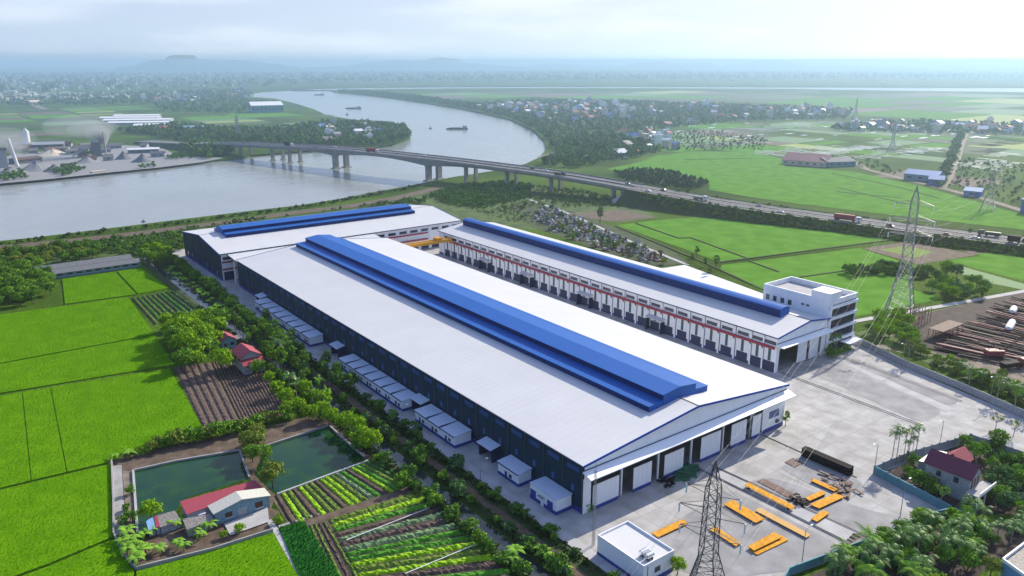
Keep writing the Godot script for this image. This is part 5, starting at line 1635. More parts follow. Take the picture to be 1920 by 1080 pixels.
	# cemetery edge and fields
	grove("tall", ["leaf_dark", "leaf_blue"], "field_tree", "dark tree on the ditch behind the narrow hall", "tree", "trees on the ditch behind the narrow hall", [[1342, 506, 0.9], [1306, 482, 0.8], [1322, 500, 0.6], [1298, 492, 0.6], [1330, 516, 0.6], [1125, 418, 1.3], [1140, 468, 1.1], [1128, 472, 0.9]], 37)
	fill("round", ["leaf_mid", "leaf_light", "leaf_blue"], "field_tree", "bushy tree in the clump round the lattice pylon's field", "tree", "trees in the clump by the pylon field", PX([1740, 520, 1775, 512, 1850, 548, 1840, 562, 1780, 566, 1745, 545]), 20, 0.75, 1.1, 4.0, 38)
	fill("bush", ["leaf_blue", "leaf_dark"], "field_bush", "grey-green bush in the hedge across the paddy by the pylon", "bush", "bushes of the hedge by the pylon", PX([1585, 512, 1640, 498, 1710, 505, 1745, 512, 1730, 525, 1650, 514, 1600, 518]), 40, 1.2, 2.0, 2.2, 39)
	fill("bush", ["leaf_blue", "leaf_mid", "leaf_olive"], "cemetery_bush", "shrub among the graves behind the narrow hall", "bush", "shrubs among the graves", PX([940, 392, 1000, 374, 1060, 398, 1150, 440, 1270, 490, 1235, 500, 1150, 478, 1010, 430]), 60, 0.8, 1.7, 3.0, 40)

# ---------------------------------------------------------------- pylons, lamps, wires
func lattice(k: MB, y0: float, h0: float, y1: float, h1: float, n: int, w: float) -> void:
	for i in n:
		var ya := lerpf(y0, y1, float(i) / n)
		var yb := lerpf(y0, y1, float(i + 1) / n)
		var a := lerpf(h0, h1, float(i) / n)
		var b := lerpf(h0, h1, float(i + 1) / n)
		for s in 4:
			var c0 := Vector3([-1, 1, 1, -1][s], 0, [-1, -1, 1, 1][s])
			var c1 := Vector3([-1, 1, 1, -1][(s + 1) % 4], 0, [-1, -1, 1, 1][(s + 1) % 4])
			k.bar(c0 * a + UP * ya, c1 * b + UP * yb, w)
			k.bar(c1 * a + UP * ya, c0 * b + UP * yb, w)
			k.bar(c0 * b + UP * yb, c1 * b + UP * yb, w)

func pylon(label: String, at: Vector3, turn: float, base: float, yw: float, waist: float, yt: float, top: float, peak: float, arms: Array, w: float, m: Material) -> Node3D:
	var t := thing("lattice_pylon", label, "pylon", at, turn)
	for s in 4:
		var c := Vector3([-1, 1, 1, -1][s], 0, [-1, -1, 1, 1][s])
		var k := MB.new()
		k.bar(c * base, c * waist + UP * yw, w * 2.0)
		k.bar(c * waist + UP * yw, c * top + UP * yt, w * 1.8)
		k.bar(c * top + UP * yt, UP * peak, w * 1.4)
		part(t, "leg", k.mesh(), m)
		k = MB.new()
		k.box(c * base - Vector3(0.5, 0.2, 0.5), c * base + Vector3(0.5, 0.5, 0.5))
		part(t, "footing", k.mesh(), M.concrete_pale)
	var k := MB.new()
	lattice(k, 0.5, lerpf(base, waist, 0.5 / yw), yw, waist, 5, w)
	lattice(k, yw, waist, yt, top, int((yt - yw) / (waist * 1.9)) + 1, w)
	lattice(k, yt, top, lerpf(yt, peak, 0.8), top * 0.25, 2, w * 0.8)
	part(t, "bracing", k.mesh(), m)
	for a in arms:
		for s: float in [-1.0, 1.0]:
			var x: float = s * a[1]
			var ha: float = lerpf(waist, top, clampf((a[0] - yw) / (yt - yw), 0, 1))
			k = MB.new()
			for z in [-1.0, 1.0]:
				k.bar(Vector3(s * ha, a[0], z * ha), Vector3(x, a[0], 0), w)
				k.bar(Vector3(s * ha, a[0] + 1.6, z * ha), Vector3(x, a[0], 0), w * 0.8)
			part(t, "cross_arm", k.mesh(), m)
			k = MB.new()
			k.tube(Vector3(x, a[0] - 1.9, 0), Vector3(x, a[0], 0), 0.17, 0.17, 6)
			part(t, "insulator", k.mesh(), M.white_paint)
	return t

func wire(k: MB, a: Vector3, b: Vector3, sag: float, r: float) -> void:
	var n := 14
	var prev := a
	for i in range(1, n + 1):
		var f := float(i) / n
		var p := a.lerp(b, f) - UP * sag * 4.0 * f * (1 - f)
		k.tube(prev, p, r, r, 4, false)
		prev = p

func build_lines() -> void:
	var near := pylon("dark near lattice pylon standing at the gravel beside the pump house", Vector3(107.5, 0, -81.0), -1.249, 3.6, 9.5, 1.45, 24.0, 1.15, 29.5, [[14.0, 6.0], [18.5, 6.4], [23.0, 5.2]], 0.09, M.galv_dark)
	var mid := pylon("tall grey lattice pylon with three pairs of arms in the paddy beyond the office", Vector3(309.4, 0, -149.0), -1.249, 5.2, 20.0, 1.9, 47.0, 1.3, 53.0, [[33.5, 8.0], [39.5, 8.0], [45.5, 7.0]], 0.14, M.galv)
	var f1 := pylon("distant faint lattice pylon beside the highway near the blue sheds", Vector3(586.0, 0, -232.0), -1.249, 4.6, 12.0, 1.5, 26.0, 1.0, 30.0, [[18.0, 6.0], [22.0, 6.0], [26.0, 5.0]], 0.13, M.galv)
	pylon("distant thin lattice pylon on the wooded shore above the bridge", Vector3(336.5, 0, -1043.0), 0.2, 4.6, 14.0, 1.5, 28.0, 1.0, 33.0, [[20.0, 5.0], [24.0, 5.0], [28.0, 4.0]], 0.16, M.galv)
	pylon("distant thin lattice pylon among the vegetable fields beyond the red barn", Vector3(880.0, 0, -458.0), 0.4, 4.6, 12.0, 1.5, 28.0, 1.0, 32.0, [[19.0, 6.0], [23.0, 6.0], [28.0, 5.0]], 0.2, M.galv)
	pylon("faint lattice pylon standing in the far plain before the pale river", Vector3(1320.0, 0, -760.0), 0.4, 5.0, 14.0, 1.5, 32.0, 1.0, 38.0, [[22.0, 6.0], [28.0, 6.0], [32.0, 5.0]], 0.24, M.galv)
	var lv := [14.0, 18.5, 23.0]
	var lx := [6.0, 6.4, 5.2]
	var mv := [33.5, 39.5, 45.5]
	var mx := [8.0, 8.0, 7.0]
	var wm := mat("wire", Color(0.30, 0.31, 0.30), 0.5, 0.5, 0.3)
	var n := 0
	for i in 3:
		for s: float in [-1.0, 1.0]:
			var a: Vector3 = near.transform * Vector3(s * lx[i], lv[i] - 1.9, 0)
			var b: Vector3 = mid.transform * Vector3(s * mx[i], mv[i] - 1.9, 0)
			var k := MB.new()
			wire(k, a, b, 7.0, 0.022)
			var o := part(self, "power_line", k.mesh(), wm)
			tag(o, "thin conductor strung from the tall pylon to the near dark pylon", "wire", "conductors between the two pylons")
			k = MB.new()
			var c: Vector3 = f1.transform * Vector3(s * 6.0, 18.0 + 4.0 * i - 1.9, 0)
			wire(k, b, c, 6.0, 0.022)
			o = part(self, "power_line", k.mesh(), wm)
			tag(o, "thin conductor strung from the tall pylon over the highway", "wire", "conductors over the highway")
			k = MB.new()
			wire(k, a, a + Vector3(-150, -3.0 - i * 1.0, 46), 6.0, 0.02)
			o = part(self, "power_line", k.mesh(), wm)
			tag(o, "thin conductor running from the near pylon over the vegetable beds", "wire", "conductors over the vegetable beds")
	# guyed mast
	var t := thing("radio_mast", "slender pale lattice mast at the corner of the large hall", "mast", Vector3(101.6, 0, -106.4))
	var k := MB.new()
	for s in 4:
		var c := Vector3([-1, 1, 1, -1][s], 0, [-1, -1, 1, 1][s]) * 0.22
		k.bar(c, c + UP * 18.0, 0.045)
	part(t, "uprights", k.mesh(), M.galv)
	k = MB.new()
	lattice(k, 0.0, 0.22, 18.0, 0.22, 20, 0.022)
	part(t, "bracing", k.mesh(), M.galv)
	part(t, "tip_rod", boxm(Vector3(-0.03, 18, -0.03), Vector3(0.03, 20.5, 0.03)), M.galv)
	# lamp posts
	for q in [[178.5, -86.4, 8.4, -1.0, "street lamp at the corner of the villa wall"], [205.8, -83.3, 8.0, -1.0, "street lamp behind the villa's back wall"], [254.4, -119.0, 8.4, -1.0, "street lamp against the boundary wall opposite the gravel beds"], [247.6, -88.2, 8.4, -1.0, "street lamp against the boundary wall beyond the villa"], [131.0, -75.4, 8.4, 1.0, "street lamp between the orange plates and the palm grove"], [164.8, -72.5, 8.8, 1.0, "street lamp in the shade by the villa's side wall"], [96.6, -180.7, 6.0, 1.0, "short lamp post on the canal bank beside the three-cabin terrace"], [96.6, -141.7, 6.0, 1.0, "short lamp post on the canal bank beside the lone cabin"]]:
		t = thing("street_lamp", "thin grey " + q[4], "street lamp", Vector3(q[0], 0, q[1]))
		k = MB.new()
		k.tube(Vector3.ZERO, UP * q[2], 0.11, 0.06, 8)
		part(t, "pole", k.mesh(), M.galv)
		k = MB.new()
		k.tube(UP * q[2], Vector3(q[3] * 1.8, q[2] + 0.5, 0), 0.05, 0.04, 6)
		part(t, "bracket", k.mesh(), M.galv)
		part(t, "lantern", boxm(Vector3(q[3] * 2.0 - 0.35, q[2] + 0.42, -0.14), Vector3(q[3] * 2.0 + 0.35, q[2] + 0.58, 0.14)), M.white_paint)
		part(t, "base_plate", boxm(Vector3(-0.25, 0, -0.25), Vector3(0.25, 0.2, 0.25)), M.concrete_pale)

# ---------------------------------------------------------------- houses
func wall_box(t: Node3D, w: float, d: float, h: float, wm: Material) -> void:
	part(t, "wall", boxm(Vector3(0, 0, -d), Vector3(w, h, 0)), wm)

func gable_roof(t: Node3D, w: float, d: float, h: float, rh: float, along: bool, rm: Material, wm: Material, o := 0.4, th := 0.14) -> void:
	# ridge along the depth (along = true) or along the front
	var k := MB.new()
	var g := MB.new()
	if along:
		var s := (rh - h) / (w / 2)
		k.extrude(PackedVector2Array([Vector2(-o, h - o * s), Vector2(w / 2, rh), Vector2(w + o, h - o * s), Vector2(w + o, h - o * s + th), Vector2(w / 2, rh + th), Vector2(-o, h - o * s + th)]), Transform3D(Basis(), Vector3(0, 0, o)), d + 2 * o)
		g.extrude(PackedVector2Array([Vector2(0, h), Vector2(w, h), Vector2(w / 2, rh)]), Transform3D(Basis(), Vector3(0, 0, 0)), d)
	else:
		var tf := frame(Vector3(-o, 0, 0), Vector3(0, 0, 1))
		var s := (rh - h) / (d / 2)
		k.extrude(PackedVector2Array([Vector2(o, h - o * s), Vector2(-d / 2, rh), Vector2(-d - o, h - o * s), Vector2(-d - o, h - o * s + th), Vector2(-d / 2, rh + th), Vector2(o, h - o * s + th)]), tf, w + 2 * o)
		g.extrude(PackedVector2Array([Vector2(0, h), Vector2(-d, h), Vector2(-d / 2, rh)]), frame(Vector3.ZERO, Vector3(0, 0, 1)), w)
	part(t, "gable", g.mesh(), wm)
	part(t, "roof", k.mesh(), rm)

func opening(t: Node3D, nm: String, x: float, y: float, w: float, h: float, m: Material, z := 0.0) -> void:
	var o := part(t, nm, boxm(Vector3(x, y, z), Vector3(x + w, y + h, z + 0.05)), m)
	if nm == "window":
		part(o, "window_frame", boxm(Vector3(x - 0.08, y - 0.1, z), Vector3(x + w + 0.08, y, z + 0.12)), M.white_paint)

func side_opening(t: Node3D, nm: String, z: float, y: float, w: float, h: float, m: Material) -> void:
	part(t, nm, boxm(Vector3(-0.05, y, z - w), Vector3(0, y + h, z)), m)

# small building from its four roof corners [px, py, h] (front-left, front-right, back-right, back-left)
func lean_to(nm: String, label: String, cat: String, c: Array, rm: Material, wm: Material, inset := 0.25) -> Node3D:
	var t := thing(nm, label, cat)
	var p: Array[Vector3] = []
	var mid := Vector3.ZERO
	for q in c:
		p.append(P(q[0], q[1], q[2]))
		mid += p[-1] / 4.0
	var k := MB.new()
	k.quad(p[0], p[1], p[2], p[3])
	var dn := UP * -0.12
	k.quad(p[3] + dn, p[2] + dn, p[1] + dn, p[0] + dn)
	for i in 4: k.quad(p[i] + dn, p[(i + 1) % 4] + dn, p[(i + 1) % 4], p[i])
	part(t, "roof", k.mesh(), rm)
	k = MB.new()
	var q: Array[Vector3] = []
	for a in p: q.append(a.lerp(Vector3(mid.x, a.y, mid.z), inset / (Vector2(a.x - mid.x, a.z - mid.z).length())) - UP * 0.13)
	for i in 4:
		var a := q[i]
		var b := q[(i + 1) % 4]
		k.quad(Vector3(a.x, 0, a.z), Vector3(b.x, 0, b.z), b, a)
	part(t, "wall", k.mesh(), wm)
	return t

func build_houses() -> void:
	mottle(mat("tile_red", Color(0.36, 0.045, 0.075), 0.7), noise_tex(71, 0.03, grey(0.75), grey(1), 4), 6.0)
	mottle(mat("tile_maroon", Color(0.16, 0.02, 0.055), 0.6), noise_tex(72, 0.03, grey(0.75), grey(1), 4), 6.0)
	mottle(mat("tin_old", Color(0.34, 0.33, 0.33), 0.7), noise_tex(73, 0.02, Color(0.5, 0.46, 0.42), grey(1), 5), 7.0)
	mottle(mat("tin_cream", Color(0.55, 0.55, 0.47), 0.6), noise_tex(74, 0.02, grey(0.85), grey(1), 4), 7.0)
	mottle(mat("plaster", Color(0.42, 0.44, 0.46), 0.9), noise_tex(75, 0.02, grey(0.75), grey(1), 5), 8.0)
	mottle(mat("plaster_blue", Color(0.22, 0.36, 0.44), 0.9), noise_tex(75, 0.02, grey(0.75), grey(1), 5), 8.0)
	mat("turquoise", Color(0.10, 0.25, 0.29), 0.85)
	mottle(mat("fibre_grey", Color(0.19, 0.20, 0.22), 0.85), noise_tex(76, 0.02, grey(0.7), grey(1), 5), 12.0)
	mat("wood_dark", Color(0.07, 0.035, 0.025), 0.7)
	# house one
	var t := thing("house", "small house with red gable roof hidden among the garden trees", "house", Vector3(75.2, 0, -273.5))
	wall_box(t, 5.2, 6.2, 3.4, M.plaster_blue)
	gable_roof(t, 5.2, 6.2, 3.4, 5.0, true, M.tile_red, M.plaster_blue)
	opening(t, "window", 3.2, 1.1, 1.1, 1.3, M.glass_dark)
	opening(t, "door", 0.9, 0.0, 1.0, 2.2, M.wood_dark)
	side_opening(t, "window", -2.4, 1.1, 1.2, 1.2, M.glass_dark)
	part(t, "porch_roof", boxm(Vector3(5.3, 2.7, -5.0), Vector3(8.2, 2.82, -0.4)), M.tin_old)
	for z in [-4.8, -0.7]: part(t, "porch_post", boxm(Vector3(8.0, 0, z), Vector3(8.15, 2.7, z + 0.15)), M.concrete_pale)
	# house two
	t = thing("house", "two-storey house with wide red gable roof above the ploughed plot", "house", Vector3(73.9, 0, -248.0))
	wall_box(t, 6.4, 8.6, 5.4, M.plaster)
	gable_roof(t, 6.4, 8.6, 5.4, 7.2, true, M.tile_red, M.plaster, 0.6)
	var k := MB.new()
	k.quad(Vector3(-0.4, 3.4, 3.4), Vector3(7.0, 3.4, 3.4), Vector3(7.0, 4.6, 0.02), Vector3(-0.4, 4.6, 0.02))
	k.quad(Vector3(-0.4, 4.48, 0.02), Vector3(7.0, 4.48, 0.02), Vector3(7.0, 3.28, 3.4), Vector3(-0.4, 3.28, 3.4))
	part(t, "porch_roof", k.mesh(), M.tile_red)
	part(t, "porch_wall", boxm(Vector3(0, 0, 0.02), Vector3(6.4, 3.3, 2.8)), M.plaster)
	part(t, "door", boxm(Vector3(2.6, 0, 2.8), Vector3(3.8, 2.3, 2.86)), M.wood_dark)
	part(t, "window", boxm(Vector3(4.5, 1.1, 2.8), Vector3(5.7, 2.3, 2.86)), M.glass_dark)
	part(t, "door_hood", boxm(Vector3(0.4, 2.6, 2.8), Vector3(2.2, 2.72, 3.9)), M.tin_old)
	for z in [-1.5, -5.0]: side_opening(t, "window", z, 3.4, 1.2, 1.2, M.glass_dark)
	# pond house
	lean_to("house", "long low house with a sloping crimson roof at the pond edge", "house", [[350, 965, 2.7], [492, 913, 2.7], [477, 900, 3.4], [337, 940, 3.4]], M.tile_red, M.plaster)
	t = thing("house", "cream-roofed gable house joined to the long crimson-roofed one", "house", Vector3(39.2, 0, -162.6))
	wall_box(t, 12.4, 3.2, 3.1, M.plaster_blue)
	gable_roof(t, 12.4, 3.6, 3.1, 4.4, true, M.tin_cream, M.plaster_blue, 0.35)
	opening(t, "window", 2.2, 1.0, 1.6, 1.3, M.wood_dark)
	opening(t, "door", 5.0, 0.0, 2.2, 2.3, M.plaster)
	opening(t, "window", 9.0, 0.9, 1.8, 1.5, M.wood_dark)
	sheet("patio", PX([420, 984, 484, 960, 502, 952, 505, 980, 432, 1006]), 0.3, M.concrete_pale)
	tag(get_node("patio"), "weathered concrete patio before the cream-roofed house", "", "", "structure")
	lean_to("shed", "shed with weathered grey tin roof beside the crimson-roofed house", "shed", [[350, 993, 2.1], [402, 974, 2.1], [397, 962, 2.5], [342, 973, 2.5]], M.tin_old, M.plaster)
	lean_to("shed", "tin shed with a patchy white roof at the pond corner", "shed", [[300, 989, 1.9], [340, 976, 1.9], [328, 957, 2.4], [292, 967, 2.4]], M.tin_old, M.plaster)
	lean_to("shed", "small shed with blue tin roof at the pond corner", "shed", [[278, 994, 1.9], [291, 990, 1.9], [287, 968, 2.3], [274, 977, 2.3]], mat("tin_blue", Color(0.16, 0.3, 0.5), 0.6), M.plaster)
	lean_to("shed", "narrow lean-to with red tin roof between blue and white shed roofs", "shed", [[292, 989, 1.95], [300, 987, 1.95], [295, 967, 2.42], [289, 968, 2.42]], M.tile_red, M.plaster, 0.1)
	lean_to("water_stand", "low box with white lid against the crimson-roofed house", "box", [[372, 966, 1.7], [386, 962, 1.7], [382, 955, 1.8], [367, 960, 1.8]], M.white_paint, M.plaster, 0.1)
	# grey animal sheds
	for q in [[41.5, -417.5, 38.0, "grey fibre-roofed long shed along the paddy edge"], [36.0, -428.5, 42.0, "grey fibre-roofed long shed behind the first, before the orchard"]]:
		t = thing("long_shed", q[3], "shed", Vector3(q[0], 0, q[1]))
		wall_box(t, q[2], 7.0, 2.6, M.plaster_blue)
		gable_roof(t, q[2], 7.0, 2.6, 3.9, false, M.fibre_grey, M.plaster, 0.5)
		for i in 9: opening(t, "window", 1.5 + i * 4.1, 1.1, 2.4, 0.9, M.glass_dark)
	lean_to("long_shed", "dark-roofed low shed among the orchard trees", "shed", [[-30, 528, 2.2], [26, 520, 2.2], [24, 514, 2.6], [-30, 520, 2.6]], M.fibre_grey, M.plaster)
	build_villa()

func build_villa() -> void:
	var t := thing("villa", "two-storey grey villa with steep maroon roof and balcony behind the turquoise wall", "villa", Vector3(183.2, 0, -66.2), 0.02)
	part(t, "wall", boxm(Vector3(0, 0, -10.2), Vector3(5.4, 6.5, 0)), M.plaster)
	gable_roof(t, 5.4, 10.2, 6.5, 8.9, true, M.tile_maroon, M.plaster, 0.5)
	part(t, "wing_wall", boxm(Vector3(5.41, 0, -8.6), Vector3(10.5, 6.45, -4.2)), M.plaster)
	var w := Node3D.new()
	w.name = "wing"
	t.add_child(w)
	w.position = Vector3(5.0, 0, -4.2)
	gable_roof(w, 5.6, 4.4, 6.45, 8.6, false, M.tile_red, M.plaster, 0.4)
	part(t, "terrace_floor", boxm(Vector3(-1.6, 3.1, 0.01), Vector3(7.4, 3.4, 3.0)), M.concrete_pale)
	for x in [-1.4, 2.6, 7.0]: part(t, "terrace_post", boxm(Vector3(x, 0, 2.5), Vector3(x + 0.3, 3.1, 2.8)), M.white_paint)
	var k := MB.new()
	for i in 24: k.box(Vector3(-1.5 + i * 0.38, 3.4, 2.85), Vector3(-1.42 + i * 0.38, 4.2, 2.93))
	k.box(Vector3(-1.6, 4.2, 2.82), Vector3(7.4, 4.3, 2.96))
	part(t, "railing", k.mesh(), M.white_paint)
	for x in [0.7, 2.3, 3.9]: opening(t, "door", x, 3.42, 0.9, 2.2, M.wood_dark)
	for x in [0.7, 3.6]: opening(t, "window", x, 0.9, 1.3, 1.5, M.glass_dark)
	for z in [-2.5, -6.5]: side_opening(t, "window", z, 4.0, 1.1, 1.4, M.glass_dark)
	lean_to("outbuilding", "flat pale-roofed outbuilding behind the villa", "outbuilding", [[1722, 864, 3.0], [1762, 872, 3.0], [1776, 848, 3.0], [1752, 843, 3.0]], M.galv, M.plaster_blue, 0.1)
	# walls
	for q in [[[178.6, -86.4, 175.2, -66.0, 174.0, -58.0], "turquoise", "turquoise garden wall of the villa facing the yard"], [[178.9, -86.5, 192.6, -85.3, 216.2, -80.2], "plaster", "grey garden wall behind the villa facing the concrete road"], [[216.4, -80.0, 217.2, -60.0, 217.6, -40.0], "plaster", "grey garden wall beyond the villa"]]:
		var wl := thing("garden_wall", q[2], "wall")
		for i in range(0, q[0].size() - 2, 2):
			var a := Vector2(q[0][i], q[0][i + 1])
			var b := Vector2(q[0][i + 2], q[0][i + 3])
			var kk := MB.new()
			kk.prism(ribbon(PackedVector2Array([a, b]), 0.3), 0, 2.2)
			part(wl, "wall_panel", kk.mesh(), M[q[1]])
			var n := int((b - a).length() / 3.0)
			for j in n + 1:
				var c := a.lerp(b, float(j) / n)
				part(wl, "wall_pier", boxm(Vector3(c.x - 0.22, 0, c.y - 0.22), Vector3(c.x + 0.22, 2.4, c.y + 0.22)), M[q[1]])
	var wl := thing("garden_wall", "turquoise wall between the gravel yard and the palm grove", "wall")
	var pts := W2([118, -72.5, 126.2, -75.2, 150.4, -70.8, 169.2, -68.0, 174.4, -66.3])
	for i in pts.size() - 1:
		k = MB.new()
		k.prism(ribbon(PackedVector2Array([pts[i], pts[i + 1]]), 0.3), 0, 1.9)
		part(wl, "wall_panel", k.mesh(), M.turquoise)
	wl = thing("boundary_wall", "long grey boundary wall of the factory yard on the steel yard side", "wall")
	pts = W2([238, -45, 244.2, -77, 250.9, -98.3, 255.3, -117.6, 265.3, -142.7, 271, -154])
	for i in pts.size() - 1:
		var n := maxi(1, int((pts[i + 1] - pts[i]).length() / 7.0))
		for j in n:
			k = MB.new()
			k.prism(ribbon(PackedVector2Array([pts[i].lerp(pts[i + 1], float(j) / n), pts[i].lerp(pts[i + 1], (j + 0.94) / n)]), 0.25), 0, 2.3)
			part(wl, "wall_panel", k.mesh(), M.plaster)
			k = MB.new()
			k.prism(ribbon(PackedVector2Array([pts[i].lerp(pts[i + 1], (j + 0.94) / n), pts[i].lerp(pts[i + 1], (j + 1.0) / n)]), 0.4), 0, 2.45)
			part(wl, "wall_pier", k.mesh(), M.concrete_pale)
	lean_to("corner_building", "blue-walled building with bare flat roof past the palm grove", "building", [[1880, 1052, 4.0], [1960, 1110, 4.0], [1990, 1060, 4.0], [1925, 1018, 4.0]], M.tin_old, mat("wall_sky", Color(0.16, 0.34, 0.55), 0.85), 0.1)
	var co := get_node("corner_building")
	var p: Array[Vector3] = [P(1880, 1052, 4.0), P(1960, 1110, 4.0), P(1990, 1060, 4.0), P(1925, 1018, 4.0)]
	for i in 4:
		k = MB.new()
		k.bar(p[i] + UP * 0.3, p[(i + 1) % 4] + UP * 0.3, 0.3, 0.7)
		part(co, "parapet", k.mesh(), M.white_paint)

# ---------------------------------------------------------------- steel stock in the yard
func plate(label: String, c: Array, h: float, m: Material, group := "") -> Node3D:
	# c: four pixel corners of the top face
	var t := thing("steel_plate", label, "steel plate", Vector3.ZERO, 0.0, group)
	var q := PX(c, h)
	var k := MB.new()
	k.prism(q, h - 0.16, h)
	part(t, "plate", k.mesh(), m)
	var g := (q[0] + q[1] + q[2] + q[3]) / 4
	for f in [[0, 3], [1, 2]]:
		var a := q[f[0]].lerp(g, 0.16)
		var b := q[f[1]].lerp(g, 0.16)
		k = MB.new()
		k.bar(V3(a, (h - 0.16) / 2 + 0.04), V3(b, (h - 0.16) / 2 + 0.04), 0.25, h - 0.26)
		part(t, "bearer", k.mesh(), M.dark_steel)
	return t

func build_stock() -> void:
	plate("orange steel plate lying askew beside the pump house", [1222, 999, 1234, 1007, 1290, 981, 1280, 973], 0.5, M.orange_plate)
	plate("wide orange plate with rusty edge beside the crane track", [1357, 945, 1417, 980, 1434, 972, 1374, 937], 0.6, M.orange_plate)
	plate("long thin ochre plate parallel to the white strip", [1416, 957, 1512, 1008, 1520, 1002, 1424, 951], 0.55, mat("ochre_plate", Color(0.5, 0.28, 0.07), 0.75))
	plate("narrow orange plate behind the near pylon", [1330, 992, 1380, 1024, 1390, 1018, 1340, 986], 0.5, M.orange_plate)
	plate("longest orange plate on dark bearers beside the gravel", [1396, 909, 1484, 955, 1491, 949, 1403, 904], 0.9, M.orange_plate)
	plate("square orange plate pair, lower sheet nearer the palm grove", [1404, 1030, 1420, 1040, 1478, 1012, 1464, 1003], 0.35, M.orange_plate)
	plate("square orange plate pair, upper sheet with cross bars", [1402, 1024, 1414, 1032, 1466, 1007, 1452, 997], 0.75, M.orange_plate)
	plate("orange plate beside the dark beam stack", [1520, 901, 1564, 921, 1571, 917, 1527, 897], 0.6, M.orange_plate)
	plate("orange box plate with white edge in the middle of the gravel", [1510, 933, 1518, 939, 1549, 925, 1541, 919], 0.7, M.orange_plate)
	plate("orange plate with rust-white rim beyond the scrap heap", [1518, 945, 1536, 953, 1584, 931, 1566, 925], 0.6, M.orange_plate)
	plate("small yellow-orange plate lying alone on the gravel", [1520, 972, 1532, 978, 1555, 962, 1543, 956], 0.6, M.orange_plate)
	plate("flat rust-pink sheet beside the longest orange plate", [1420, 902, 1478, 933, 1490, 926, 1432, 897], 0.22, M.rust_plate)
	plate("pale concrete-stained sheet at the corner of the beam stack's bed", [1472, 866, 1490, 876, 1505, 868, 1487, 858], 0.22, M.rust_plate)
	# dark beams
	var t := thing("beam_stack", "long dark stack of steel beams in the yard", "steel beams")
	var a := P(1506, 853, 0)
	var b := P(1596, 892, 0)
	var d := (b - a).normalized()
	var s := d.cross(UP)
	for r in 2:
		for i in 3:
			var o := s * (i * 0.75 - 0.6) + UP * (0.2 + r * 1.1)
			var k := MB.new()
			k.bar(a + o + UP * 0.06, b + o + UP * 0.06, 0.6, 0.1)
			k.bar(a + o + UP * 0.55, b + o + UP * 0.55, 0.12, 0.9)
			k.bar(a + o + UP * 1.04, b + o + UP * 1.04, 0.6, 0.1)
			part(t, "beam", k.mesh(), M.dark_steel)
	# scrap heaps
	var g := RandomNumberGenerator.new()
	g.seed = 91
	for q in [[1560, 905, 26, 3.6, "rusty scrap plates strewn beside the dark beam stack", "rust_plate"], [1498, 940, 24, 1.6, "dark tangle of scrap steel beside the longest orange plate", "dark_steel"], [1585, 925, 16, 2.6, "low litter of rusty offcuts below the villa lamp", "rust_plate"], [1250, 905, 14, 2.0, "dark steel frames leaning before the sliding doors", "dark_steel"]]:
		t = thing("scrap_heap", q[4], "scrap")
		var c := P(q[0], q[1])
		for i in int(q[2]):
			var k := MB.new()
			var w := g.randf_range(0.15, 0.9)
			var L := g.randf_range(1.2, 3.2)
			var at := c + Vector3(g.randf_range(-1, 1) * q[3], 0.12 + 0.05 * i * g.randf(), g.randf_range(-1, 1) * q[3])
			k.box(Vector3(-L / 2, -0.05, -w / 2), Vector3(L / 2, 0.05, w / 2), Transform3D(Basis.from_euler(Vector3(g.randf_range(-0.12, 0.12), g.randf() * PI, g.randf_range(-0.1, 0.1))), at))
			part(t, "scrap_piece", k.mesh(), M[q[5]])
	# the steel yard over the wall
	mat("rust_dark", Color(0.085, 0.05, 0.05), 0.8)
	mat("maroon", Color(0.14, 0.02, 0.035), 0.7)
	for i in 30:
		t = thing("beam_row", ["row of dark steel sections in the yard beyond the boundary wall", "row of rusty steel sections in the yard beyond the boundary wall", "row of maroon steel girders in the yard beyond the boundary wall"][i % 3], "steel beams", Vector3.ZERO, 0.0, ["dark rows in the steel yard", "rusty rows in the steel yard", "maroon rows in the steel yard"][i % 3])
		var f := (i / 2) / 14.0
		var p0 := P(lerpf(1728, 1885, f), lerpf(650, 556, f))
		var p1 := P(lerpf(1850, 2010, f), lerpf(676, 590, f))
		if i % 2:
			var dd := p1 - p0
			p0 += dd * 0.5; p1 += dd * 0.35
		for j in 8:
			var k := MB.new()
			var o := Vector3(g.randf_range(-1.8, 1.8), 0.2 + 0.3 * (j / 3), g.randf_range(-1.2, 1.2) + (j % 2) * 1.4)
			k.bar(p0 + o + (p1 - p0) * g.randf_range(0, 0.3), p1 + o - (p1 - p0) * g.randf_range(0, 0.3), g.randf_range(0.25, 0.55), g.randf_range(0.2, 0.4))
			part(t, "girder", k.mesh(), [M.dark_steel, M.rust_dark, M.maroon][i % 3])
	# scaffold racks
	for q in [[1722, 612, 9.0, 6.0, "maroon scaffold rack at the corner of the steel yard"], [1765, 640, 16.0, 3.6, "maroon scaffold rack with flat decking in the steel yard"]]:
		t = thing("scaffold_rack", q[4], "scaffold")
		var c := P(q[0], q[1])
		for x in 5:
			for z in 3:
				part(t, "upright", boxm(c + Vector3(x * q[2] / 4 - 0.08, 0, -z * 2.5 - 0.08), c + Vector3(x * q[2] / 4 + 0.08, q[3], -z * 2.5 + 0.08)), M.maroon)
		for y in 3:
			for z in 3:
				var yy: float = q[3] * (y + 1) / 3.0 - 0.1
				part(t, "ledger", boxm(c + Vector3(0, yy - 0.15, -z * 2.5 - 0.07), c + Vector3(q[2], yy + 0.02, -z * 2.5 + 0.07)), M.maroon)
	part(t, "deck", boxm(P(1765, 640) + Vector3(0, 3.62, -5.2), P(1765, 640) + Vector3(16, 3.75, 0.2)), M.rust_plate)
	# crawler crane
	t = thing("crawler_crane", "red crawler crane with raised lattice boom in the steel yard", "crane", P(1864, 672), -0.64)
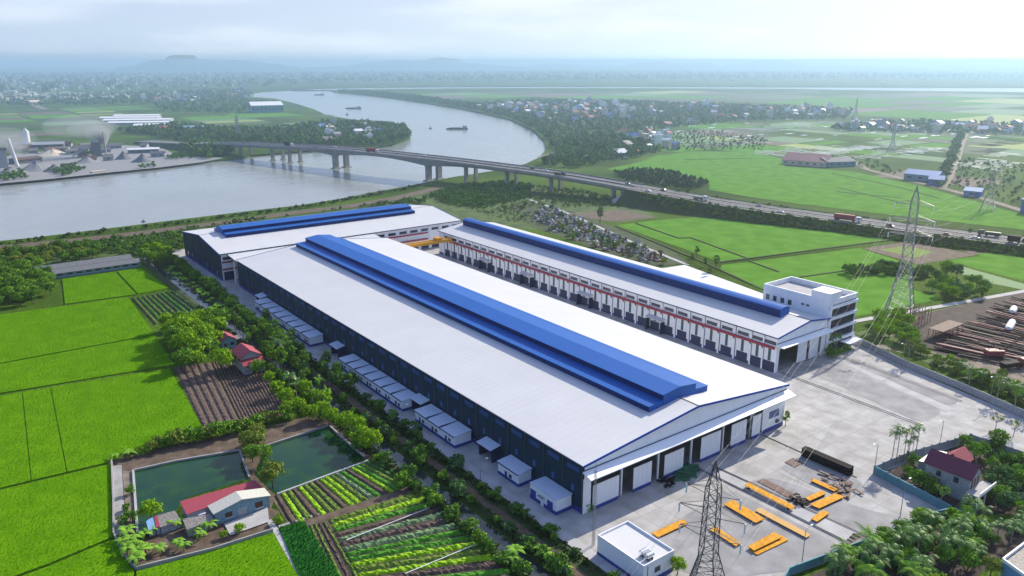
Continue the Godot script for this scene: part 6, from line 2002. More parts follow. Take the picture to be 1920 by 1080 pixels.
	for z in [-1.5, 1.1]:
		var k := MB.new()
		k.extrude(PackedVector2Array([Vector2(-2.6, 0.35), Vector2(-2.2, 0), Vector2(2.2, 0), Vector2(2.6, 0.35), Vector2(2.6, 0.7), Vector2(2.2, 1.0), Vector2(-2.2, 1.0), Vector2(-2.6, 0.7)]), Transform3D(Basis(), Vector3(0, 0, z + 0.6)), 0.7)
		part(t, "crawler_track", k.mesh(), M.dark_steel)
	part(t, "turntable", boxm(Vector3(-1.0, 0.9, -1.0), Vector3(1.0, 1.3, 1.0)), M.dark_steel)
	part(t, "engine_house", boxm(Vector3(-3.2, 1.3, -1.4), Vector3(1.2, 3.2, 1.4)), M.box_red)
	var cb := part(t, "cab", boxm(Vector3(1.21, 1.3, 0.2), Vector3(2.6, 3.2, 1.4)), M.box_red)
	part(cb, "cab_window", boxm(Vector3(2.6, 2.0, 0.3), Vector3(2.64, 3.0, 1.3)), M.glass_dark)
	var kb := MB.new()
	var bd := Vector3(1.0, 0.85, 0).normalized()
	for y in [-0.35, 0.35]:
		for z in [-0.35, 0.35]:
			kb.bar(Vector3(1.4, 1.6 + y, z - 0.4), Vector3(1.4, 1.6, -0.4) + bd * 20.0 + Vector3(0, y * 0.5, z * 0.5), 0.17)
	for i in 18:
		kb.bar(Vector3(1.4, 1.25, -0.75) + bd * i * 1.1, Vector3(1.4, 1.95, -0.05) + bd * (i * 1.1 + 0.55), 0.1)
	part(t, "boom", kb.mesh(), M.rust_plate)
	kb = MB.new()
	kb.bar(Vector3(-2.6, 3.2, 0), Vector3(-1.4, 5.4, 0), 0.12)
	kb.bar(Vector3(0.4, 3.2, 0), Vector3(-1.4, 5.4, 0), 0.12)
	kb.bar(Vector3(-1.4, 5.4, 0), Vector3(1.4, 1.6, -0.4) + bd * 19.5, 0.05)
	part(t, "mast_frame", kb.mesh(), M.dark_steel)
	# storage tanks
	for q in [[1890, 622, 9.0, "long white storage tank lying beside the crawler crane"], [1897, 590, 4.5, "short white tank lying among the steel rows"]]:
		t = thing("storage_tank", q[3], "tank", P(q[0], q[1]), 0.25)
		var k := MB.new()
		k.tube(Vector3(0, 1.5, 0), Vector3(q[2], 1.5, 0), 1.3, 1.3, 18)
		k.tube(Vector3(-0.5, 1.5, 0), Vector3(0, 1.5, 0), 0.7, 1.3, 18)
		k.tube(Vector3(q[2], 1.5, 0), Vector3(q[2] + 0.5, 1.5, 0), 1.3, 0.7, 18)
		part(t, "drum", k.mesh(), M.white_paint)
		for x in [0.8, q[2] - 1.2]: part(t, "saddle", boxm(Vector3(x, 0, -1.1), Vector3(x + 0.4, 0.6, 1.1)), M.concrete_pale)
	put_truck_yard()

func put_truck_yard() -> void:
	var m := truck_model(M.dark_steel, M.box_red, 7.0, false)
	m.name = numbered("lorry")
	add_child(m)
	m.transform = Transform3D(Basis(UP, -0.35), P(1908, 690))
	tag(m, "dark flatbed lorry parked on the bare earth beyond the crawler crane", "truck")
	# graves
	var g := RandomNumberGenerator.new()
	g.seed = 93
	var kinds: Array = []
	for i in 4:
		var k := MB.new()
		k.box(Vector3(-0.6, 0, -1.2), Vector3(0.6, 0.5, 1.2))
		var k2 := MB.new()
		k2.box(Vector3(-0.5, 0.5, -1.15), Vector3(0.5, 1.2 + 0.4 * i, -0.85))
		if i == 3: k2.extrude(PackedVector2Array([Vector2(-0.8, 2.4), Vector2(0.8, 2.4), Vector2(0, 3.1)]), Transform3D(Basis(), Vector3(0, 0, -0.5)), 1.0)
		kinds.append([k.mesh(), k2.mesh()])
	var poly := PX([975, 400, 1030, 392, 1110, 428, 1180, 455, 1250, 485, 1235, 497, 1150, 474, 1040, 436])
	var lo := poly[0]
	var hi := poly[0]
	for q in poly:
		lo = lo.min(q); hi = hi.max(q)
	var n := 0
	while n < 240:
		var p := Vector2(g.randf_range(lo.x, hi.x), g.randf_range(lo.y, hi.y))
		if not Geometry2D.is_point_in_polygon(p, poly): continue
		n += 1
		var i := g.randi() % 4
		var c := g.randi() % 4
		var t := thing("grave", ["low grey stone grave in the cemetery behind the narrow hall", "pale concrete grave in the cemetery behind the narrow hall", "dark stone grave in the cemetery behind the narrow hall", "reddish grave in the cemetery behind the narrow hall"][c], "grave", V3(p), (g.randi() % 4) * PI / 2 + g.randf_range(-0.2, 0.2), ["grey graves", "pale graves", "dark graves", "reddish graves"][c])
		t.scale = Vector3.ONE * g.randf_range(0.9, 1.6)
		var m2: Material = [M.plaster, M.concrete_pale, M.fibre_grey, M.rust_plate][c]
		part(t, "tomb_slab", kinds[i][0], m2)
		part(t, "headstone", kinds[i][1], m2)

# ---------------------------------------------------------------- the far country
func hill(label: String, prof: Array, dist: float, depth: float, seed_: int) -> void:
	# prof: skyline pixels; each gives a direction, its height follows from the distance of the range
	var g := FastNoiseLite.new()
	g.seed = seed_
	g.frequency = 0.004
	var n := 70
	var m := 12
	var rows := []
	for i in n + 1:
		var f := float(i) / n * (prof.size() - 1)
		var j := mini(int(f), prof.size() - 2)
		var px: float = lerpf(prof[j][0], prof[j + 1][0], f - j)
		var py: float = lerpf(prof[j][1], prof[j + 1][1], smoothstep(0, 1, f - j))
		var d := cam_d * FOC + cam_r * (px - 960.0) + cam_u * (540.0 - py)
		var hor := Vector2(d.x, d.z)
		var top := EYE.y + d.y / hor.length() * dist
		var r := []
		for q in m + 1:
			var e := float(q) / m * 2.0 - 1.0
			var p := hor.normalized() * (dist + e * depth)
			var h := maxf(top, 0.0) * pow(cos(e * PI / 2), 1.3)
			h *= 1.0 + g.get_noise_2d(p.x, p.y) * 0.22 * (1.0 if absf(e) > 0.1 else 0.4)
			r.append(Vector3(p.x, h - 0.5, p.y))
		rows.append(r)
	var k := MB.new()
	for i in n:
		for q in m: k.quad(rows[i][q], rows[i][q + 1], rows[i + 1][q + 1], rows[i + 1][q])
	tag(setting("hill", k.mesh(), M.hill_green), label, "", "", "structure")

func in_any(p: Vector2, polys: Array) -> bool:
	for q in polys:
		if Geometry2D.is_point_in_polygon(p, q): return true
	return false

func place_in(poly: PackedVector2Array, n: int, gap: float, g: RandomNumberGenerator) -> Array:
	var lo := poly[0]
	var hi := poly[0]
	for q in poly:
		lo = lo.min(q); hi = hi.max(q)
	var out: Array[Vector2] = []
	var tries := 0
	while out.size() < n and tries < n * 40:
		tries += 1
		var p := Vector2(g.randf_range(lo.x, hi.x), g.randf_range(lo.y, hi.y))
		if not Geometry2D.is_point_in_polygon(p, poly): continue
		var ok := true
		for q in out:
			if q.distance_squared_to(p) < gap * gap:
				ok = false
				break
		if ok: out.append(p)
	return out

func far_shed(nm: String, label: String, a: Vector3, b: Vector3, depth: float, h: float, rh: float, rm: Material, wm: Material) -> Node3D:
	# front edge a-b on the ground, body behind it
	var u := b - a
	u.y = 0
	var w := u.length()
	u /= w
	var t := thing(nm, label, "building")
	t.transform = frame(Vector3(a.x, 0, a.z), u)
	wall_box(t, w, depth, h, wm)
	gable_roof(t, w, depth, h, rh, false, rm, wm, 0.6, 0.25)
	var n := mini(10, int(w / 7.0))
	for i in n: opening(t, "window", (i + 0.3) * w / n, h * 0.35, w / n * 0.4, h * 0.3, M.glass_dark)
	return t

func boat(label: String, px: float, py: float, L: float, turn: float, far_side := 1.0) -> void:
	var t := thing("cargo_boat", label, "boat")
	var x := cam_r.rotated(UP, turn)
	t.transform = Transform3D(Basis(x, UP, x.cross(UP)), P(px, py, -2.0))
	var W := L * 0.2
	var k := MB.new()
	k.prism(PackedVector2Array([Vector2(-L / 2, 0), Vector2(-L * 0.4, W / 2), Vector2(L / 2, W / 2), Vector2(L / 2, -W / 2), Vector2(-L * 0.4, -W / 2)]), -0.6, 2.0)
	part(t, "hull", k.mesh(), M.boat_dark)
	part(t, "hold_cover", boxm(Vector3(-L * 0.36, 2.0, -W * 0.38), Vector3(L * 0.2, 2.9, W * 0.38)), M.boat_hold)
	var w := part(t, "wheelhouse", boxm(Vector3(L * 0.26, 2.0, -W * 0.4), Vector3(L * 0.46, 5.4, W * 0.4)), M.plaster)
	part(w, "wheelhouse_window", boxm(Vector3(L * 0.25, 4.0, -W * 0.36), Vector3(L * 0.26, 4.9, W * 0.36)), M.glass_dark)
	part(t, "mast", boxm(Vector3(L * 0.3, 5.4, -0.1), Vector3(L * 0.31, 8.0, 0.1)), M.boat_dark)

func build_far() -> void:
	mottle(mat("hill_green", Color(0.05, 0.085, 0.035), 0.95), noise_tex(81, 0.02, grey(0.6), grey(1), 5), 500.0)
	mat("boat_dark", Color(0.03, 0.045, 0.06), 0.6)
	mat("boat_hold", Color(0.09, 0.1, 0.11), 0.7)
	mat("wood_mass", Color(0.16, 0.29, 0.05), 0.8, 0.1)
	mat("far_white", Color(0.66, 0.67, 0.68), 0.8)
	mat("far_cream", Color(0.55, 0.47, 0.36), 0.8)
	mat("far_red", Color(0.33, 0.10, 0.07), 0.8)
	mat("far_blue", Color(0.06, 0.17, 0.42), 0.6)
	mat("far_teal", Color(0.05, 0.22, 0.26), 0.6)
	mottle(mat("stone_pile", Color(0.33, 0.33, 0.34), 0.95), noise_tex(82, 0.05, grey(0.65), grey(1), 4), 12.0)
	mat("field_yellow", Color(0.21, 0.27, 0.04), 0.95)
	mat("field_blue", Color(0.08, 0.17, 0.06), 0.95)
	mat("plastic", Color(0.72, 0.74, 0.76), 0.5)
	hill("flat-topped dark hill beyond the far town", [[215, 127], [250, 122], [290, 113], [306, 112], [318, 105], [330, 103.5], [362, 103], [374, 111], [410, 112], [460, 114], [520, 120], [560, 126]], 8200.0, 900.0, 1)
	hill("broad hazy hill with a rounded summit", [[560, 128], [640, 124], [700, 116], [745, 112.5], [790, 113.5], [825, 107.5], [850, 111], [880, 119], [940, 123], [990, 127]], 9000.0, 900.0, 2)
	hill("low faint hills past the broad rounded one", [[980, 127], [1030, 120], [1060, 120], [1100, 124], [1170, 124], [1200, 118], [1235, 116], [1300, 119], [1330, 117], [1350, 124]], 10400.0, 1000.0, 3)
	hill("faintest hazy hills at the bright end of the skyline", [[1330, 125], [1380, 121], [1420, 113], [1450, 111], [1490, 117], [1520, 124], [1600, 126]], 10800.0, 1000.0, 4)
	# woods and tree belts as masses
	var clump := crown_mesh(301, 3.4, 6.0, 0.2, 9, 12, 0.95)
	var shrub := crown_mesh(302, 1.5, 1.9, 0.05, 6, 9, 0.42)
	scatter("woodland", "trees crowding the wooded point beyond the bridge", [PX([395, 254, 470, 250, 520, 246, 620, 232, 700, 234, 758, 240, 768, 250, 766, 262, 735, 273, 640, 276, 560, 274, 430, 266]), PX([225, 248, 330, 238, 400, 245, 560, 247, 400, 262, 300, 258]), PX([330, 268, 430, 272, 440, 286, 395, 300, 352, 290])], 7.0, clump, M.wood_mass, 401, 0.0, 0.7, 1.6, 0.55)
	scatter("woodland", "trees along the curving far bank of the river", [PX([632, 173, 720, 181, 800, 192, 880, 205, 960, 223, 1008, 246, 1028, 266, 1042, 262, 1020, 238, 960, 213, 880, 196, 780, 182, 680, 172]), PX([1025, 270, 1100, 258, 1180, 262, 1240, 282, 1225, 292, 1140, 304, 1105, 316, 1008, 313, 1044, 290])], 9.0, clump, M.wood_mass, 402, 0.0, 0.7, 1.5, 0.5)
	scatter("orchard_mass", "dark rows of fruit bushes beyond the highway", [PX([1150, 326, 1230, 318, 1322, 342, 1330, 352, 1290, 358, 1180, 344])], 5.0, clump, mat("orchard_dark", Color(0.07, 0.14, 0.045), 0.85, 0.1), 403, 0.0, 0.5, 0.8, 0.4)
	scatter("woodland", "village trees on the plain beyond the river bend", [PX([862, 198, 1000, 188, 1180, 190, 1330, 196, 1600, 206, 1590, 224, 1400, 228, 1250, 242, 1180, 258, 1100, 260, 1040, 258, 1015, 238, 960, 215]), PX([1560, 236, 1720, 228, 1925, 236, 1925, 254, 1780, 252, 1560, 246])], 11.0, clump, M.wood_mass, 404, 0.0, 0.5, 1.2, 0.5)
	scatter("woodland", "loose trees among the gardens beyond the highway", [PX([1150, 262, 1330, 245, 1440, 262, 1430, 282, 1250, 284]), PX([1780, 350, 1800, 300, 1925, 310, 1925, 392, 1850, 372]), PX([1560, 300, 1625, 300, 1690, 320, 1690, 333, 1640, 320])], 9.0, clump, mat("garden_mass", Color(0.15, 0.27, 0.05), 0.8, 0.1), 405, 0.0, 0.2, 0.6, 0.5)
	scatter("woodland", "trees of the villages on the far shore", [PX([0, 186, 200, 176, 460, 168, 480, 180, 450, 186, 520, 194, 440, 214, 300, 212, 290, 196, 0, 200])], 20.0, clump, M.wood_mass, 406, 0.0, 0.7, 1.5, 0.5)
	scatter("woodland", "hazy belts of trees on the distant plain", [PX([-60, 140, 560, 138, 1000, 136, 1960, 140, 1960, 147, 1200, 150, 640, 156, 500, 164, 200, 172, -60, 180])], 85.0, clump, M.wood_mass, 407, 0.0, 1.5, 3.4, 0.5)
	scatter("woodland", "trees lining the straight country road", [ribbon(PX([1755, 350, 1770, 330, 1784, 300, 1793, 275, 1802, 252]), 9.0)], 6.0, clump, M.wood_mass, 408, 0.0, 0.5, 1.0, 0.4)
	# scrub on banks and slopes
	scatter("scrub", "low scrub along the near river bank", [ribbon(PX([-60, 467, 60, 453, 180, 438, 330, 421, 450, 405, 560, 392, 700, 367, 790, 350]), 4.5)], 3.2, shrub, mat("scrub_dark", Color(0.07, 0.125, 0.04), 0.9, 0.1), 409, 0.0, 0.5, 1.5, 0.5)
	scatter("scrub", "green thicket between the bank road and the halls", [PX([-60, 484, 120, 460, 250, 447, 345, 436, 345, 470, 250, 482, 170, 470, 0, 486]), PX([340, 432, 560, 404, 800, 372, 800, 382, 640, 392, 400, 428]), PX([800, 366, 850, 350, 940, 342, 1000, 348, 990, 372, 900, 388, 840, 384])], 3.4, shrub, mat("scrub_green", Color(0.15, 0.29, 0.05), 0.9, 0.1), 410, 0.0, 0.6, 1.9, 0.5)
	scatter("scrub", "rough weeds in the field behind the crosswise hall", [PX([870, 390, 960, 372, 1000, 374, 980, 395, 1040, 420, 960, 418]), PX([1020, 350, 1200, 376, 1200, 392, 1060, 385])], 4.2, shrub, M.scrub_green, 411, 0.0, 0.3, 0.9, 0.5)
	scatter("bank_weeds", "rank dark weeds on the canal banks", [rect(81.2, -330, 84.4, -70), rect(88.8, -330, 91.2, -70), rect(93.7, -260, 97.1, -75)], 1.3, shrub, M.scrub_dark, 414, 0.2, 0.25, 0.75, 0.5)
	scatter("scrub", "lush weeds in the meadow between the bridge and the cemetery", [PX([800, 366, 850, 350, 940, 342, 1100, 358, 1200, 385, 1060, 390, 990, 370, 900, 395, 840, 386])], 3.6, shrub, M.scrub_green, 415, 0.0, 0.3, 1.1, 0.5)
	var sl: Array = []
	for e in [15.5, -15.5]:
		var pts := PackedVector2Array()
		for i in range(0, road_c.size()):
			if road_c[i].z > -400.0:
				var q := road_at(14.0 * i, e).origin
				pts.append(Vector2(q.x, q.z))
		sl.append(ribbon(pts, 8.0 if e > 0 else 5.0))
	var tf: Array[Transform3D] = []
	var g := RandomNumberGenerator.new()
	g.seed = 412
	for i in 900:
		var d := g.randf_range(0, abut - 12.0)
		var e := g.randf_range(12.5, 21.0) * (1.0 if g.randf() < 0.72 else -1.0)
		var q := road_at(d, e).origin
		var y := maxf(0.0, road_at(d, 0).origin.y - 0.4 - (absf(e) - 12.5) / 1.5)
		var s := g.randf_range(0.4, 1.3)
		tf.append(Transform3D(Basis(UP, g.randf() * TAU).scaled(Vector3.ONE * s), Vector3(q.x, y, q.z)))
	multi("scrub", "bushes on the highway slopes", tf, shrub, M.scrub_green, g, 0.5)
	# the hazy air over the river and the plain
	var over := Basis(UP, -0.6436)   # added haze boxes, set square to the camera's line of view
	# each bank: top, density, distance to its near face, drop below ground, width
	for q in [[104.0, 0.00012, 400.0, 6.0, 60000.0], [165.0, 0.00007, 437.0, 9.0, 61300.0], [135.0, 0.00025, 11400.0, 13.0, 62900.0]]:
		var hz := FogVolume.new()
		hz.name = numbered("haze_bank")
		hz.shape = RenderingServer.FOG_VOLUME_SHAPE_BOX
		hz.size = Vector3(q[4], q[0] + q[3], 26000)
		var hm := FogMaterial.new()
		hm.albedo = Color(0.66, 0.87, 1.0) if q[2] < 1000.0 else Color(0.95, 0.975, 1.0)
		hm.density = q[1]
		hz.material = hm
		add_child(hz)
		hz.transform = Transform3D(over, over * Vector3(0, 0, -q[2] - 13000.0) + UP * (q[0] - q[3]) / 2)
		tag(hz, "pale blue haze lying over the river and the plain", "", "", "stuff")
	build_far_fields(g)
	build_far_buildings(g)
	build_river_craft()
	build_quarry(g)

func build_far_fields(g: RandomNumberGenerator) -> void:
	var root := Node3D.new()
	root.name = "farm_plots"
	add_child(root)
	tag(root, "patchwork of farm plots on the plain", "", "", "structure")
	var zones := [PX([1330, 232, 1600, 228, 1780, 254, 1925, 256, 1925, 300, 1815, 268, 1785, 300, 1760, 345, 1690, 328, 1620, 300, 1560, 290, 1480, 288, 1420, 282, 1340, 282, 1240, 282, 1180, 262]), PX([720, 178, 1100, 172, 1925, 176, 1925, 228, 1700, 222, 1500, 202, 1180, 186, 990, 184, 880, 192, 800, 186]), PX([-40, 205, 180, 200, 290, 196, 300, 214, 200, 214, 130, 240, 180, 262, 120, 268, -40, 275]), PX([330, 220, 470, 212, 600, 212, 640, 226, 560, 236, 420, 234]), PX([1820, 256, 1925, 256, 1925, 320, 1810, 300])]
	var mats := ["paddy_far", "paddy_far", "paddy_far", "field_yellow", "grass_bright", "grass_rough", "field_blue", "field_blue", "grass_rough", "paddy_far", "dirt"]
	var made := 0
	for zi in zones.size():
		var zone: PackedVector2Array = zones[zi]
		var lo := zone[0]
		var hi := zone[0]
		for q in zone:
			lo = lo.min(q); hi = hi.max(q)
		var big := 2.6 if zi == 1 else 1.0
		var x := lo.x
		while x < hi.x:
			var w := g.randf_range(40, 120) * big
			var z := lo.y
			while z < hi.y:
				var d := g.randf_range(30, 90) * big
				var c := Vector2(x + w / 2, z + d / 2)
				if Geometry2D.is_point_in_polygon(c, zone) and g.randf() < 0.85:
					var r := rect(x + 1.5, z + 1.5, x + w - 1.5, z + d - 1.5)
					for i in 4: r[i] += Vector2(g.randf_range(-5, 5), g.randf_range(-4, 4))
					sheet("plot", r, 0.12, M[mats[g.randi() % mats.size()]], root)
					made += 1
				z += d
			x += w
	# white plastic rows
	var tf: Array[Transform3D] = []
	var strip := boxm(Vector3(-0.5, 0, -0.5), Vector3(0.5, 1.0, 0.5))
	for q in [[1500, 280, 14, 26], [1560, 283, 16, 30], [1610, 280, 18, 26], [1680, 285, 16, 30], [1400, 268, 6, 40], [1440, 240, 8, 60], [1500, 235, 6, 70], [1845, 305, 8, 30], [1880, 310, 8, 26], [1740, 283, 10, 20], [1560, 230, 4, 70], [1345, 245, 4, 60], [1880, 290, 5, 26]]:
		var c := P(q[0], q[1])
		for i in int(q[2]):
			var L := g.randf_range(0.5, 1.1) * float(q[3])
			tf.append(Transform3D(Basis(UP, 0.05).scaled(Vector3(1.7, 0.3, L)), c + Vector3((i - q[2] / 2.0) * 11.0 + g.randf_range(-1, 1), 0.1, g.randf_range(-8, 8))))
	for i in 60:
		var c := P(g.randf_range(1250, 1920), g.randf_range(222, 262))
		tf.append(Transform3D(Basis(UP, g.randf_range(-0.2, 0.2)).scaled(Vector3(g.randf_range(5, 20), 0.8, g.randf_range(3, 7))), c))
	multi("plastic_tunnels", "white plastic covered rows among the far fields", tf, strip, M.plastic, g, 0.2)

func build_far_buildings(g: RandomNumberGenerator) -> void:
	# house meshes: walls and roof, a few kinds
	var kinds := []
	for i in 4:
		var w: float = [5.0, 8.0, 10.0, 6.0][i]
		var d: float = [9.0, 7.0, 8.0, 7.0][i]
		var h: float = [9.5, 3.6, 4.2, 6.6][i]
		var a := MB.new()
		a.box(Vector3(-w / 2, 0, -d / 2), Vector3(w / 2, h, d / 2))
		var b := MB.new()
		if i == 0:
			b.box(Vector3(-w / 2 - 0.3, h, -d / 2 - 0.3), Vector3(w / 2 + 0.3, h + 0.5, d / 2 + 0.3))
			b.box(Vector3(-w / 2, h + 0.5, -d / 2), Vector3(0, h + 2.8, -d / 2 + 4))
		else:
			b.extrude(PackedVector2Array([Vector2(-w / 2 - 0.6, h - 0.1), Vector2(w / 2 + 0.6, h - 0.1), Vector2(0, h + w * 0.27)]), Transform3D(Basis(), Vector3(0, 0, d / 2 + 0.5)), d + 1.0)
		var win := MB.new()
		for fl in maxi(1, int(h / 3.1)):
			for x in 2:
				win.box(Vector3(-w * 0.34 + x * w * 0.4, 1.0 + fl * 3.1, d / 2), Vector3(-w * 0.34 + x * w * 0.4 + 1.2, 2.3 + fl * 3.1, d / 2 + 0.05))
		kinds.append([a.mesh(), b.mesh(), win.mesh()])
	var wallm := ["far_white", "far_white", "far_cream", "plaster"]
	var roofm := ["far_red", "far_white", "far_red", "galv", "far_blue", "tin_old"]
	var roof_word := ["red", "white", "red", "grey", "blue", "weathered grey"]
	var places := [
		[PX([880, 202, 1000, 193, 1120, 190, 1190, 206, 1180, 226, 1100, 233, 1020, 229, 950, 216]), 112, "in the village at the river bend"],
		[PX([1190, 202, 1330, 197, 1600, 207, 1590, 222, 1400, 226, 1250, 240]), 48, "in the tree belt beyond the river village"],
		[PX([1560, 237, 1925, 234, 1925, 252, 1560, 247]), 40, "in the hamlet along the far fields"],
		[PX([1140, 258, 1210, 246, 1330, 262, 1300, 283, 1220, 290, 1150, 300]), 22, "in the gardens beside the river bank woods"],
		[PX([530, 242, 640, 236, 740, 246, 720, 270, 600, 272, 540, 266]), 22, "among the trees of the wooded point"],
		[PX([230, 182, 460, 170, 480, 182, 300, 196]), 50, "in the hazy village on the far shore"]]
	for pl in places:
		for p in place_in(pl[0], pl[1], 13.0, g):
			var i := g.randi() % 4
			var r := g.randi() % 6
			var tall := i == 0 or i == 3
			var w: String = wallm[g.randi() % 4]
			var word: String = "tall" if tall else "low"
			var t := thing("village_house", "%s house with %s roof %s" % [word, roof_word[r], pl[2]], "house", V3(p), g.randi() % 4 * PI / 2 + g.randf_range(-0.25, 0.25), "%s %s-roofed houses %s" % [word, roof_word[r], pl[2]])
			t.scale = Vector3.ONE * g.randf_range(0.9, 1.5)
			part(t, "wall", kinds[i][0], M[w])
			part(t, "roof", kinds[i][1], M[roofm[r]] if i else M[w])
			part(t, "windows", kinds[i][2], M.glass_dark)
	# the far town: beyond counting
	var tf: Array[Transform3D] = []
	var town := MB.new()
	town.box(Vector3(-0.5, 0, -0.5), Vector3(0.5, 1, 0.5))
	town.extrude(PackedVector2Array([Vector2(-0.55, 1), Vector2(0.55, 1), Vector2(0, 1.25)]), Transform3D(Basis(), Vector3(0, 0, 0.55)), 1.1)
	for z in [[PX([-60, 142, 330, 134, 560, 146, 520, 160, 300, 168, -60, 178]), 900], [PX([640, 142, 1000, 138, 1300, 148, 700, 158]), 200], [PX([1300, 140, 1925, 142, 1925, 158, 1300, 155]), 80], [PX([-60, 178, 240, 176, 260, 186, -60, 196]), 160]]:
		for p in place_in(z[0], z[1], 8.0, g):
			var big := g.randf() < 0.12
			tf.append(Transform3D(Basis(UP, g.randf() * TAU).scaled(Vector3(g.randf_range(6, 11) * (2.2 if big else 1.0), g.randf_range(4, 9) * (1.3 if big else 1.0), g.randf_range(6, 13))), V3(p)))
	multi("far_town", "hazy pale buildings of the far town below the hills", tf, town.mesh(), mat("town_wall", Color(0.5, 0.49, 0.47), 0.9), g, 0.6)
	# works on the far shore
	var q := func(a: Array, h: float) -> Vector3: return P(a[0], a[1], 0)
	for s in [[[212, 221], [296, 220], 26.0, "pale long factory shed in the white works on the far shore, rearmost row"], [[186, 225], [297, 224], 22.0, "longest white roof of the works on the far shore"], [[192, 229.5], [320, 228], 24.0, "white factory shed in the middle of the works on the far shore"], [[202, 234.5], [322, 233], 24.0, "broad white shed with stepped front in the works on the far shore"], [[250, 239.5], [334, 238], 26.0, "grey-white shed at the front of the works on the far shore"], [[292, 243], [352, 242], 22.0, "pinkish white shed at the end of the works on the far shore"]]:
		far_shed("works_shed", s[3], P(s[0][0], s[0][1]), P(s[1][0], s[1][1]), s[2], 3.2, 5.0, M.far_white, M.plaster)
	far_shed("works_shed", "red-roofed shed in front of the white works", P(302, 249), P(328, 248), 20.0, 6.0, 9.0, M.far_red, M.far_cream)
	far_shed("works_shed", "long blue-grey roofed shed beside the white works", P(343, 248), P(382, 247), 20.0, 6.0, 8.5, M.plaster_blue, M.plaster)
	far_shed("works_shed", "teal sided boat shed by the upper river", P(472, 212), P(532, 210.5), 60.0, 14.0, 20.0, M.far_white, M.far_teal)
	far_shed("barn", "wide maroon roofed barn beside the great paddy", P(1466, 308), P(1548, 314), 36.0, 4.5, 10.5, M.tile_maroon, M.far_cream)
	far_shed("barn", "teal walled shed beside the maroon barn", P(1552, 314), P(1604, 312), 22.0, 5.0, 8.0, M.fibre_grey, M.far_teal)
	far_shed("barn", "blue roofed store at the road fork, longer one", P(1694, 337), P(1756, 343), 20.0, 5.5, 8.5, M.far_blue, M.plaster_blue)
	far_shed("barn", "blue roofed store at the road fork, shorter one", P(1740, 347), P(1768, 349), 14.0, 5.0, 7.5, M.far_blue, M.far_blue)
	far_shed("barn", "light blue shed on the country road past the fork", P(1806, 368), P(1838, 371), 12.0, 4.5, 6.5, M.tin_blue, M.far_blue)
	far_shed("barn", "tall blue building on the country road near the pylon", P(1912, 398), P(1945, 404), 14.0, 9.0, 11.0, M.far_blue, M.far_blue)
	far_shed("barn", "long low brown-roofed shed in the hazy upper fields", P(60, 196), P(82, 195), 40.0, 5.0, 9.0, M.far_cream, M.far_cream)

func build_river_craft() -> void:
	boat("dark laden cargo boat steaming in the middle of the river bend", 857, 242.5, 33.0, 0.0)
	boat("dark cargo boat farther up the river off the wooded shore", 663, 204, 34.0, 0.1)
	boat("hazy small boat far up the river", 598, 178.5, 30.0, 0.5)
	for q in [[651, 215.5, 4.0, "dark small skiff below the upriver cargo boat"], [807, 241, 3.0, "dark buoy floating beside the laden cargo boat"], [269, 416, 1.6, "small dark fishing float off the near bank"]]:
		var t := thing("buoy", q[3], "buoy", P(q[0], q[1], -2.0))
		var k := MB.new()
		k.tube(Vector3(0, -0.3, 0), Vector3(0, q[2] * 0.35, 0), q[2] * 0.7, q[2] * 0.8, 10)
		part(t, "float", k.mesh(), M.boat_dark)
		k = MB.new()
		k.tube(Vector3(0, q[2] * 0.35, 0), Vector3(0, q[2] * 1.2, 0), q[2] * 0.22, q[2] * 0.05, 8)
		part(t, "top_mark", k.mesh(), M.boat_dark)

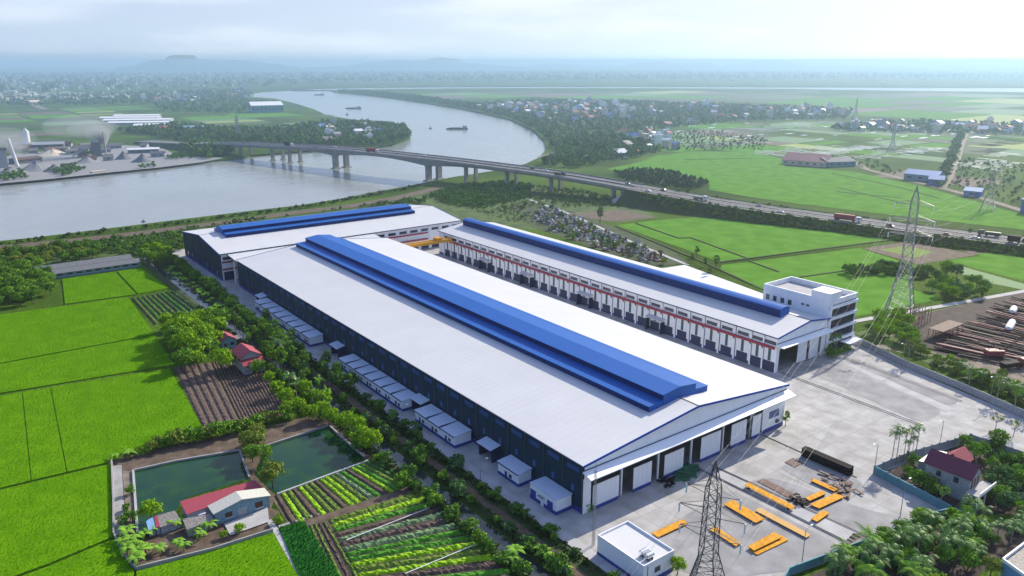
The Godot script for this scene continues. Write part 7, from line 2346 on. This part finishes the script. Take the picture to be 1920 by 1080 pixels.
func build_quarry(g: RandomNumberGenerator) -> void:
	sheet("quarry_ground", PX([-40, 310, 30, 288, 120, 281, 180, 292, 230, 272, 300, 276, 335, 292, 420, 296, 380, 304, 300, 314, 200, 324, 100, 335, -40, 348]), 0.06, M.stone_pile)
	tag(get_node("quarry_ground"), "pale bare ground of the gravel works on the far shore", "", "", "structure")
	for q in [[232, 298, 9.0, 8.0, "dark grey cone of gravel near the barge shed"], [268, 303, 11.0, 8.0, "dark grey cone of gravel closer to the water"], [70, 318, 17.0, 9.0, "broad pale heap of crushed stone on the far shore"], [102, 320, 11.0, 6.0, "small dark heap of stone beside the pale one"], [165, 304, 13.0, 6.0, "low pale heap of stone below the smoking plant"], [100, 290, 16.0, 7.0, "tan heap of sand behind the stone heaps"], [20, 325, 14.0, 6.0, "grey heap of stone by the kiln pipe"]]:
		var t := thing("stone_heap", q[4], "heap", P(q[0], q[1]))
		var k := MB.new()
		var n := 18
		for i in n:
			var a0 := TAU * i / n
			var a1 := TAU * (i + 1) / n
			for j in 3:
				var r0: float = q[2] * (1.0 - j / 3.0)
				var r1: float = q[2] * (1.0 - (j + 1) / 3.0)
				var y0: float = q[3] * pow(j / 3.0, 1.15)
				var y1: float = q[3] * pow((j + 1) / 3.0, 1.15)
				var w := func(a: float, r: float, y: float) -> Vector3: return Vector3(cos(a) * r * (1.0 + 0.12 * sin(a * 3.0 + q[0])), y * (1.0 + 0.08 * sin(a * 5.0)) - 0.1, sin(a) * r)
				k.quad(w.call(a1, r0, y0), w.call(a0, r0, y0), w.call(a0, r1, y1), w.call(a1, r1, y1))
		part(t, "heap", k.mesh(), M.fibre_grey if q[4].begins_with("dark") or q[4].begins_with("small dark") else M.far_cream if q[4].begins_with("tan") else M.stone_pile)
	scatter("scrub", "green bushes on the far shore below the gravel works", [PX([-40, 332, 40, 322, 62, 334, -40, 347]), PX([88, 322, 140, 308, 162, 318, 120, 332]), PX([262, 312, 290, 309, 290, 314, 262, 317]), PX([300, 300, 400, 296, 440, 290, 380, 285, 330, 290])], 4.5, crown_mesh(303, 2.0, 2.6, 0.05, 7, 10, 0.5), M.scrub_green, 413, 0.0, 0.5, 1.6, 0.5)
	# silo, kiln pipe, plant with chimney
	var t := thing("silo", "white and teal pointed silo among the works on the far shore", "silo", P(52, 279))
	var k := MB.new()
	k.tube(Vector3(0, 7, 0), Vector3(0, 20, 0), 4.0, 4.0, 16)
	k.tube(Vector3(0, 20, 0), Vector3(0, 24, 0), 4.0, 0.6, 16)
	part(t, "drum", k.mesh(), M.far_white)
	k = MB.new()
	k.tube(Vector3(0, 2.5, 0), Vector3(0, 7, 0), 1.0, 4.0, 16)
	part(t, "hopper", k.mesh(), M.far_teal)
	for s in 4: part(t, "leg", boxm(Vector3([-3, 2.4, 2.4, -3][s], 0, [-3, -3, 2.4, 2.4][s]), Vector3([-3, 2.4, 2.4, -3][s] + 0.6, 7.5, [-3, -3, 2.4, 2.4][s] + 0.6)), M.galv)
	t = thing("kiln", "leaning pale kiln pipe and dusty tower smoking on the far shore", "kiln", P(22, 313))
	k = MB.new()
	k.tube(Vector3(5, 0, 0), Vector3(1, 27, 0), 1.6, 1.4, 12)
	part(t, "pipe", k.mesh(), M.far_white)
	part(t, "tower", boxm(Vector3(-12, 0, -5), Vector3(-3, 17, 4)), M.plaster)
	part(t, "hood", boxm(Vector3(-13, 17, -6), Vector3(-2, 19, 5)), M.fibre_grey)
	t = thing("crusher_plant", "grey processing tower with thin chimney on the far shore", "plant", P(186, 293))
	part(t, "frame_tower", boxm(Vector3(-6, 0, -4), Vector3(2, 15, 4)), M.fibre_grey)
	part(t, "bin", boxm(Vector3(-5, 15, -3), Vector3(1, 18, 3)), M.plaster)
	k = MB.new()
	k.tube(Vector3(7, 0, 0), Vector3(7, 26, 0), 1.0, 0.8, 12)
	part(t, "chimney", k.mesh(), M.plaster)
	k = MB.new()
	k.bar(Vector3(-6, 12, 0), Vector3(-26, 2, 3), 1.6, 1.0)
	part(t, "conveyor", k.mesh(), M.galv)
	far_shed("works_shed", "long dark barge-like shed beside the gravel cones", P(240, 288), P(298, 286), 9.0, 4.0, 5.5, M.far_white, M.fibre_grey)
	far_shed("works_shed", "long grey shed behind the silo", P(28, 281), P(120, 278), 12.0, 5.0, 7.5, M.plaster, M.fibre_grey)
	far_shed("works_shed", "low brown-roofed shed between silo and kiln", P(34, 308), P(80, 303), 16.0, 4.0, 5.5, M.rust_plate, M.fibre_grey)
	t = thing("barge", "small pale barge moored below the gravel works", "boat", P(184, 327, -2.0), 0.3)
	k = MB.new()
	k.prism(PackedVector2Array([Vector2(-10, 0), Vector2(-8, 2.6), Vector2(10, 2.6), Vector2(10, -2.6), Vector2(-8, -2.6)]), -0.5, 2.0)
	part(t, "hull", k.mesh(), M.fibre_grey)
	part(t, "cover", boxm(Vector3(-6, 2, -2), Vector3(8, 3.4, 2)), M.far_cream)
	for h in 22:
		var at := P(g.randf_range(-20, 300), g.randf_range(272, 312))
		var w := g.randf_range(6, 16)
		far_shed("works_hut", ["small grey-roofed hut among the gravel works on the far shore", "small rusty-roofed hut among the gravel works on the far shore", "small pale-roofed hut among the gravel works on the far shore"][h % 3], at, at + Vector3(w, 0, g.randf_range(-2, 6)), g.randf_range(5, 8), g.randf_range(2.5, 4.5), g.randf_range(5, 6.5), [M.fibre_grey, M.rust_plate, M.tin_old][h % 3], M.plaster).set_meta("group", ["grey huts of the gravel works", "rusty huts of the gravel works", "pale huts of the gravel works"][h % 3])
	# smoke drifting from the chimney and the kiln
	var i := 0
	for q in [[193, 262, 29, 5, 9, 5, 0.08], [190, 256, 34, 8, 11, 7, 0.045], [183, 250, 40, 14, 13, 11, 0.011], [170, 243, 46, 24, 15, 18, 0.005], [152, 236, 52, 38, 18, 26, 0.0025], [26, 279, 29, 8, 9, 7, 0.016], [16, 271, 36, 18, 14, 14, 0.007], [0, 262, 42, 32, 17, 22, 0.0035]]:
		var f := FogVolume.new()
		f.name = numbered("smoke")
		f.shape = RenderingServer.FOG_VOLUME_SHAPE_ELLIPSOID
		f.size = Vector3(q[3] * 2, q[4] * 1.4, q[5] * 2)
		var base := P(204, 291) if i < 5 else P(27, 311)
		# height above the chimney foot from the pixel, at the chimney's distance
		var d: Vector3 = cam_d * FOC + cam_r * (q[0] - 960.0) + cam_u * (540.0 - q[1])
		var s := Vector2(base.x, base.z).length() / Vector2(d.x, d.z).length()
		f.position = EYE + d * s
		var fm := FogMaterial.new()
		fm.albedo = Color(0.97, 0.98, 1.0)
		fm.density = q[6] * 2.2
		f.material = fm
		add_child(f)
		tag(f, ["white smoke drifting from the crusher plant chimney", "pale smoke drifting from the kiln pipe"][0 if i < 5 else 1], "", "", "stuff")
		i += 1
